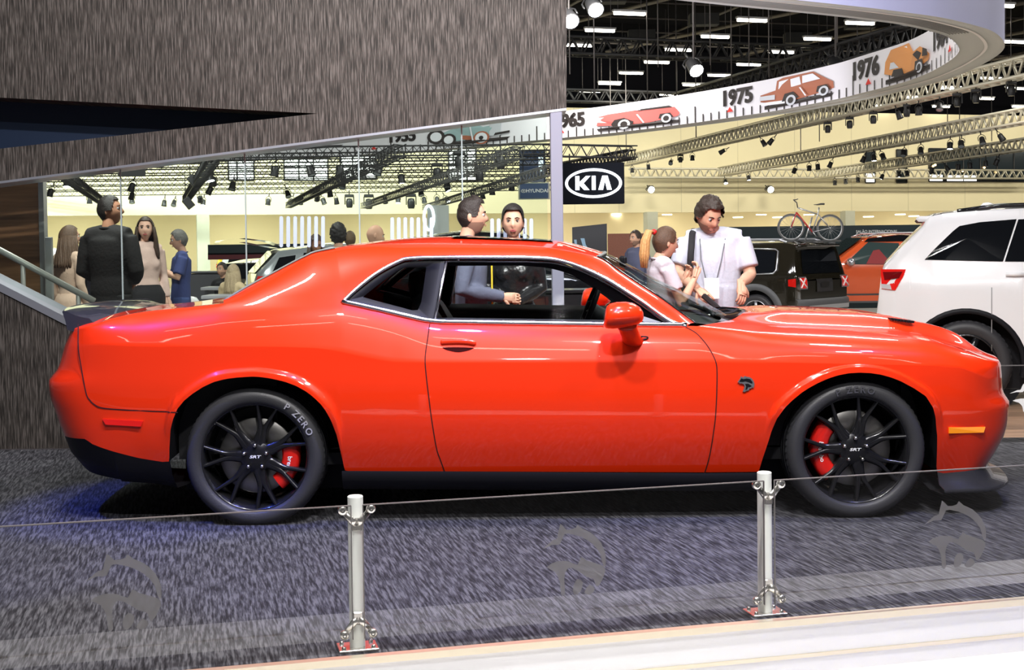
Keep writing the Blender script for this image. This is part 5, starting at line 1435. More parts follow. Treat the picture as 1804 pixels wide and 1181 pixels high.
# ------------------------------------------------------------------ cabin
g = MB()
g.box((-.25, 0, .30), (3.2, 1.5, .06)); g.box((-1.65, 0, .68), (.5, 1.5, .75)); g.box((1.02, 0, .62), (.5, 1.5, .56)); g.box((2.0, 0, .45), (.4, 1.2, .35)); g.build('underbody', INT, car)
for m_ in (1, -1):
    g = MB(); rows = []
    for x in np.linspace(DLOX + .05, M1[-1].x - .02, 24):
        b = belt(x)
        rows.append([Vector((x, (b.y + .02) * m_, b.z - .004)), Vector((x, (b.y + .055) * m_, b.z + .006 + .018 * sstep(-.75, -.5, x))), Vector((x, (b.y + .10) * m_, b.z - .03)), Vector((x, (b.y + .12) * m_, .34))])
    g.grid(rows); g.build('door_trim', INT, car)
def seat(x, y, s=1.0, rear=False):
    g = MB()
    g.grid([[Vector((x + a, y + w * k, z)) for k in (-1, -.8, 0, .8, 1)] for a, z, w in ((.30, .46, .24), (.30, .56, .25), (.02, .57, .26), (-.16, .58, .26))])
    def cs(dx, z, w, th, bol): return [Vector((x + dx + q * th, y + w * math.cos(t), z)) for t, q in ((math.pi, 0), (2.5, 1 + bol), (2.0, 1), (1.57, .9), (1.14, 1), (.64, 1 + bol), (0, 0), (-.8, -1), (-1.57, -1.1), (-2.34, -1))]
    rows = [cs(-.12, .50, .25, .07, .6), cs(-.18, .62, .27, .07, .7), cs(-.24, .78, .28, .065, .7), cs(-.29, .94, .26, .055, .5), cs(-.32, 1.03, .20, .05, .2), cs(-.325, 1.05, .13, .05, 0)]
    hz = 1.06
    rows += [cs(-.325, 1.075, .12, .045, 0), cs(-.325, 1.10, .145, .055, 0), cs(-.335, 1.17, .145, .055, 0), cs(-.345, 1.225, .12, .04, 0), cs(-.345, 1.235, .05, .02, 0)]
    g.grid(rows, close_u=True); g.build('rear_seat' if rear else 'front_seat', LEA, car)
seat(-.36, -.37); seat(-.36, .37)
for y in (-.34, .34):
    g = MB(); rows = []
    for z, w, d in ((.5, .30, .06), (.9, .30, .06), (1.02, .28, .05), (1.05, .13, .05), (1.10, .15, .06), (1.17, .14, .05), (1.185, .08, .02)):
        rows.append([Vector((-1.22 - (z - .5) * .30 + d * math.cos(t), y + w * math.sin(t), z)) for t in np.linspace(0, 2 * math.pi, 14, endpoint=False)])
    g.grid(rows, close_u=True); g.build('rear_seat', LEA, car)
g = MB(); rows = []
for y in np.linspace(-.74, .74, 17):
    b_ = .03 if .12 < y < .62 else 0
    rows.append([Vector((.98, y, .93)), Vector((.72, y, .965)), Vector((.55, y, .955 + b_)), Vector((.47, y, .93 + b_)), Vector((.45, y, .86)), Vector((.52, y, .60)), Vector((.6, y, .40))])
g.grid(rows); g.build('dashboard', INT, car)
W0 = Vector((CL(1037, 541, .37)[0], .37, CL(1037, 541, .37)[1] - .02)); ax = Vector((.90, 0, -.36)).normalized(); au = Vector((.36, 0, .90)).normalized()
sw = MB(); sw.tube([W0 + au * (.185 * math.sin(t)) + Vector((0, .185 * math.cos(t), 0)) for t in np.linspace(0, 2 * math.pi, 40, endpoint=False)], .017, 8, closed=True)
steer = sw.build('steering_wheel', BLK, car)
g = MB(); g.lathe([(0, .03), (.05, .025), (.065, 0), (.05, -.04), (.03, -.2)], 18, Matrix.Translation(W0 - ax * .0) @ ax.to_track_quat('Z', 'Y').to_matrix().to_4x4() @ Matrix.Rotation(math.pi, 4, 'X')); g.build('steering_hub', INT, steer)
for t in (0, math.pi, -math.pi / 2):
    g = MB(); d = au * math.sin(t) + Vector((0, math.cos(t), 0)); g.tube([W0 + d * .04, W0 + d * .18], .014, 6, flat=(1.4, .6)); g.build('steering_spoke', BLK, steer)
g = MB(); hp = Vector((.42, 0, 1.27)); g.box(hp, (.025, .24, .06), bev=.01); g.build('rear_view_mirror', BLK, car)
# ================================================================== other vehicles
def interp(xs, ys): return lambda x: float(np.interp(x, xs, ys))
def smoothf(xs, ys, w=6):
    X, Y = smooth_tab(np.array(xs, float), np.array(ys, float), 600, w); return lambda x: float(np.interp(x, X, Y))
TYR = RUB
def simple_wheel(car, x, y, r, side, rimc, nsp=5, w=.22, name='wheel'):
    B = Matrix(((1, 0, 0), (0, 0, side), (0, 1, 0))).to_4x4(); M_ = Matrix.Translation((x, y, r)) @ B
    rr_ = r * .68; g = MB(); g.lathe([(rr_ * .96, 0), (rr_ + .006, .006), (rr_ + .004, -.01), (rr_ * .93, -.05), (rr_ * .9, -.16)], 36, M_)
    wh = g.build(name, rimc, car)
    g = MB(); g.lathe([(rr_, -.005), (rr_ + .02, .012), ((rr_ + r) / 2, .018), (r - .03, .012), (r - .006, -.012), (r, -.04), (r, -w + .04), (r - .02, -w), (rr_, -w)], 40, M_)
    for k in range(44):
        a = 2 * math.pi * k / 44; b = a + .08; g.add([M_ @ Vector((q * math.cos(t), q * math.sin(t), h)) for t, q, h in ((a, r + .003, -.06), (b, r + .003, -.06), (b, r + .002, -.02), (a, r + .002, -.02), (b, r - .012, -.004), (a, r - .012, -.004))], [(0, 1, 2, 3), (3, 2, 4, 5)], 0, False)
    g.build('tyre', TYR, wh)
    for k in range(nsp):
        a = 2 * math.pi * k / nsp + .3; g = MB(); P = [M_ @ Vector((q * math.cos(a), q * math.sin(a), h)) for q, h in ((.03, -.03), (rr_ * .5, -.02), (rr_ * .95, -.012))]; g.tube(P, [.04, .034, .03], 6, flat=(1, .5)); g.build('spoke', rimc, wh)
    g = MB(); g.lathe([(0, -.01), (.05, -.012), (.06, -.04)], 14, M_); g.build('hub_cap', rimc, wh)
    return wh
def shell(car, xs, zlow0, ztop, wid, zbelt, wroof, paint, nv=12, name='body', crown=.03, roofpaint=None, arches=()):
    """body loft: sides between zlow and ztop, leaning in above zbelt, closed over the top and at both ends"""
    cols_ = []
    def zlow(x):
        z = zlow0(x)
        for xc, r, zc in arches:
            if abs(x - xc) < r: z = max(z, zc + math.sqrt(r * r - (x - xc) ** 2))
        return z
    xs = list(xs)
    for xc, r, zc in arches: xs += [xc + r * math.cos(t) for t in np.linspace(.02, math.pi - .02, 26)] + [xc - r - .002, xc + r + .002]
    xs = sorted(xs); xs = [xs[0]] + [b for a, b in zip(xs[:-1], xs[1:]) if b - a > .0012]
    for x in xs:
        zl, zt, zb, w, wr = zlow(x), ztop(x), zbelt(x), wid(x), wroof(x)
        col = []
        for k in range(nv + 1):
            z = zl + (zt - zl) * k / nv
            y = w * (1 - .035 * ((zb - z) / max(.3, zb - .2)) ** 2) if z <= zb else w + (wr - w) * ((z - zb) / max(.05, 1.62 - zb)) ** 1.1
            if k == nv: y -= .03
            col.append(Vector((x, -y, z)))
        cols_.append(col)
    g = MB(); mirr = lambda c: [Vector((p.x, -p.y, p.z)) for p in c]
    g.grid(cols_); g.grid([mirr(c) for c in cols_])
    top = []
    for c in cols_:
        e = c[-1]; top.append([Vector((e.x, e.y * t, e.z + crown * (1 - t * t))) for t in np.linspace(1, -1, 13)])
    g.grid(top, 1 if roofpaint else 0)
    for c in (cols_[0], cols_[-1]):
        g.grid([[Vector((p.x, p.y * t, p.z)) for t in np.linspace(1, -1, 9)] for p in c])
    o = g.build(name, [paint, roofpaint] if roofpaint else paint, car, weld=True); sharp(o, 38)
    def surf(x, z, off=.006):
        zl, zt, zb, w, wr = zlow(x), ztop(x), zbelt(x), wid(x), wroof(x)
        y = w * (1 - .035 * ((zb - z) / max(.3, zb - .2)) ** 2) if z <= zb else w + (wr - w) * ((z - zb) / max(.05, 1.62 - zb)) ** 1.1
        return Vector((x, -(y + off), z))
    return surf
def patch(car, surf, pts, m, name, off=.006, sides=(1, -1), th=0):
    """flat or curved panel on the body side from a polygon in (x, z)"""
    for s_ in sides:
        P = []
        for i in range(len(pts)):
            p, q = pts[i], pts[(i + 1) % len(pts)]
            for j in range(4): P.append(surf(p[0] + (q[0] - p[0]) * j / 4, p[1] + (q[1] - p[1]) * j / 4, off))
        g = MB(); P = [Vector((v.x, v.y * s_, v.z)) for v in P]; n = len(P); c = sum(P, Vector()) / n
        g.add(P + [c], [(i, (i + 1) % n, n) for i in range(n)], 0, False); g.build(name, m, car)
def arch_trim(car, x, r0, r1, zc, surf, m, name='wheel_arch_trim', sides=(1, -1), a0=-12, a1=192, off=.03, sq=1.0):
    for s_ in sides:
        rows = []
        for a in np.linspace(math.radians(a0), math.radians(a1), 26):
            row = []
            for r, o_ in ((r0, -.14), (r0, off), (r1 * .97, off), (r1, .0)):
                ca, sa = math.cos(a), math.sin(a); k = 1 / max(abs(ca) ** sq + abs(sa) ** sq, 1e-6) ** (1 / sq) if sq > 2 else 1
                xx, zz = x + r * ca * k, zc + r * sa * k; p = surf(xx, max(zz, .25), o_); row.append(Vector((xx, p.y * s_, zz)))
            rows.append(row)
        g = MB(); g.grid(rows); g.build(name, m, car)
        g = MB(); g.lathe([(0, 0), (r0 * 1.15, 0)], 28, Matrix.Translation((x, surf(x, .9, -.26).y * s_, zc)) @ Matrix.Rotation(math.pi / 2, 4, 'X')); g.build('wheel_well', BLK, car)
WPAINT = mat('white_paint', (.88, .88, .90), .25, coat=1)
BPAINT = mat('dark_olive_black_paint', (.014, .012, .008), .10, coat=1)
OPAINT = mat('orange_paint', (.82, .12, .03), .3, coat=1)
SPAINT = mat('silver_paint', (.50, .53, .57), .25, .6, coat=1)
KPAINT = mat('black_paint', (.008, .008, .010), .1, coat=1)
CLAD = mat('grey_cladding', (.085, .088, .095), .55)
DGLS = mat('privacy_glass', (.006, .007, .009), .06, coat=1)
SILV = mat('silver_trim', (.55, .56, .60), .28, .8)
# ---- white SUV, tail to the left, side on
WYAW = math.radians(-16.5); WE = Vector((math.cos(WYAW), math.sin(WYAW), 0)); WN = Vector((-WE.y, WE.x, 0))
_w0 = atY(1702, 648, 11.3); WO = Vector((_w0.x, 11.3, 0)) + WE * 1.44 + WN * .94
WS = thing('suv', 'white family SUV with dark windows parked behind the nose of the red coupe', 'car', (WO.x, WO.y, FLOOR_Z + .10), WYAW)
WS_off = WS.location
def wl(px_, py_, Y=11.32):
    """photo point on a plane along the SUV, Y-11.32 metres behind its near side"""
    r_ = pray(px_, py_); o_ = Vector((0, 0, EYE)); q = Vector((WO.x, WO.y, 0)) - WN * (.94 - (Y - 11.32))
    k = (q - o_).dot(WN) / r_.dot(WN); p = o_ + r_ * k
    return ((p - WO).dot(WE), p.z - WS_off.z)
xs = np.concatenate([np.linspace(-2.42, -2.0, 16), np.linspace(-1.95, 2.0, 50), np.linspace(2.05, 2.4, 10)])
rx = wl(1537, 548)[0]; sx = wl(1619, 383)[0]
xs = np.concatenate([np.linspace(rx, rx + .5, 22), np.linspace(rx + .53, 2.0, 50), np.linspace(2.05, 2.4, 10)])
zr = [wl(a, b) for a, b in ((1537, 545), (1549, 512), (1553, 474), (1557, 469), (1590, 434), (1630, 396), (1632, 385), (1650, 378), (1692, 373), (1760, 368), (1804, 366))]
ws = shell(WS, xs, interp([rx, rx + .25, -1.5, 2.4], [.50, .30, .28, .32]), smoothf([rx, rx + .03] + [a for a, _ in zr[1:]] + [.2, .75, 1.25, 1.35, 2.2, 2.4], [.62, .80] + [b for _, b in zr[1:]] + [1.74, 1.66, 1.20, 1.12, 1.02, .85], 2),
    smoothf([rx, rx + .06, rx + .2, rx + .5, 1.5, 2.2, 2.4], [.72, .82, .90, .945, .945, .90, .78], 4), smoothf([rx, 2.4], [1.08, 1.02]), smoothf([rx, rx + .4, 1.2, 2.4], [.66, .71, .72, .7]), WPAINT, 18, arches=[(wl(1702, 648)[0], .46, .37), (wl(1702, 648)[0] + 2.915, .46, .37)])
patch(WS, ws, [wl(a, b) for a, b in ((1629, 458), (1649, 437), (1680, 407.5), (1692, 398), (1729, 391), (1795, 385.5), (1768, 461))], DGLS, 'quarter_window', .008)
x0, z0_ = wl(1771, 461); x1, z1_ = wl(1798, 386)
patch(WS, ws, [(x0, z0_), (x1, z1_), (x1 + .55, z1_ + .02), (x1 + .75, z0_ - .01)], DGLS, 'rear_door_window', .008)
patch(WS, ws, [(x1 + .62, z1_ + .02), (x1 + 1.1, z1_), (x1 + 1.6, z0_), (x1 + .82, z0_ - .01)], DGLS, 'front_door_window', .008)
patch(WS, ws, [wl(a, b) for a, b in ((1551, 475), (1596, 475), (1592, 486), (1577, 512), (1553, 510))], TAIL, 'tail_light', .012)
patch(WS, ws, [wl(a, b) for a, b in ((1555, 480), (1590, 479), (1584, 490), (1558, 494))], mat('lens_dark_red', (.16, .004, .006), .1, coat=1), 'tail_light_core', .016)
patch(WS, ws, [wl(a, b) for a, b in ((1552, 501), (1568, 502), (1571, 511), (1553, 509))], mat('lens_clear', (.6, .58, .6), .1, coat=1), 'reverse_light', .016)
wcx = wl(1702, 648)[0]
arch_trim(WS, wcx, .455, .50, .37, ws, BLK, sides=(1, -1), off=.012)
arch_trim(WS, wcx + 2.915, .455, .50, .37, ws, BLK, off=.012)
for s_ in (-1, 1):
    simple_wheel(WS, wcx, s_ * .93, .38, s_, RIMM, 7); simple_wheel(WS, wcx + 2.915, s_ * .93, .38, s_, RIMM, 7)
h0 = wl(1772, 484); g = MB(); g.tube([ws(h0[0], h0[1], .02), ws(h0[0] + .07, h0[1], .03), ws(h0[0] + .16, h0[1], .02)], .016, 8); g.build('door_handle', WPAINT, WS)
for s_ in (1, -1):
    g = MB(); g.tube([Vector((x, .60 * s_, wl(px_, py_, 11.7)[1] + .02)) for x, px_, py_ in ((wl(1686, 376, 11.7)[0], 1686, 377), (wl(1757, 367, 11.7)[0], 1757, 367), (1.0, 1804, 364), (1.1, 1804, 367))], .022, 8); g.build('roof_rail', GBLK, WS)
fx, fz = wl(1742, 366, 12.26); g = MB(); g.grid([[Vector((fx + a * k, w * math.sin(t) * .04, fz - .03 + h * max(0, math.cos(t)))) for t in np.linspace(-1.57, 1.57, 9)] for a, k, w, h in ((-.10, 1, .2, .02), (-.05, 1, .8, .075), (.0, 1, 1, .08), (.08, 1, .8, .05), (.12, 1, .1, .01))]); g.build('antenna_fin', WPAINT, WS)
g = MB(); g.grid([[Vector((rx + d, y, z)) for y in np.linspace(-.70, .70, 9)] for d, z in ((-.01, .46), (-.03, .60), (.0, .66))]); g.build('rear_bumper', WPAINT, WS)
p0 = wl(1619, 383); g = MB(); g.box((p0[0] + .16, 0, p0[1] - .01), (.36, 1.30, .05), bev=.02); g.build('roof_spoiler', WPAINT, WS)
g = MB(); sl = ws(wcx + .5, .9, .001); 
for xx in (wl(1747, 500)[0],):
    g.tube([ws(xx - .0, z, .002) for z in np.linspace(.5, 1.05, 6)], .004, 4); g.build('door_seam', mat('seam_grey', (.35, .35, .36), .6), WS)
# ---- black SUV seen from behind its left corner, bicycle on its roof
phi = math.radians(42); RD = 22.0
BSp = atY(1405, 500, RD)
BS = thing('suv', 'glossy black boxy SUV with grey wheel arches standing behind the photographer', 'car', (BSp.x - .743 * 2.1 + .669 * .88, RD + .669 * 2.1 + .743 * .88, FLOOR_Z), math.pi - phi); BS.scale = (1, 1, .93)
xs = np.concatenate([np.linspace(-2.12, -1.8, 12), np.linspace(-1.76, 1.9, 46), np.linspace(1.93, 2.12, 6)])
bs = shell(BS, xs, interp([-2.12, -1.7, 1.7, 2.12], [.42, .34, .34, .36]), smoothf([-2.12, -2.08, -2.02, -1.98, -1.90, -1.7, -.5, .25, .50, 1.0, 1.12, 1.9, 2.05, 2.12], [.95, 1.02, 1.25, 1.56, 1.62, 1.655, 1.665, 1.64, 1.55, 1.15, 1.10, 1.02, .92, .80], 2),
    smoothf([-2.12, -2.05, -1.9, 1.8, 2.05, 2.12], [.82, .86, .89, .89, .84, .74], 3), interp([-2.2, 2.2], [1.06, 1.02]), interp([-2.2, 2.2], [.70, .70]), BPAINT, 16, arches=[(-1.28, .43, .36), (1.29, .43, .36)])
for pts, nm in (([(-1.66, 1.10), (-1.62, 1.50), (-1.20, 1.53), (-1.16, 1.10)], 'cargo_window'), ([(-1.06, 1.09), (-1.08, 1.53), (-.28, 1.55), (-.22, 1.08)], 'rear_door_window'), ([(-.10, 1.08), (-.14, 1.55), (.36, 1.54), (.86, 1.10)], 'front_door_window')):
    patch(BS, bs, pts, DGLS, nm, .010)
for pts in ([(-1.14, 1.09), (-1.17, 1.52), (-1.09, 1.52), (-1.07, 1.09)], [(-.21, 1.08), (-.27, 1.54), (-.15, 1.54), (-.11, 1.08)]):
    patch(BS, bs, pts, mat('pillar_silver', (.40, .41, .40), .35, .3), 'window_pillar', .012)
for s_ in (1, -1):
    g = MB(); g.tube([Vector((p.x, p.y * s_, p.z)) for p in (bs(-1.15, 1.07, .014), bs(-1.64, 1.09, .014), bs(-1.69, 1.16, .014), bs(-1.66, 1.50, .014), bs(-1.60, 1.535, .014), bs(-1.1, 1.55, .014))], .014, 6); g.build('window_moulding', SILV, BS)
arch_trim(BS, -1.28, .42, .54, .36, bs, CLAD, off=.03); arch_trim(BS, 1.29, .42, .54, .36, bs, CLAD, off=.03)
for s_ in (-1, 1):
    simple_wheel(BS, -1.28, s_ * .88, .35, s_, SILV, 5); simple_wheel(BS, 1.29, s_ * .88, .35, s_, SILV, 5)
patch(BS, bs, [(-.75, .34), (-.75, .50), (.75, .50), (.75, .34)], CLAD, 'sill_cladding', .015)
def rear(y, z, d=0.0):      # point on the tail
    return Vector((float(np.interp(z, [.3, .42, .62, .70, .95, 1.02, 1.25, 1.56], [-2.13, -2.16, -2.17, -2.125, -2.12, -2.085, -2.03, -1.985])) - d, y, z))
def rpatch(pts, m, nm, d=.012):
    g = MB(); P = []
    for i in range(len(pts)):
        p, q = pts[i], pts[(i + 1) % len(pts)]
        for j in range(4): P.append(rear(p[0] + (q[0] - p[0]) * j / 4, p[1] + (q[1] - p[1]) * j / 4, d))
    n = len(P); c = sum(P, Vector()) / n; g.add(P + [c], [(i, (i + 1) % n, n) for i in range(n)], 0, False); return g.build(nm, m, BS)
rpatch([(-.66, 1.08), (-.58, 1.52), (.58, 1.52), (.66, 1.08)], DGLS, 'rear_window')
rpatch([(-.28, .74), (-.28, .98), (.28, .98), (.28, .74)], mat('plate_recess', (.02, .02, .022), .4), 'plate_recess', .014)
rpatch([(-.14, .82), (-.14, .92), (.14, .92), (.14, .82)], mat('plate_black', (.01, .01, .01), .3), 'number_plate', .02)
for s_ in (-1, 1):
    rpatch([(s_ * .86, .80), (s_ * .86, 1.03), (s_ * .60, 1.03), (s_ * .60, .80)], SILV, 'tail_light_frame', .014)
    rpatch([(s_ * .84, .82), (s_ * .84, 1.01), (s_ * .62, 1.01), (s_ * .62, .82)], TAIL, 'tail_light', .02)
    for a, b in (((.83, .83), (.64, 1.0)), ((.83, 1.0), (.64, .83))):
        g = MB(); g.rod(rear(s_ * a[0], a[1], .026), rear(s_ * b[0], b[1], .026), .014, 5); g.build('tail_light_cross', mat('lens_white', (.85, .75, .75), .2), BS)
    patch(BS, bs, [(-2.06, .84), (-2.06, 1.0), (-1.93, .98), (-1.93, .86)], TAIL, 'side_lamp', .012)
g = MB(); g.grid([[rear(y, z, d - (abs(y) / .9) ** 6 * .1) for y in np.linspace(-.90, .90, 15)] for z, d in ((.34, .0), (.40, .05), (.54, .06), (.60, .04), (.62, .0))]); g.build('rear_bumper', CLAD, BS)
rpatch([(-.70, .42), (-.70, .50), (.70, .50), (.70, .42)], SILV, 'bumper_insert', .06)
g = MB(); g.box((-2.0, 0, 1.60), (.24, 1.16, .045), bev=.015); g.build('roof_spoiler', BPAINT, BS)
for s_ in (-1, 1):
    g = MB(); g.tube([(-1.75, s_ * .62, 1.66), (-1.6, s_ * .62, 1.72), (.2, s_ * .62, 1.72), (.36, s_ * .62, 1.65)], .022, 6); g.build('roof_rail', SILV, BS)
# ---- bicycle on the roof
BKs = .70
bkc = atY(1428, 401, 22.9)
BK = thing('bicycle', 'silver and red bicycle mounted upright on the roof of the black SUV', 'bicycle', bkc, 0); BK.scale = (BKs,) * 3
SB = mat('bike_silver', (.55, .56, .58), .3, .8); RB_ = mat('bike_red', (.5, .03, .03), .35, coat=.6); DKB = mat('bike_dark', (.05, .05, .05), .5)
sc_ = 22.9 / F / BKs
bx = lambda px_, py_: Vector(((px_ - 1428) * sc_, 0, (401 - py_) * sc_))
bw = []
for (px_, py_) in ((1393.5, 400.5), (1462, 402.5)):
    c = bx(px_, py_); r_ = 22.5 * sc_
    g = MB(); g.tube([c + Vector((r_ * math.cos(t), 0, r_ * math.sin(t))) for t in np.linspace(0, 2 * math.pi, 40, endpoint=False)], .026, 6, closed=True); wh = g.build('bicycle_wheel', mat('bike_tyre', (.10, .10, .10), .7), BK)
    g = MB(); g.tube([c + Vector((r_ * .93 * math.cos(t), 0, r_ * .93 * math.sin(t))) for t in np.linspace(0, 2 * math.pi, 40, endpoint=False)], .014, 5, closed=True); g.build('wheel_rim', SB, wh)
    g = MB()
    for k in range(18):
        t = 2 * math.pi * k / 18; g.rod(c + Vector((0, .02 * (-1) ** k, 0)), c + Vector((r_ * .92 * math.cos(t), 0, r_ * .92 * math.sin(t))), .003, 3)
    o = g.build('wheel_spokes', SB, wh); o['kind'] = 'stuff'
    g = MB(); g.rod(c - Vector((0, .05, 0)), c + Vector((0, .05, 0)), .02, 8); g.build('wheel_hub', SB, wh)
FW, RWh = bx(1393.5, 400.5), bx(1462, 402.5)
HD0, HD1, BB, ST, SD = bx(1405.5, 366), bx(1403, 374), bx(1431, 409), bx(1441, 378), bx(1443, 366)
for nm, pts, r_, m_ in (('top_tube', (HD0, ST), .018, SB), ('down_tube', (HD1, BB), .022, RB_), ('seat_tube', (BB, ST, SD), .018, SB), ('handlebar_stem', (HD0, bx(1404, 357), bx(1399, 353)), .014, DKB)):
    g = MB(); g.tube(list(pts), r_, 8); g.build(nm, m_, BK)
for sy in (-.04, .04):
    g = MB(); g.tube([BB + Vector((0, sy * .4, 0)), RWh + Vector((0, sy, 0))], .011, 6); g.build('chain_stay', SB, BK)
    g = MB(); g.tube([ST + Vector((0, sy * .4, 0)), RWh + Vector((0, sy, 0))], .010, 6); g.build('seat_stay', SB, BK)
    g = MB(); g.tube([HD1 + Vector((0, sy, 0)), FW + Vector((0, sy, 0))], .014, 6); g.build('fork_leg', RB_ if sy < 0 else SB, BK)
g = MB(); g.tube([bx(1395, 353) + Vector((0, -.28, 0)), bx(1398, 352), bx(1402, 352), bx(1410, 350) + Vector((0, .28, 0))], .013, 6); g.build('handlebar', DKB, BK)
g = MB(); g.tube([bx(1434, 361), bx(1440, 361), bx(1446, 360), bx(1452, 360)], [.015, .03, .045, .05], 8, flat=(1.4, .5)); g.build('saddle', DKB, BK)
g = MB(); g.lathe([(.03, -.01), (.085, -.008), (.09, 0), (.085, .008), (.03, .01)], 22, Matrix.Translation(BB) @ Matrix.Rotation(math.pi / 2, 4, 'X')); g.build('chainring', DKB, BK)
for s_ in (1, -1):
    g = MB(); e = BB + Vector((.09 * s_, -.07 * s_, -.12 * s_)); g.tube([BB + Vector((0, -.07 * s_, 0)), e], .012, 6); cr_ = g.build('crank_arm', SB, BK); g = MB(); g.box(e + Vector((0, -.05 * s_, 0)), (.09, .08, .02)); g.build('pedal', DKB, cr_)
k = thing('roof_rack', 'black bicycle rack tray fixed to the roof of the black SUV', 'roof rack', atY(1428, 425, 22.9)); g = MB(); g.box((0, 0, 0), (1.05, .08, .03)); g.build('tray', DKB, k)
g = MB(); g.rod((-.1, 0, 0), (.03, 0, .42), .014, 6); g.build('clamp_arm', SB, k)
for x in (-.3, .3):
    g = MB(); g.rod((x, -.5, -.04), (x, .5, -.04), .02, 6); g.build('cross_bar', DKB, k)
# ---- orange SUV facing left
OSp = atY(1495, 500, 25.5)
OS_ = thing('suv', 'orange SUV with black roof between the black and the white SUVs', 'car', (OSp.x + .65, 26.4, FLOOR_Z), math.pi)
xs = np.linspace(-2.15, 2.15, 60)
os_ = shell(OS_, xs, interp([-2.15, 2.15], [.34, .34]), smoothf([-2.15, -2.05, -1.8, -.4, .25, .95, 1.1, 1.95, 2.15], [.9, 1.3, 1.58, 1.66, 1.60, 1.10, 1.06, .98, .75], 3), smoothf([-2.15, -1.9, 1.8, 2.15], [.8, .89, .89, .74], 3), interp([-2.2, 2.2], [1.04, 1.0]), interp([-2.2, 2.2], [.70, .70]), OPAINT, 16, arches=[(-1.3, .41, .35), (1.3, .41, .35)])
TR_ = mat('teal_glass', (.05, .08, .08), .06, coat=1)
for pts in ([(-.36, 1.08), (-.38, 1.50), (.22, 1.53), (.72, 1.10)], [(-1.3, 1.08), (-1.2, 1.50), (-.48, 1.51), (-.46, 1.08)]): patch(OS_, os_, pts, TR_, 'side_window', .01)
patch(OS_, os_, [(-.2, 1.09), (.02, 1.38), (.14, 1.36), (.3, 1.1)], mat('red_seat', (.30, .015, .02), .5), 'seat_back', .014, sides=(-1,1))
patch(OS_, os_, [(-2.0, .34), (-2.0, .52), (2.0, .52), (2.0, .34)], CLAD, 'sill_cladding', .015)
patch(OS_, os_, [(-2.0, 1.535), (-1.85, 1.60), (-.4, 1.66), (.22, 1.60), (.3, 1.53)], KPAINT, 'roof_side', .004)
arch_trim(OS_, -1.3, .40, .47, .35, os_, BLK); arch_trim(OS_, 1.3, .40, .47, .35, os_, BLK)
for s_ in (-1, 1):
    simple_wheel(OS_, -1.3, s_ * .88, .35, s_, SILV, 5); simple_wheel(OS_, 1.3, s_ * .88, .35, s_, SILV, 5)
    g = MB(); c = os_(.62, 1.14, .10); g.ball((c.x, c.y * s_ * 1, c.z), (.08, .13, .085), 12, 8); g.build('door_mirror', SILV, OS_)
    g = MB(); g.tube([(-1.8, s_ * .62, 1.66), (-1.6, s_ * .62, 1.70), (.0, s_ * .62, 1.70), (.2, s_ * .62, 1.63)], .02, 6); g.build('roof_rail', SILV, OS_)
g = MB(); g.grid([[Vector((x, y, z)) for y in np.linspace(-.6, .6, 7)] for x, z in ((.98, 1.13), (.30, 1.615))]); g.build('windshield', TR_, OS_)
# ---- cars beyond the glass wall
def plain_car(px_, py_, D, yaw, paint, label, h=1.0, glass=None):
    p = atY(px_, py_, D); c = thing('car', label, 'car', (p.x, D, FLOOR_Z), yaw); c.scale = (1, 1, h)
    xs = np.linspace(-2.1, 2.1, 44)
    sf = shell(c, xs, interp([-2.1, 2.1], [.32, .32]), smoothf([-2.1, -2.0, -1.6, -.5, .2, .9, 1.1, 1.9, 2.1], [.85, 1.1, 1.5, 1.62, 1.58, 1.08, 1.02, .92, .7], 3), smoothf([-2.1, -1.85, 1.7, 2.1], [.78, .88, .88, .72], 3), interp([-2.2, 2.2], [1.02, .98]), interp([-2.2, 2.2], [.68, .68]), paint, 14, arches=[(-1.3, .39, .34), (1.3, .39, .34)])
    for pts in ([(-.36, 1.06), (-.40, 1.48), (.18, 1.50), (.66, 1.08)], [(-1.25, 1.06), (-1.15, 1.46), (-.52, 1.48), (-.48, 1.06)], [(-1.75, 1.1), (-1.6, 1.38), (-1.3, 1.42), (-1.38, 1.07)]): patch(c, sf, pts, glass or DGLS, 'side_window', .01)
    arch_trim(c, -1.3, .38, .42, .34, sf, BLK, off=.01); arch_trim(c, 1.3, .38, .42, .34, sf, BLK, off=.01)
    for s_ in (-1, 1):
        simple_wheel(c, -1.3, s_ * .87, .34, s_, SILV, 5); simple_wheel(c, 1.3, s_ * .87, .34, s_, SILV, 5)
        patch(c, sf, [(-2.05, .92), (-2.0, 1.05), (-1.75, 1.04), (-1.8, .94)], TAIL, 'tail_light', .012, sides=(s_,))
    g = MB(); g.grid([[Vector((x, y, z)) for y in np.linspace(-.58, .58, 7)] for x, z in ((.94, 1.11), (.28, 1.585))]); g.build('windshield', DGLS, c)
    g = MB(); g.grid([[Vector((x, y, z)) for y in np.linspace(-.58, .58, 7)] for x, z in ((-2.03, 1.1), (-1.66, 1.50))]); g.build('rear_window', DGLS, c)
    return c
plain_car(885, 470, 18.5, 0.10, KPAINT, 'black SUV behind the couple, only its roof above the red car', 1.08)
SILC = plain_car(632, 480, 25, .30, SPAINT, 'silver hatchback with its tailgate raised beyond the glass', 1.0)
g = MB(); rows = [[Vector((x, y, z)) for y in np.linspace(-.62, .62, 9)] for x, z in ((-1.55, 1.60), (-1.75, 1.68), (-2.2, 1.74), (-2.62, 1.70), (-2.66, 1.64), (-2.2, 1.67), (-1.6, 1.55))]
g.grid(rows); g.build('open_tailgate', WPAINT, SILC)
plain_car(492, 490, 31, 1.35, mat('bronze_paint', (.16, .14, .11), .25, .5, coat=1), 'dark bronze car next to the silver hatchback', .80)
plain_car(470, 490, 42, 1.45, WPAINT, 'white car beyond the seated couple')
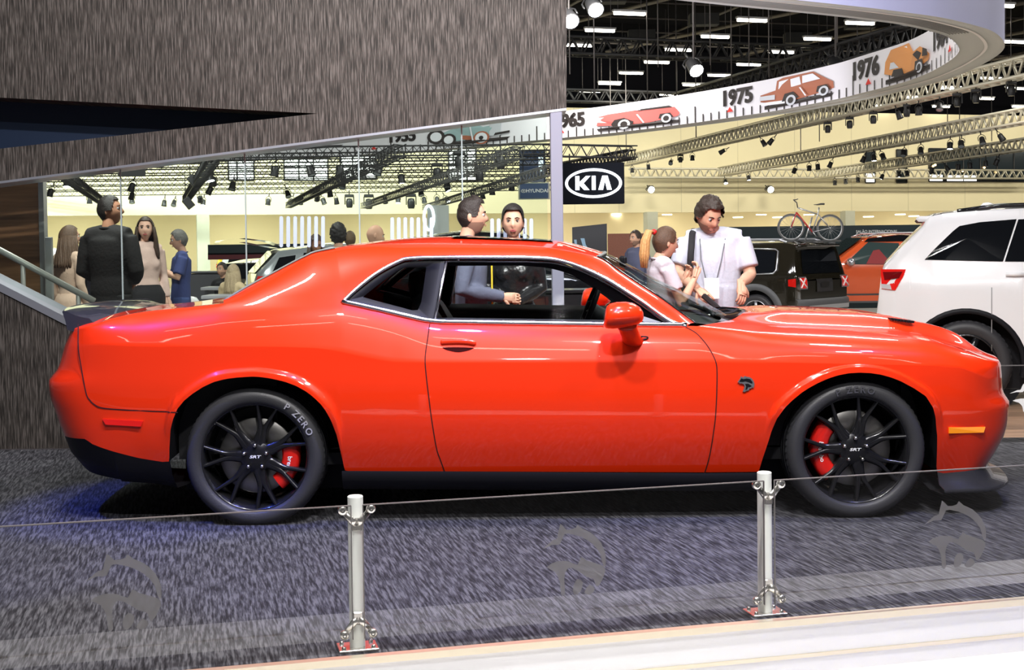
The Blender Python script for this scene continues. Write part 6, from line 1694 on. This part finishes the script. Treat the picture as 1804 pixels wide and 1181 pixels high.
plain_car(437, 475, 44, 1.7, mat('yellow_paint', (.75, .50, .02), .3, coat=1), 'small yellow car far across the hall')
plain_car(60, 500, 17.0, .6, WPAINT, 'white car behind the woman with her back turned')
# counters and tables beyond the glass
def counter(px0, px1, py0, py1, D, m, label):
    a, b = atY(px0, py0, D), atY(px1, py1, D); c = thing('counter', label, 'counter', ((a.x + b.x) / 2, D + .3, FLOOR_Z)); h_ = a.z - FLOOR_Z
    g = MB(); g.box((0, 0, h_ / 2 - .02), (b.x - a.x, .5, h_ - .04), bev=.01); g.build('body', m, c); g = MB(); g.box((0, 0, h_ - .015), (b.x - a.x + .06, .58, .03), bev=.006); g.build('top', m, c); return c
CNT = mat('counter_grey', (.075, .075, .09), .5)
counter(330, 385, 479, 540, 22.5, CNT, 'dark grey counter beside the seated couple')
counter(150, 240, 480, 540, 16.0, mat('counter_dark', (.02, .02, .03), .4), 'dark counter behind the man in the suit')
counter(960, 1060, 512, 545, 13.5, mat('counter_black', (.012, .013, .016), .25), 'low black counter seen through the coupe window')
for (px0, px1, py_, D, lab) in ((360, 440, 505, 20.4, 'grey table where the couple sits'), (362, 436, 519, 18.0, 'lower dark table in front of the seated couple')):
    a, b = atY(px0, py_, D), atY(px1, py_, D); c = thing('table', lab, 'table', ((a.x + b.x) / 2, D, FLOOR_Z)); h_ = a.z - FLOOR_Z; w_ = b.x - a.x
    g = MB(); g.box((0, 0, h_ - .03), (w_, .55, .05), bev=.01); g.build('tabletop', mat('table_grey', (.30, .30, .33), .35), c)
    for s_ in (-1, 1):
        g = MB(); g.box((s_ * (w_ / 2 - .08), 0, h_ / 2 - .03), (.06, .4, h_ - .06)); g.build('leg', CNT, c)
# ================================================================== people
def remesh_union(mb, voxel):
    """one continuous skin around overlapping tubes"""
    me = mb.mesh('u', [])
    o = bpy.data.objects.new('u', me); COL.objects.link(o)
    md = o.modifiers.new('r', 'REMESH'); md.mode = 'VOXEL'; md.voxel_size = voxel; md.use_smooth_shade = True
    sm = o.modifiers.new('s', 'SMOOTH'); sm.factor = .5; sm.iterations = 4
    dg = bpy.context.evaluated_depsgraph_get(); ev = bpy.data.meshes.new_from_object(o.evaluated_get(dg))
    vs = [v.co.copy() for v in ev.vertices]; fs = [tuple(p.vertices) for p in ev.polygons]
    bpy.data.objects.remove(o); bpy.data.meshes.remove(me); bpy.data.meshes.remove(ev)
    return vs, fs
def skin(tone): return mat('skin_%d' % tone, [(.62, .36, .25), (.42, .21, .13), (.20, .10, .065), (.70, .43, .32)][tone], .5, noise=(25, .08), spec=.35)
EYEW = mat('eye_white', (.50, .48, .46), .4); IRIS = mat('iris_dark', (.03, .018, .012), .2)
def head_grid(nu=36, nv=28, grow=0.0, fem=False):
    rows = []
    for i in range(nv + 1):
        t = math.pi * i / nv; row = []
        for k in range(nu):
            a = 2 * math.pi * k / nu
            ca, sa, st, ct = math.cos(a), math.sin(a), math.sin(t), math.cos(t)
            x, y, z = .075 * st * sa, -.097 * st * ca, .118 * ct
            s = max(0, -z / .118)
            x *= 1 - (.30 if not fem else .36) * s ** 1.6
            if ca > 0: y *= 1 - .06 * s
            else: y *= 1 - .50 * s ** 1.2
            if z < -.06 and ca > 0: y *= 1 + .10 * (s - .5)
            if ca > .2:
                f = sstep(.2, .6, ca)
                n_ = math.exp(-(x / .0125) ** 2) * (sstep(.030, -.022, z) * sstep(-.040, -.026, z)) * .024
                so = sum(math.exp(-((x - e) / .017) ** 2 - ((z - .012) / .012) ** 2) for e in (-.031, .031)) * .011
                br = math.exp(-((z - .032) / .010) ** 2) * math.exp(-(x / .05) ** 2) * .004
                lp = math.exp(-(x / .022) ** 2) * (math.exp(-((z + .052) / .006) ** 2) + math.exp(-((z + .064) / .006) ** 2)) * .006
                ch = math.exp(-(x / .022) ** 2 - ((z + .098) / .014) ** 2) * .008
                ck = sum(math.exp(-((x - e) / .02) ** 2 - ((z + .02) / .02) ** 2) for e in (-.045, .045)) * .003
                y -= f * (n_ - so + br + lp + ch + ck)
            p = Vector((x, y, z))
            if grow: p += p.normalized() * grow
            row.append(p)
        rows.append(row)
    return rows
def add_hand(g, w, d, n, s=1.0, curl=.5, side=1):
    """palm and five bent fingers from the wrist w along d; n is the back of the hand"""
    d = Vector(d).normalized(); n = Vector(n); n = (n - d * n.dot(d)).normalized(); sd = d.cross(n) * side
    g.tube([w - d * .03, w + d * .02, w + d * .055, w + d * .085], [.024 * s, .028 * s, .036 * s, .034 * s], 10, flat=(1, .45) if abs(sd.z) < .9 else (.45, 1))
    rows = [[w + d * u + sd * v * k + n * h for v, h in ((-.036, 0), (-.02, .012), (.02, .012), (.036, 0), (.02, -.012), (-.02, -.012))] for u, k in ((.0, .75), (.03, .95), (.085, 1.05), (.095, .95))]
    g.grid(rows, close_u=True)
    for k, (off, ln) in enumerate(((-.028, .068), (-.0095, .078), (.0095, .074), (.028, .058))):
        b = w + d * .088 + sd * off; P = [b - d * .02, b]; ang = 0; q = b
        for seg, c in ((.45, curl * .7), (.32, curl), (.23, curl * .8)):
            ang += c; q = q + (d * math.cos(ang) - n * math.sin(ang)) * ln * seg * s; P.append(q)
        g.tube(P, [.0088, .0090, .0082, .0074, .0055], 7)
    b = w + d * .03 + sd * (-.034); q1 = b + (d * .6 - sd * .7 - n * .25).normalized() * .036; q2 = q1 + (d * .85 - sd * .3 - n * .4).normalized() * .030
    g.tube([w + d * .015 - sd * .02, b, q1, q2], [.011, .0115, .0095, .007], 7)
def person(name_label, loc, rz, H, pose=None, fem=False, tone=0, top=None, sleeve=1.0, bottom=None, skirt=None, hair=None, hairc=(.02, .015, .012), headyaw=0, headpitch=0, headroll=0, voxel=.014, jacket=False, dress=None, face=True, beard=False, belly=0.0, shoes=(.02, .02, .02), lips=None, bald=False):
    J = dict(ankL=(.10, .03, .09), ankR=(-.10, .03, .09), kneL=(.10, -.01, .49), kneR=(-.10, -.01, .49), hipL=(.085, 0, .92), hipR=(-.085, 0, .92), pel=(0, 0, .95), wai=(0, .005, 1.09), che=(0, .01, 1.27), upc=(0, .02, 1.40), nek=(0, .03, 1.49), hea=(0, -.005, 1.625),
             shoL=(.185, .02, 1.415), shoR=(-.185, .02, 1.415), elbL=(.235, .05, 1.14), elbR=(-.235, .05, 1.14), wriL=(.24, -.05, .90), wriR=(-.24, -.05, .90), hdL=None, hdR=None, hnL=(1, 0, 0), hnR=(-1, 0, 0), curl=.4)
    if fem:
        J.update(shoL=(.160, .02, 1.405), shoR=(-.160, .02, 1.405), elbL=(.205, .05, 1.14), elbR=(-.205, .05, 1.14), wriL=(.21, -.04, .91), wriR=(-.21, -.04, .91))
    if pose: J.update(pose)
    V_ = {k: Vector(v) for k, v in J.items() if isinstance(v, tuple)}
    k_ = H / 1.75
    P = thing('person', name_label, 'person', loc, rz); P.scale = (k_,) * 3
    SK = skin(tone)
    chw, wsw, hpw = (.150, .118, .165) if fem else (.172, .148, .160)
    def torso(g, e=0.0, low=True, neck=True):
        g.tube([V_['pel'] - Vector((0, 0, .07)), V_['pel'], V_['wai'], V_['che'], V_['upc'], V_['nek'] - Vector((0, 0, .035))], [hpw * .8 + e, hpw + e, wsw + e + belly, chw + e, (chw - .012) + e, .07 + e * .6], 18, flat=(1, .66))
        if fem:
            for sx in (-1, 1): g.ball(V_['che'] + Vector((sx * .062, -.062, -.015)), (.052 + e, .042 + e, .052 + e), 12, 8)
        g.tube([V_['shoL'], V_['upc'] + Vector((.06, 0, .03)), V_['upc'] + Vector((-.06, 0, .03)), V_['shoR']], [.052 + e, .062 + e, .062 + e, .052 + e], 12)
    def arm(g, s, e=0.0, frac=1.0):
        a, b, c = V_['sho' + s], V_['elb' + s], V_['wri' + s]; r0, r1, r2 = (.043, .036, .024) if fem else (.052, .043, .030)
        if frac >= 1: g.tube([a, a.lerp(b, .5), b, b.lerp(c, .35), c.lerp(b, .02)], [r0 + e, r0 * .95 + e, r1 + e, r1 * 1.0 + e, r2 + e], 12)
        else:
            q = a.lerp(b, frac * 2); g.tube([a, a.lerp(q, .5), q], [r0 + e, r0 + e * 1.4, r0 * .95 + e * 2.0], 12)
    def leg(g, s, e=0.0):
        a, b, c = V_['hip' + s], V_['kne' + s], V_['ank' + s]; g.tube([a + Vector((0, 0, .02)), a.lerp(b, .45), b, b.lerp(c, .35), c], [.088 + e, .075 + e, .055 + e, .056 + e, .038 + e * 1.3], 14)
    # --- body: one continuous skin
    g = MB(); torso(g, -.006); g.tube([V_['upc'], V_['nek'], V_['hea'] + Vector((0, .012, -.06))], [.07, .052 if not fem else .043, .050 if not fem else .042], 14)
    for s in 'LR': arm(g, s); leg(g, s, -.006)
    vs, fs = remesh_union(g, voxel)
    b = MB(); b.add(vs, fs)
    Mh = Matrix.Translation(V_['hea']) @ Matrix.Rotation(headyaw, 4, 'Z') @ Matrix.Rotation(headpitch, 4, 'X') @ Matrix.Rotation(headroll, 4, 'Y')
    hg = head_grid(fem=fem); b.grid([[Mh @ p for p in r] for r in hg], close_u=True)
    for sx in (-1, 1):
        b.ball(Mh @ Vector((sx * .074, .012, -.004)), (.010, .018, .031), 10, 8, M=Mh.to_3x3())
    for s, sd in (('L', 1), ('R', -1)):
        d = V_['hd' + s] if 'hd' + s in V_ else (V_['wri' + s] - V_['elb' + s]); add_hand(b, V_['wri' + s], d, V_['hn' + s], curl=J['curl'], side=sd)
    body = b.build('body', SK, P, fixn=True)
    # --- face
    if face:
        for sx in (-1, 1):
            g = MB(); c = Vector((sx * .031, -.0785, .012)); g.ball(Mh @ c, .0125, 12, 8, 0, Mh.to_3x3()); g.ball(Mh @ (c + Vector((0, -.0072, 0))), .0078, 10, 6, 1); g.build('eye', [EYEW, IRIS], P)
            g = MB(); g.tube([Mh @ Vector((sx * q, y_, z_)) for q, y_, z_ in ((.014, -.095, .030), (.030, -.094, .036), (.048, -.080, .031))], [.0032, .0036, .002], 6); g.build('eyebrow', mat('brow_%d' % int(hairc[0] * 100), tuple(c * .7 for c in hairc), .8), P)
            if fem:
                g = MB(); g.tube([Mh @ Vector((sx * q, y_, z_)) for q, y_, z_ in ((.018, -.090, .017), (.031, -.0925, .021), (.045, -.084, .018))], .0022, 5); g.build('eyelash', IRIS, P)
        LP_ = mat('lips_%s' % ('red' if lips else 'nat%d' % tone), lips or [(.45, .18, .14), (.30, .12, .09), (.16, .06, .05), (.50, .2, .17)][tone], .4)
        for z_, r_ in ((-.0535, .0030), (-.0615, .0036)):
            g = MB(); g.tube([Mh @ Vector((x, -.0895 - .0085 * math.exp(-(x / .016) ** 2), z_ + (.002 if z_ > -.06 else 0) * math.cos(x * 140))) for x in np.linspace(-.024, .024, 9)], [.001, r_ * .7, r_, r_, r_, r_, r_, r_ * .7, .001], 6); g.build('lip', LP_, P)
    if beard:
        g = MB(); gr = head_grid(48, 40, .0020); rows = [r for r in gr]
        vs_, fs_ = [], []
        for i in range(40):
            for k in range(48):
                q = [gr[i][k], gr[i][(k + 1) % 48], gr[i + 1][(k + 1) % 48], gr[i + 1][k]]; c = sum(q, Vector()) / 4
                if c.z < -.038 and c.y < .02 and not (abs(c.x) < .020 and -.070 < c.z < -.047 and c.y < -.05) and not (c.z > -.045 and abs(c.x) < .012) and (c.z < -.05 - .0 or abs(c.x) > .03):
                    n0 = len(vs_); vs_ += [Mh @ p for p in q]; fs_.append((n0, n0 + 1, n0 + 2, n0 + 3))
        g.add(vs_, fs_); g.build('beard', mat('beard_%d' % int(hairc[0] * 1000), tuple(.45 * a_ + .8 * c for a_, c in zip([(.62, .36, .25), (.42, .21, .13)][min(tone, 1)], hairc)), .9), P, weld=True)
    # --- hair
    HM = mat('hair_%d_%d' % (int(hairc[0] * 1000), int(hairc[1] * 1000)), hairc, .45, noise=(70, .5), bump=(180, .5))
    if not bald:
        hr = hair or 'short'
        grow, top_ = {'short': (.010, .016), 'quiff': (.006, .018), 'long': (.018, .014), 'bun': (.010, .026), 'tail': (.009, .010), 'messy': (.018, .028), 'curly': (.022, .022)}[hr]
        nu, nv = 56, 44; gr = head_grid(nu, nv, 0); vs_, fs_ = [], []
        rg = random.Random(int(loc[0] * 997) & 1023); jit = {}
        def hp_(i, k):
            i_, kk = i, k % nu; p = gr[i_][kk]; a = 2 * math.pi * kk / nu; t = sstep(.02, .10, p.z); g_ = grow + (top_ - grow) * t
            if hr == 'quiff': g_ += .016 * t * sstep(.1, .9, math.cos(a)) * sstep(.055, .1, p.z)
            if hr in ('messy', 'curly', 'quiff', 'short'):
                j = jit.setdefault((i_ // 2, kk // 3), rg.uniform(-1, 1)); g_ += j * {'messy': .007, 'curly': .008, 'quiff': .002, 'short': .0015}[hr]
            return p + Vector((p.x, p.y, p.z * .8)).normalized() * g_
        def hairline(a, z, p):
            c = math.cos(a)
            lim = .076 if c > .72 else (.076 + (.0 - .076) * sstep(.72, .30, c) if c > .05 else (.0 if c > -.15 else -.045 - .03 * sstep(-.15, -.8, c)))
            if c > .72: lim = .080 - .006 * abs(math.sin(3 * a))
            if hr == 'long' and c < .45: lim = min(lim, -.085)
            return z > lim
        for i in range(nv):
            for k in range(nu):
                a = 2 * math.pi * (k + .5) / nu; z = (gr[i][k].z + gr[i + 1][k].z) / 2
                if hairline(a, z, gr[i][k]):
                    n0 = len(vs_); vs_ += [Mh @ hp_(*q) for q in ((i, k), (i, k + 1), (i + 1, k + 1), (i + 1, k))]; fs_.append((n0, n0 + 1, n0 + 2, n0 + 3))
        g = MB(); g.add(vs_, fs_); ho = g.build('hair', HM, P, weld=True)
        if hr == 'long' or hr == 'curly':
            g = MB(); L_ = .30
            for k in range(26):
                a = math.radians(70 + 220 * k / 25); b0 = Vector((.083 * math.sin(a), -.095 * math.cos(a), .02)); q = [Mh @ b0]; off = Vector((b0.x * .45, b0.y * .35 + .01, 0))
                for s_ in (.3, .6, .85, 1.0): q.append(Mh.translation + (Mh.to_3x3() @ b0) + off * s_ * 1.4 + Vector((rg.uniform(-.008, .008), rg.uniform(-.008, .008), -L_ * s_ - .03)))
                g.tube(q, [.016, .020, .021, .018, .008], 7)
            o = g.build('hair_lengths', HM, P); o['kind'] = 'stuff'
        if hr == 'bun':
            g = MB(); g.ball(Mh @ Vector((0, .115, .045)), (.042, .034, .040), 14, 10); g.build('hair_bun', HM, P)
        if hr == 'tail':
            HB = mat('ponytail_blond', (.50, .27, .10), .5, noise=(60, .4), bump=(160, .5))
            g = MB(); c = Vector((0, .105, .068)); g.ball(Mh @ c, .022, 10, 8); g.build('hair_tie', mat('tie_red', (.6, .015, .015), .6), P)
            for k in range(9):
                ox, oy = .016 * math.cos(k * .7), .014 * math.sin(k * .7); g = MB()
                g.tube([Mh @ (c + Vector((ox * .4, .005, 0))), Mh @ (c + Vector((ox, .045 + oy, .0))), Mh @ (c + Vector((ox * 1.4, .065 + oy * 1.5, -.08))), Mh @ (c + Vector((ox * 1.6, .060 + oy * 2, -.18))), Mh @ (c + Vector((ox * 1.2, .05 + oy * 1.5, -.28)))], [.010, .015, .017, .014, .005], 7); g.build('ponytail_strand', HB, P)
    # --- clothes
    if top is not None:
        g = MB(); torso(g, .012 if not jacket else .024)
        g.tube([V_['pel'] - Vector((0, 0, .10 if not jacket else .16)), V_['pel'], V_['wai']], [hpw * 1.02 + .016, hpw + .014, wsw + .016 + belly], 18, flat=(1, .68))
        for s in 'LR': arm(g, s, .011 if not jacket else .018, sleeve)
        vs, fs = remesh_union(g, voxel); b = MB(); b.add(vs, fs); nm = 'jacket' if jacket else ('dress_top' if dress else 'shirt')
        cl = b.build(nm, top, P)
        if not dress:
            g = MB(); c = V_['nek'] + Vector((0, 0, -.005)); g.tube([c + Vector((.066 * math.cos(t), .055 * math.sin(t) + .004, .010 * math.sin(t) - .012)) for t in np.linspace(0, 2 * math.pi, 20, endpoint=False)], .012 if jacket else .009, 6, closed=True); g.build('collar', top, cl)
    if bottom is not None:
        g = MB(); g.tube([V_['pel'] + Vector((0, 0, .06)), V_['pel'], V_['pel'] - Vector((0, 0, .08))], [hpw * .95, hpw + .006, hpw * .95], 16, flat=(1, .68))
        for s in 'LR': leg(g, s, .012)
        vs, fs = remesh_union(g, voxel); b = MB(); b.add(vs, fs); b.build('trousers', bottom, P)
    if skirt is not None:
        g = MB(); pts = [(V_['wai'].z - .04, wsw + .026), (V_['pel'].z, hpw + .034), (.75, hpw + .032), (.55, hpw + .01)]
        g.tube([(0, .005, z) for z, _ in pts], [r for _, r in pts], 20, flat=(1, .72)); g.build('skirt', skirt, P)
    SH = mat('shoe_%d' % int(shoes[0] * 100), shoes, .4)
    for s in 'LR':
        a = V_['ank' + s]; g = MB(); g.tube([a + Vector((0, .045, -.045)), a + Vector((0, -.02, -.04)), a + Vector((0, -.10, -.058)), a + Vector((0, -.165, -.066))], [.034, .043, .040, .022], 10, flat=(1, .8)); g.build('shoe', SH, P)
    return P, V_, Mh, k_
def cloth(name, c, rough=.8, n=.12): return mat(name, c, rough, noise=(14, n), bump=(45, .25))
def spotg(px_, D, z): p = atY(px_, 500, D); return (p.x, D, z)
GREYB = cloth('shirt_grey_blue', (.115, .125, .185)); LEATH = mat('black_leather', (.010, .010, .011), .28, coat=.3, bump=(30, .5)); WTEE = cloth('white_tee', (.50, .52, .62)); NAVYT = cloth('navy_tee', (.035, .05, .16)); JEAN = cloth('jeans', (.05, .08, .22)); SUIT = cloth('dark_suit', (.016, .015, .016)); BLUSH = cloth('blush_knit', (.66, .48, .42)); BEIGD = cloth('beige_dress', (.62, .45, .34)); BLKC = cloth('black_cloth', (.012, .012, .015)); KHA = cloth('khaki', (.55, .49, .38))
person('man in a grey-blue long-sleeved shirt with short dark hair, hands clasped', spotg(831, 8.58, 0), math.radians(92), 1.675, dict(elbR=(-.235, .07, 1.13), wriR=(-.06, -.21, 1.075), elbL=(.235, .07, 1.13), wriL=(.06, -.22, 1.07), hdR=(.25, -1, -.1), hdL=(-.35, -1, -.1), hnR=(-1, 0, .2), hnL=(1, 0, .2), curl=.6), top=GREYB, bottom=cloth('grey_trousers', (.12, .12, .17)), hair='quiff', hairc=(.018, .012, .010), beard=True, tone=0, voxel=.011)
g = MB(); g.box((-.05, -.138, 1.16), (.035, .012, .34), bev=.003); g.build('yellow_lanyard', mat('lanyard_yellow', (.75, .52, .03), .7), bpy.data.objects['person'])
wl_ = person('woman in a black leather dress with hair pinned up beside the grey-blue shirt', spotg(905, 8.84, 0), math.radians(-6), 1.635, dict(elbL=(.20, .03, 1.15), wriL=(.035, -.20, 1.05), elbR=(-.20, .03, 1.15), wriR=(.0, -.235, 1.02), hdR=(.8, -.2, -.75), hdL=(-.9, -.15, -.75), hnL=(.2, -1, .2), hnR=(-.2, -1, .2), curl=.45), fem=True, top=LEATH, skirt=LEATH, dress=True, hair='bun', hairc=(.012, .009, .008), lips=(.36, .07, .08), headyaw=math.radians(6), voxel=.011)
for s_ in (-1, 1):
    g = MB(); 
    for q in range(4): g.ball(wl_[2] @ Vector((s_ * .082, .012, -.038 - .012 * q)), .0055, 8, 6)
    o = g.build('earring', mat('earring_silver', (.8, .8, .85), .15, 1.0), wl_[0])
ph = person('photographer in a white T-shirt with a lanyard, looking down over the car', spotg(1258, 8.76, 0), math.radians(-12), 1.72, dict(hea=(-.03, -.07, 1.575), nek=(-.005, .005, 1.475), elbR=(-.245, -.05, 1.19), wriR=(-.085, -.33, 1.08), elbL=(.245, -.03, 1.17), wriL=(.19, -.25, 1.12), hdR=(.55, -.6, -.45), hdL=(.1, -.5, -.85), hnR=(-.3, -.8, .6), hnL=(.6, -.6, .3), curl=.55), top=WTEE, sleeve=.40, bottom=KHA, hair='messy', hairc=(.028, .017, .012), headpitch=math.radians(30), headyaw=math.radians(34), tone=0, belly=.02, voxel=.011, beard=True)
PR, PV, PM, PK = ph
g = MB(); c = PV['nek']; g.tube([c + Vector((-.07, .05, -.01)), c + Vector((-.085, -.06, -.06)), Vector((-.075, -.165, 1.28)), Vector((-.045, -.19, 1.155)), Vector((-.02, -.19, 1.15)), Vector((.03, -.19, 1.155)), Vector((.06, -.165, 1.28)), c + Vector((.085, -.06, -.06)), c + Vector((.07, .05, -.01))], .004, 5); g.build('lanyard', mat('lanyard_grey', (.12, .13, .15), .7), PR)
g = MB(); g.box((-.005, -.195, 1.085), (.10, .004, .14), bev=.002); g.build('badge', mat('badge_white', (.85, .87, .92), .4), PR)
g = MB(); g.tube([Vector((-.125, .10, 1.36)), Vector((-.135, .03, 1.485)), Vector((-.14, -.07, 1.455)), Vector((-.145, -.135, 1.33)), Vector((-.155, -.12, 1.16)), Vector((-.165, .02, 1.08))], .022, 8, flat=(1, .35)); g.build('backpack_strap', BLKC, PR)
hw = PV['wriR'] + Vector((.55, -.6, -.45)).normalized() * .12
DEV = thing('camera_grip', 'dark handheld camera device in the hand of the photographer', 'camera', Vector(PR.location) + Matrix.Rotation(PR.rotation_euler.z, 3, 'Z') @ (hw * PK), PR.rotation_euler.z)
g = MB(); g.box((.02, -.02, -.02), (.035, .035, .15), M=Matrix.Rotation(math.radians(-48), 3, 'Y'), bev=.008); g.build('grip', BLKC, DEV); g = MB(); g.rod((.06, -.03, -.06), (.13, -.06, -.14), .004, 6); g.build('strap_cord', BLKC, DEV)
person('woman with a blond ponytail and red hair tie in a white top', spotg(1168, 8.5, 0), math.radians(104), 1.50, dict(hea=(0, -.02, 1.60), elbR=(-.20, -.07, 1.14), wriR=(-.12, -.21, 1.33), elbL=(.19, -.05, 1.14), wriL=(.08, -.20, 1.30), hdR=(.3, -.4, .85), hdL=(-.2, -.4, .85), hnR=(-.5, -.7, -.3), hnL=(.5, -.7, -.3), curl=.7), fem=True, top=cloth('white_top', (.50, .48, .54)), sleeve=.30, bottom=JEAN, hair='tail', hairc=(.075, .038, .020), headpitch=math.radians(8), headyaw=math.radians(8), voxel=.011)
person('tall man in a dark suit seen from behind, head turned to the side', spotg(196, 11.2, 0), math.radians(165), 1.83, dict(elbL=(.25, .02, 1.13), wriL=(.12, -.16, 1.05), elbR=(-.25, .02, 1.13), wriR=(-.12, -.16, 1.05)), top=SUIT, jacket=True, bottom=SUIT, hair='short', hairc=(.014, .011, .010), tone=1, headyaw=math.radians(-78), headpitch=math.radians(-6))
person('woman with long brown hair in a blush knit top and dark skirt', spotg(258, 13, 0), math.radians(38), 1.69, dict(elbR=(-.215, .06, 1.14), wriR=(-.20, .02, .90)), fem=True, top=BLUSH, skirt=BLKC, hair='long', hairc=(.05, .028, .018), headyaw=math.radians(-26), lips=(.45, .06, .10), tone=3)
person('woman in a beige dress with brown hair, her back turned beside the suit', spotg(124, 12.3, 0), math.radians(150), 1.60, None, fem=True, top=BEIGD, skirt=BEIGD, hair='long', hairc=(.11, .065, .04), dress=True, headyaw=math.radians(-25))
cm = person('man in a navy T-shirt and jeans holding up a camera', spotg(318, 16, FLOOR_Z), math.radians(-72), 1.80, dict(elbR=(-.24, -.06, 1.18), wriR=(-.06, -.28, 1.30), elbL=(.24, -.05, 1.18), wriL=(.06, -.28, 1.31), hdR=(.2, -1, .2), hdL=(-.2, -1, .2), curl=.7), top=NAVYT, sleeve=.42, bottom=JEAN, hair='short', hairc=(.10, .095, .09), headpitch=math.radians(12), tone=0)
CAMT = thing('camcorder', 'black video camera held by the man in navy', 'camera', Vector(cm[0].location) + Matrix.Rotation(cm[0].rotation_euler.z, 3, 'Z') @ (Vector((0, -.42, 1.36)) * cm[3]), cm[0].rotation_euler.z)
g = MB(); g.box((0, 0, 0), (.10, .16, .10), bev=.01); g.build('camera_body', SPB, CAMT); g = MB(); g.lathe([(.045, 0), (.05, .10), (.04, .11)], 14, Matrix.Translation((0, -.08, 0)) @ Matrix.Rotation(math.pi / 2, 4, 'X')); g.build('camera_lens', GBLK, CAMT); g = MB(); g.rod((0, .02, .05), (0, -.10, .14), .012, 6); g.rod((0, -.16, .14), (0, -.04, .14), .022, 8); g.build('microphone', SPB, CAMT)
SEAT = dict(hipL=(.09, 0, .50), hipR=(-.09, 0, .50), pel=(0, .02, .54), wai=(0, .03, .68), che=(0, .02, .87), upc=(0, .02, 1.0), nek=(0, .02, 1.09), hea=(0, -.02, 1.225), shoL=(.18, .02, 1.01), shoR=(-.18, .02, 1.01), elbL=(.23, -.04, .76), elbR=(-.23, -.04, .76), wriL=(.10, -.25, .74), wriR=(-.10, -.25, .74), kneL=(.11, -.42, .52), kneR=(-.11, -.42, .52), ankL=(.11, -.42, .09), ankR=(-.11, -.42, .09))
for (px_, D, rz, fem, tp, hc, hr, lab) in ((393, 21.8, -25, False, BLKC, (.03, .022, .018), 'short', 'bearded man in a black jacket sitting at the grey table'), (410, 19.3, 160, True, cloth('cream_top', (.62, .48, .30)), (.42, .32, .20), 'long', 'blond woman in a cream top sitting at the grey table')):
    person(lab, spotg(px_, D, FLOOR_Z), math.radians(rz), 1.72, SEAT, fem=fem, top=tp, bottom=BLKC, hair=hr, hairc=hc, beard=not fem, voxel=.02)
    k = thing('stool', 'dark stool under the %s' % ('bearded man' if not fem else 'blond woman'), 'stool', spotg(px_, D, FLOOR_Z)); g = MB(); g.lathe([(0, .44), (.16, .44), (.17, .42), (.16, .40), (0, .40)], 18); g.build('seat', CNT, k); g = MB(); g.lathe([(.03, .40), (.03, .03), (.18, .02), (.18, 0)], 14); g.build('pedestal', SILV, k)
person('woman with long curly brown hair looking down behind the glass', spotg(557, 16.5, FLOOR_Z), math.radians(22), 1.72, None, fem=True, top=BLKC, bottom=BLKC, hair='curly', hairc=(.06, .032, .022), headpitch=math.radians(20), tone=1, voxel=.018)
person('dark-haired man seen from behind beyond the sloping rear window', spotg(597, 15, FLOOR_Z), math.radians(195), 1.83, None, top=cloth('pale_shirt', (.55, .56, .60)), bottom=BLKC, hair='messy', hairc=(.012, .010, .010), voxel=.018)
person('bald man turned aside beyond the roof of the red car', spotg(661, 15, FLOOR_Z), math.radians(110), 1.82, None, top=cloth('dark_shirt', (.05, .05, .06)), bottom=BLKC, bald=True, headpitch=math.radians(14), tone=0, voxel=.018)
person('brown-haired person mostly hidden between the dark-haired and the bald man', spotg(618, 20, FLOOR_Z), math.radians(180), 1.80, None, top=BLKC, bottom=BLKC, hair='short', hairc=(.12, .075, .04), voxel=.02)
person('bearded man in a slate shirt standing before the brown booth', spotg(1121, 20, FLOOR_Z), math.radians(-52), 1.76, None, top=cloth('slate_shirt', (.10, .11, .19)), bottom=BLKC, hair='short', hairc=(.05, .035, .028), beard=True, voxel=.016)
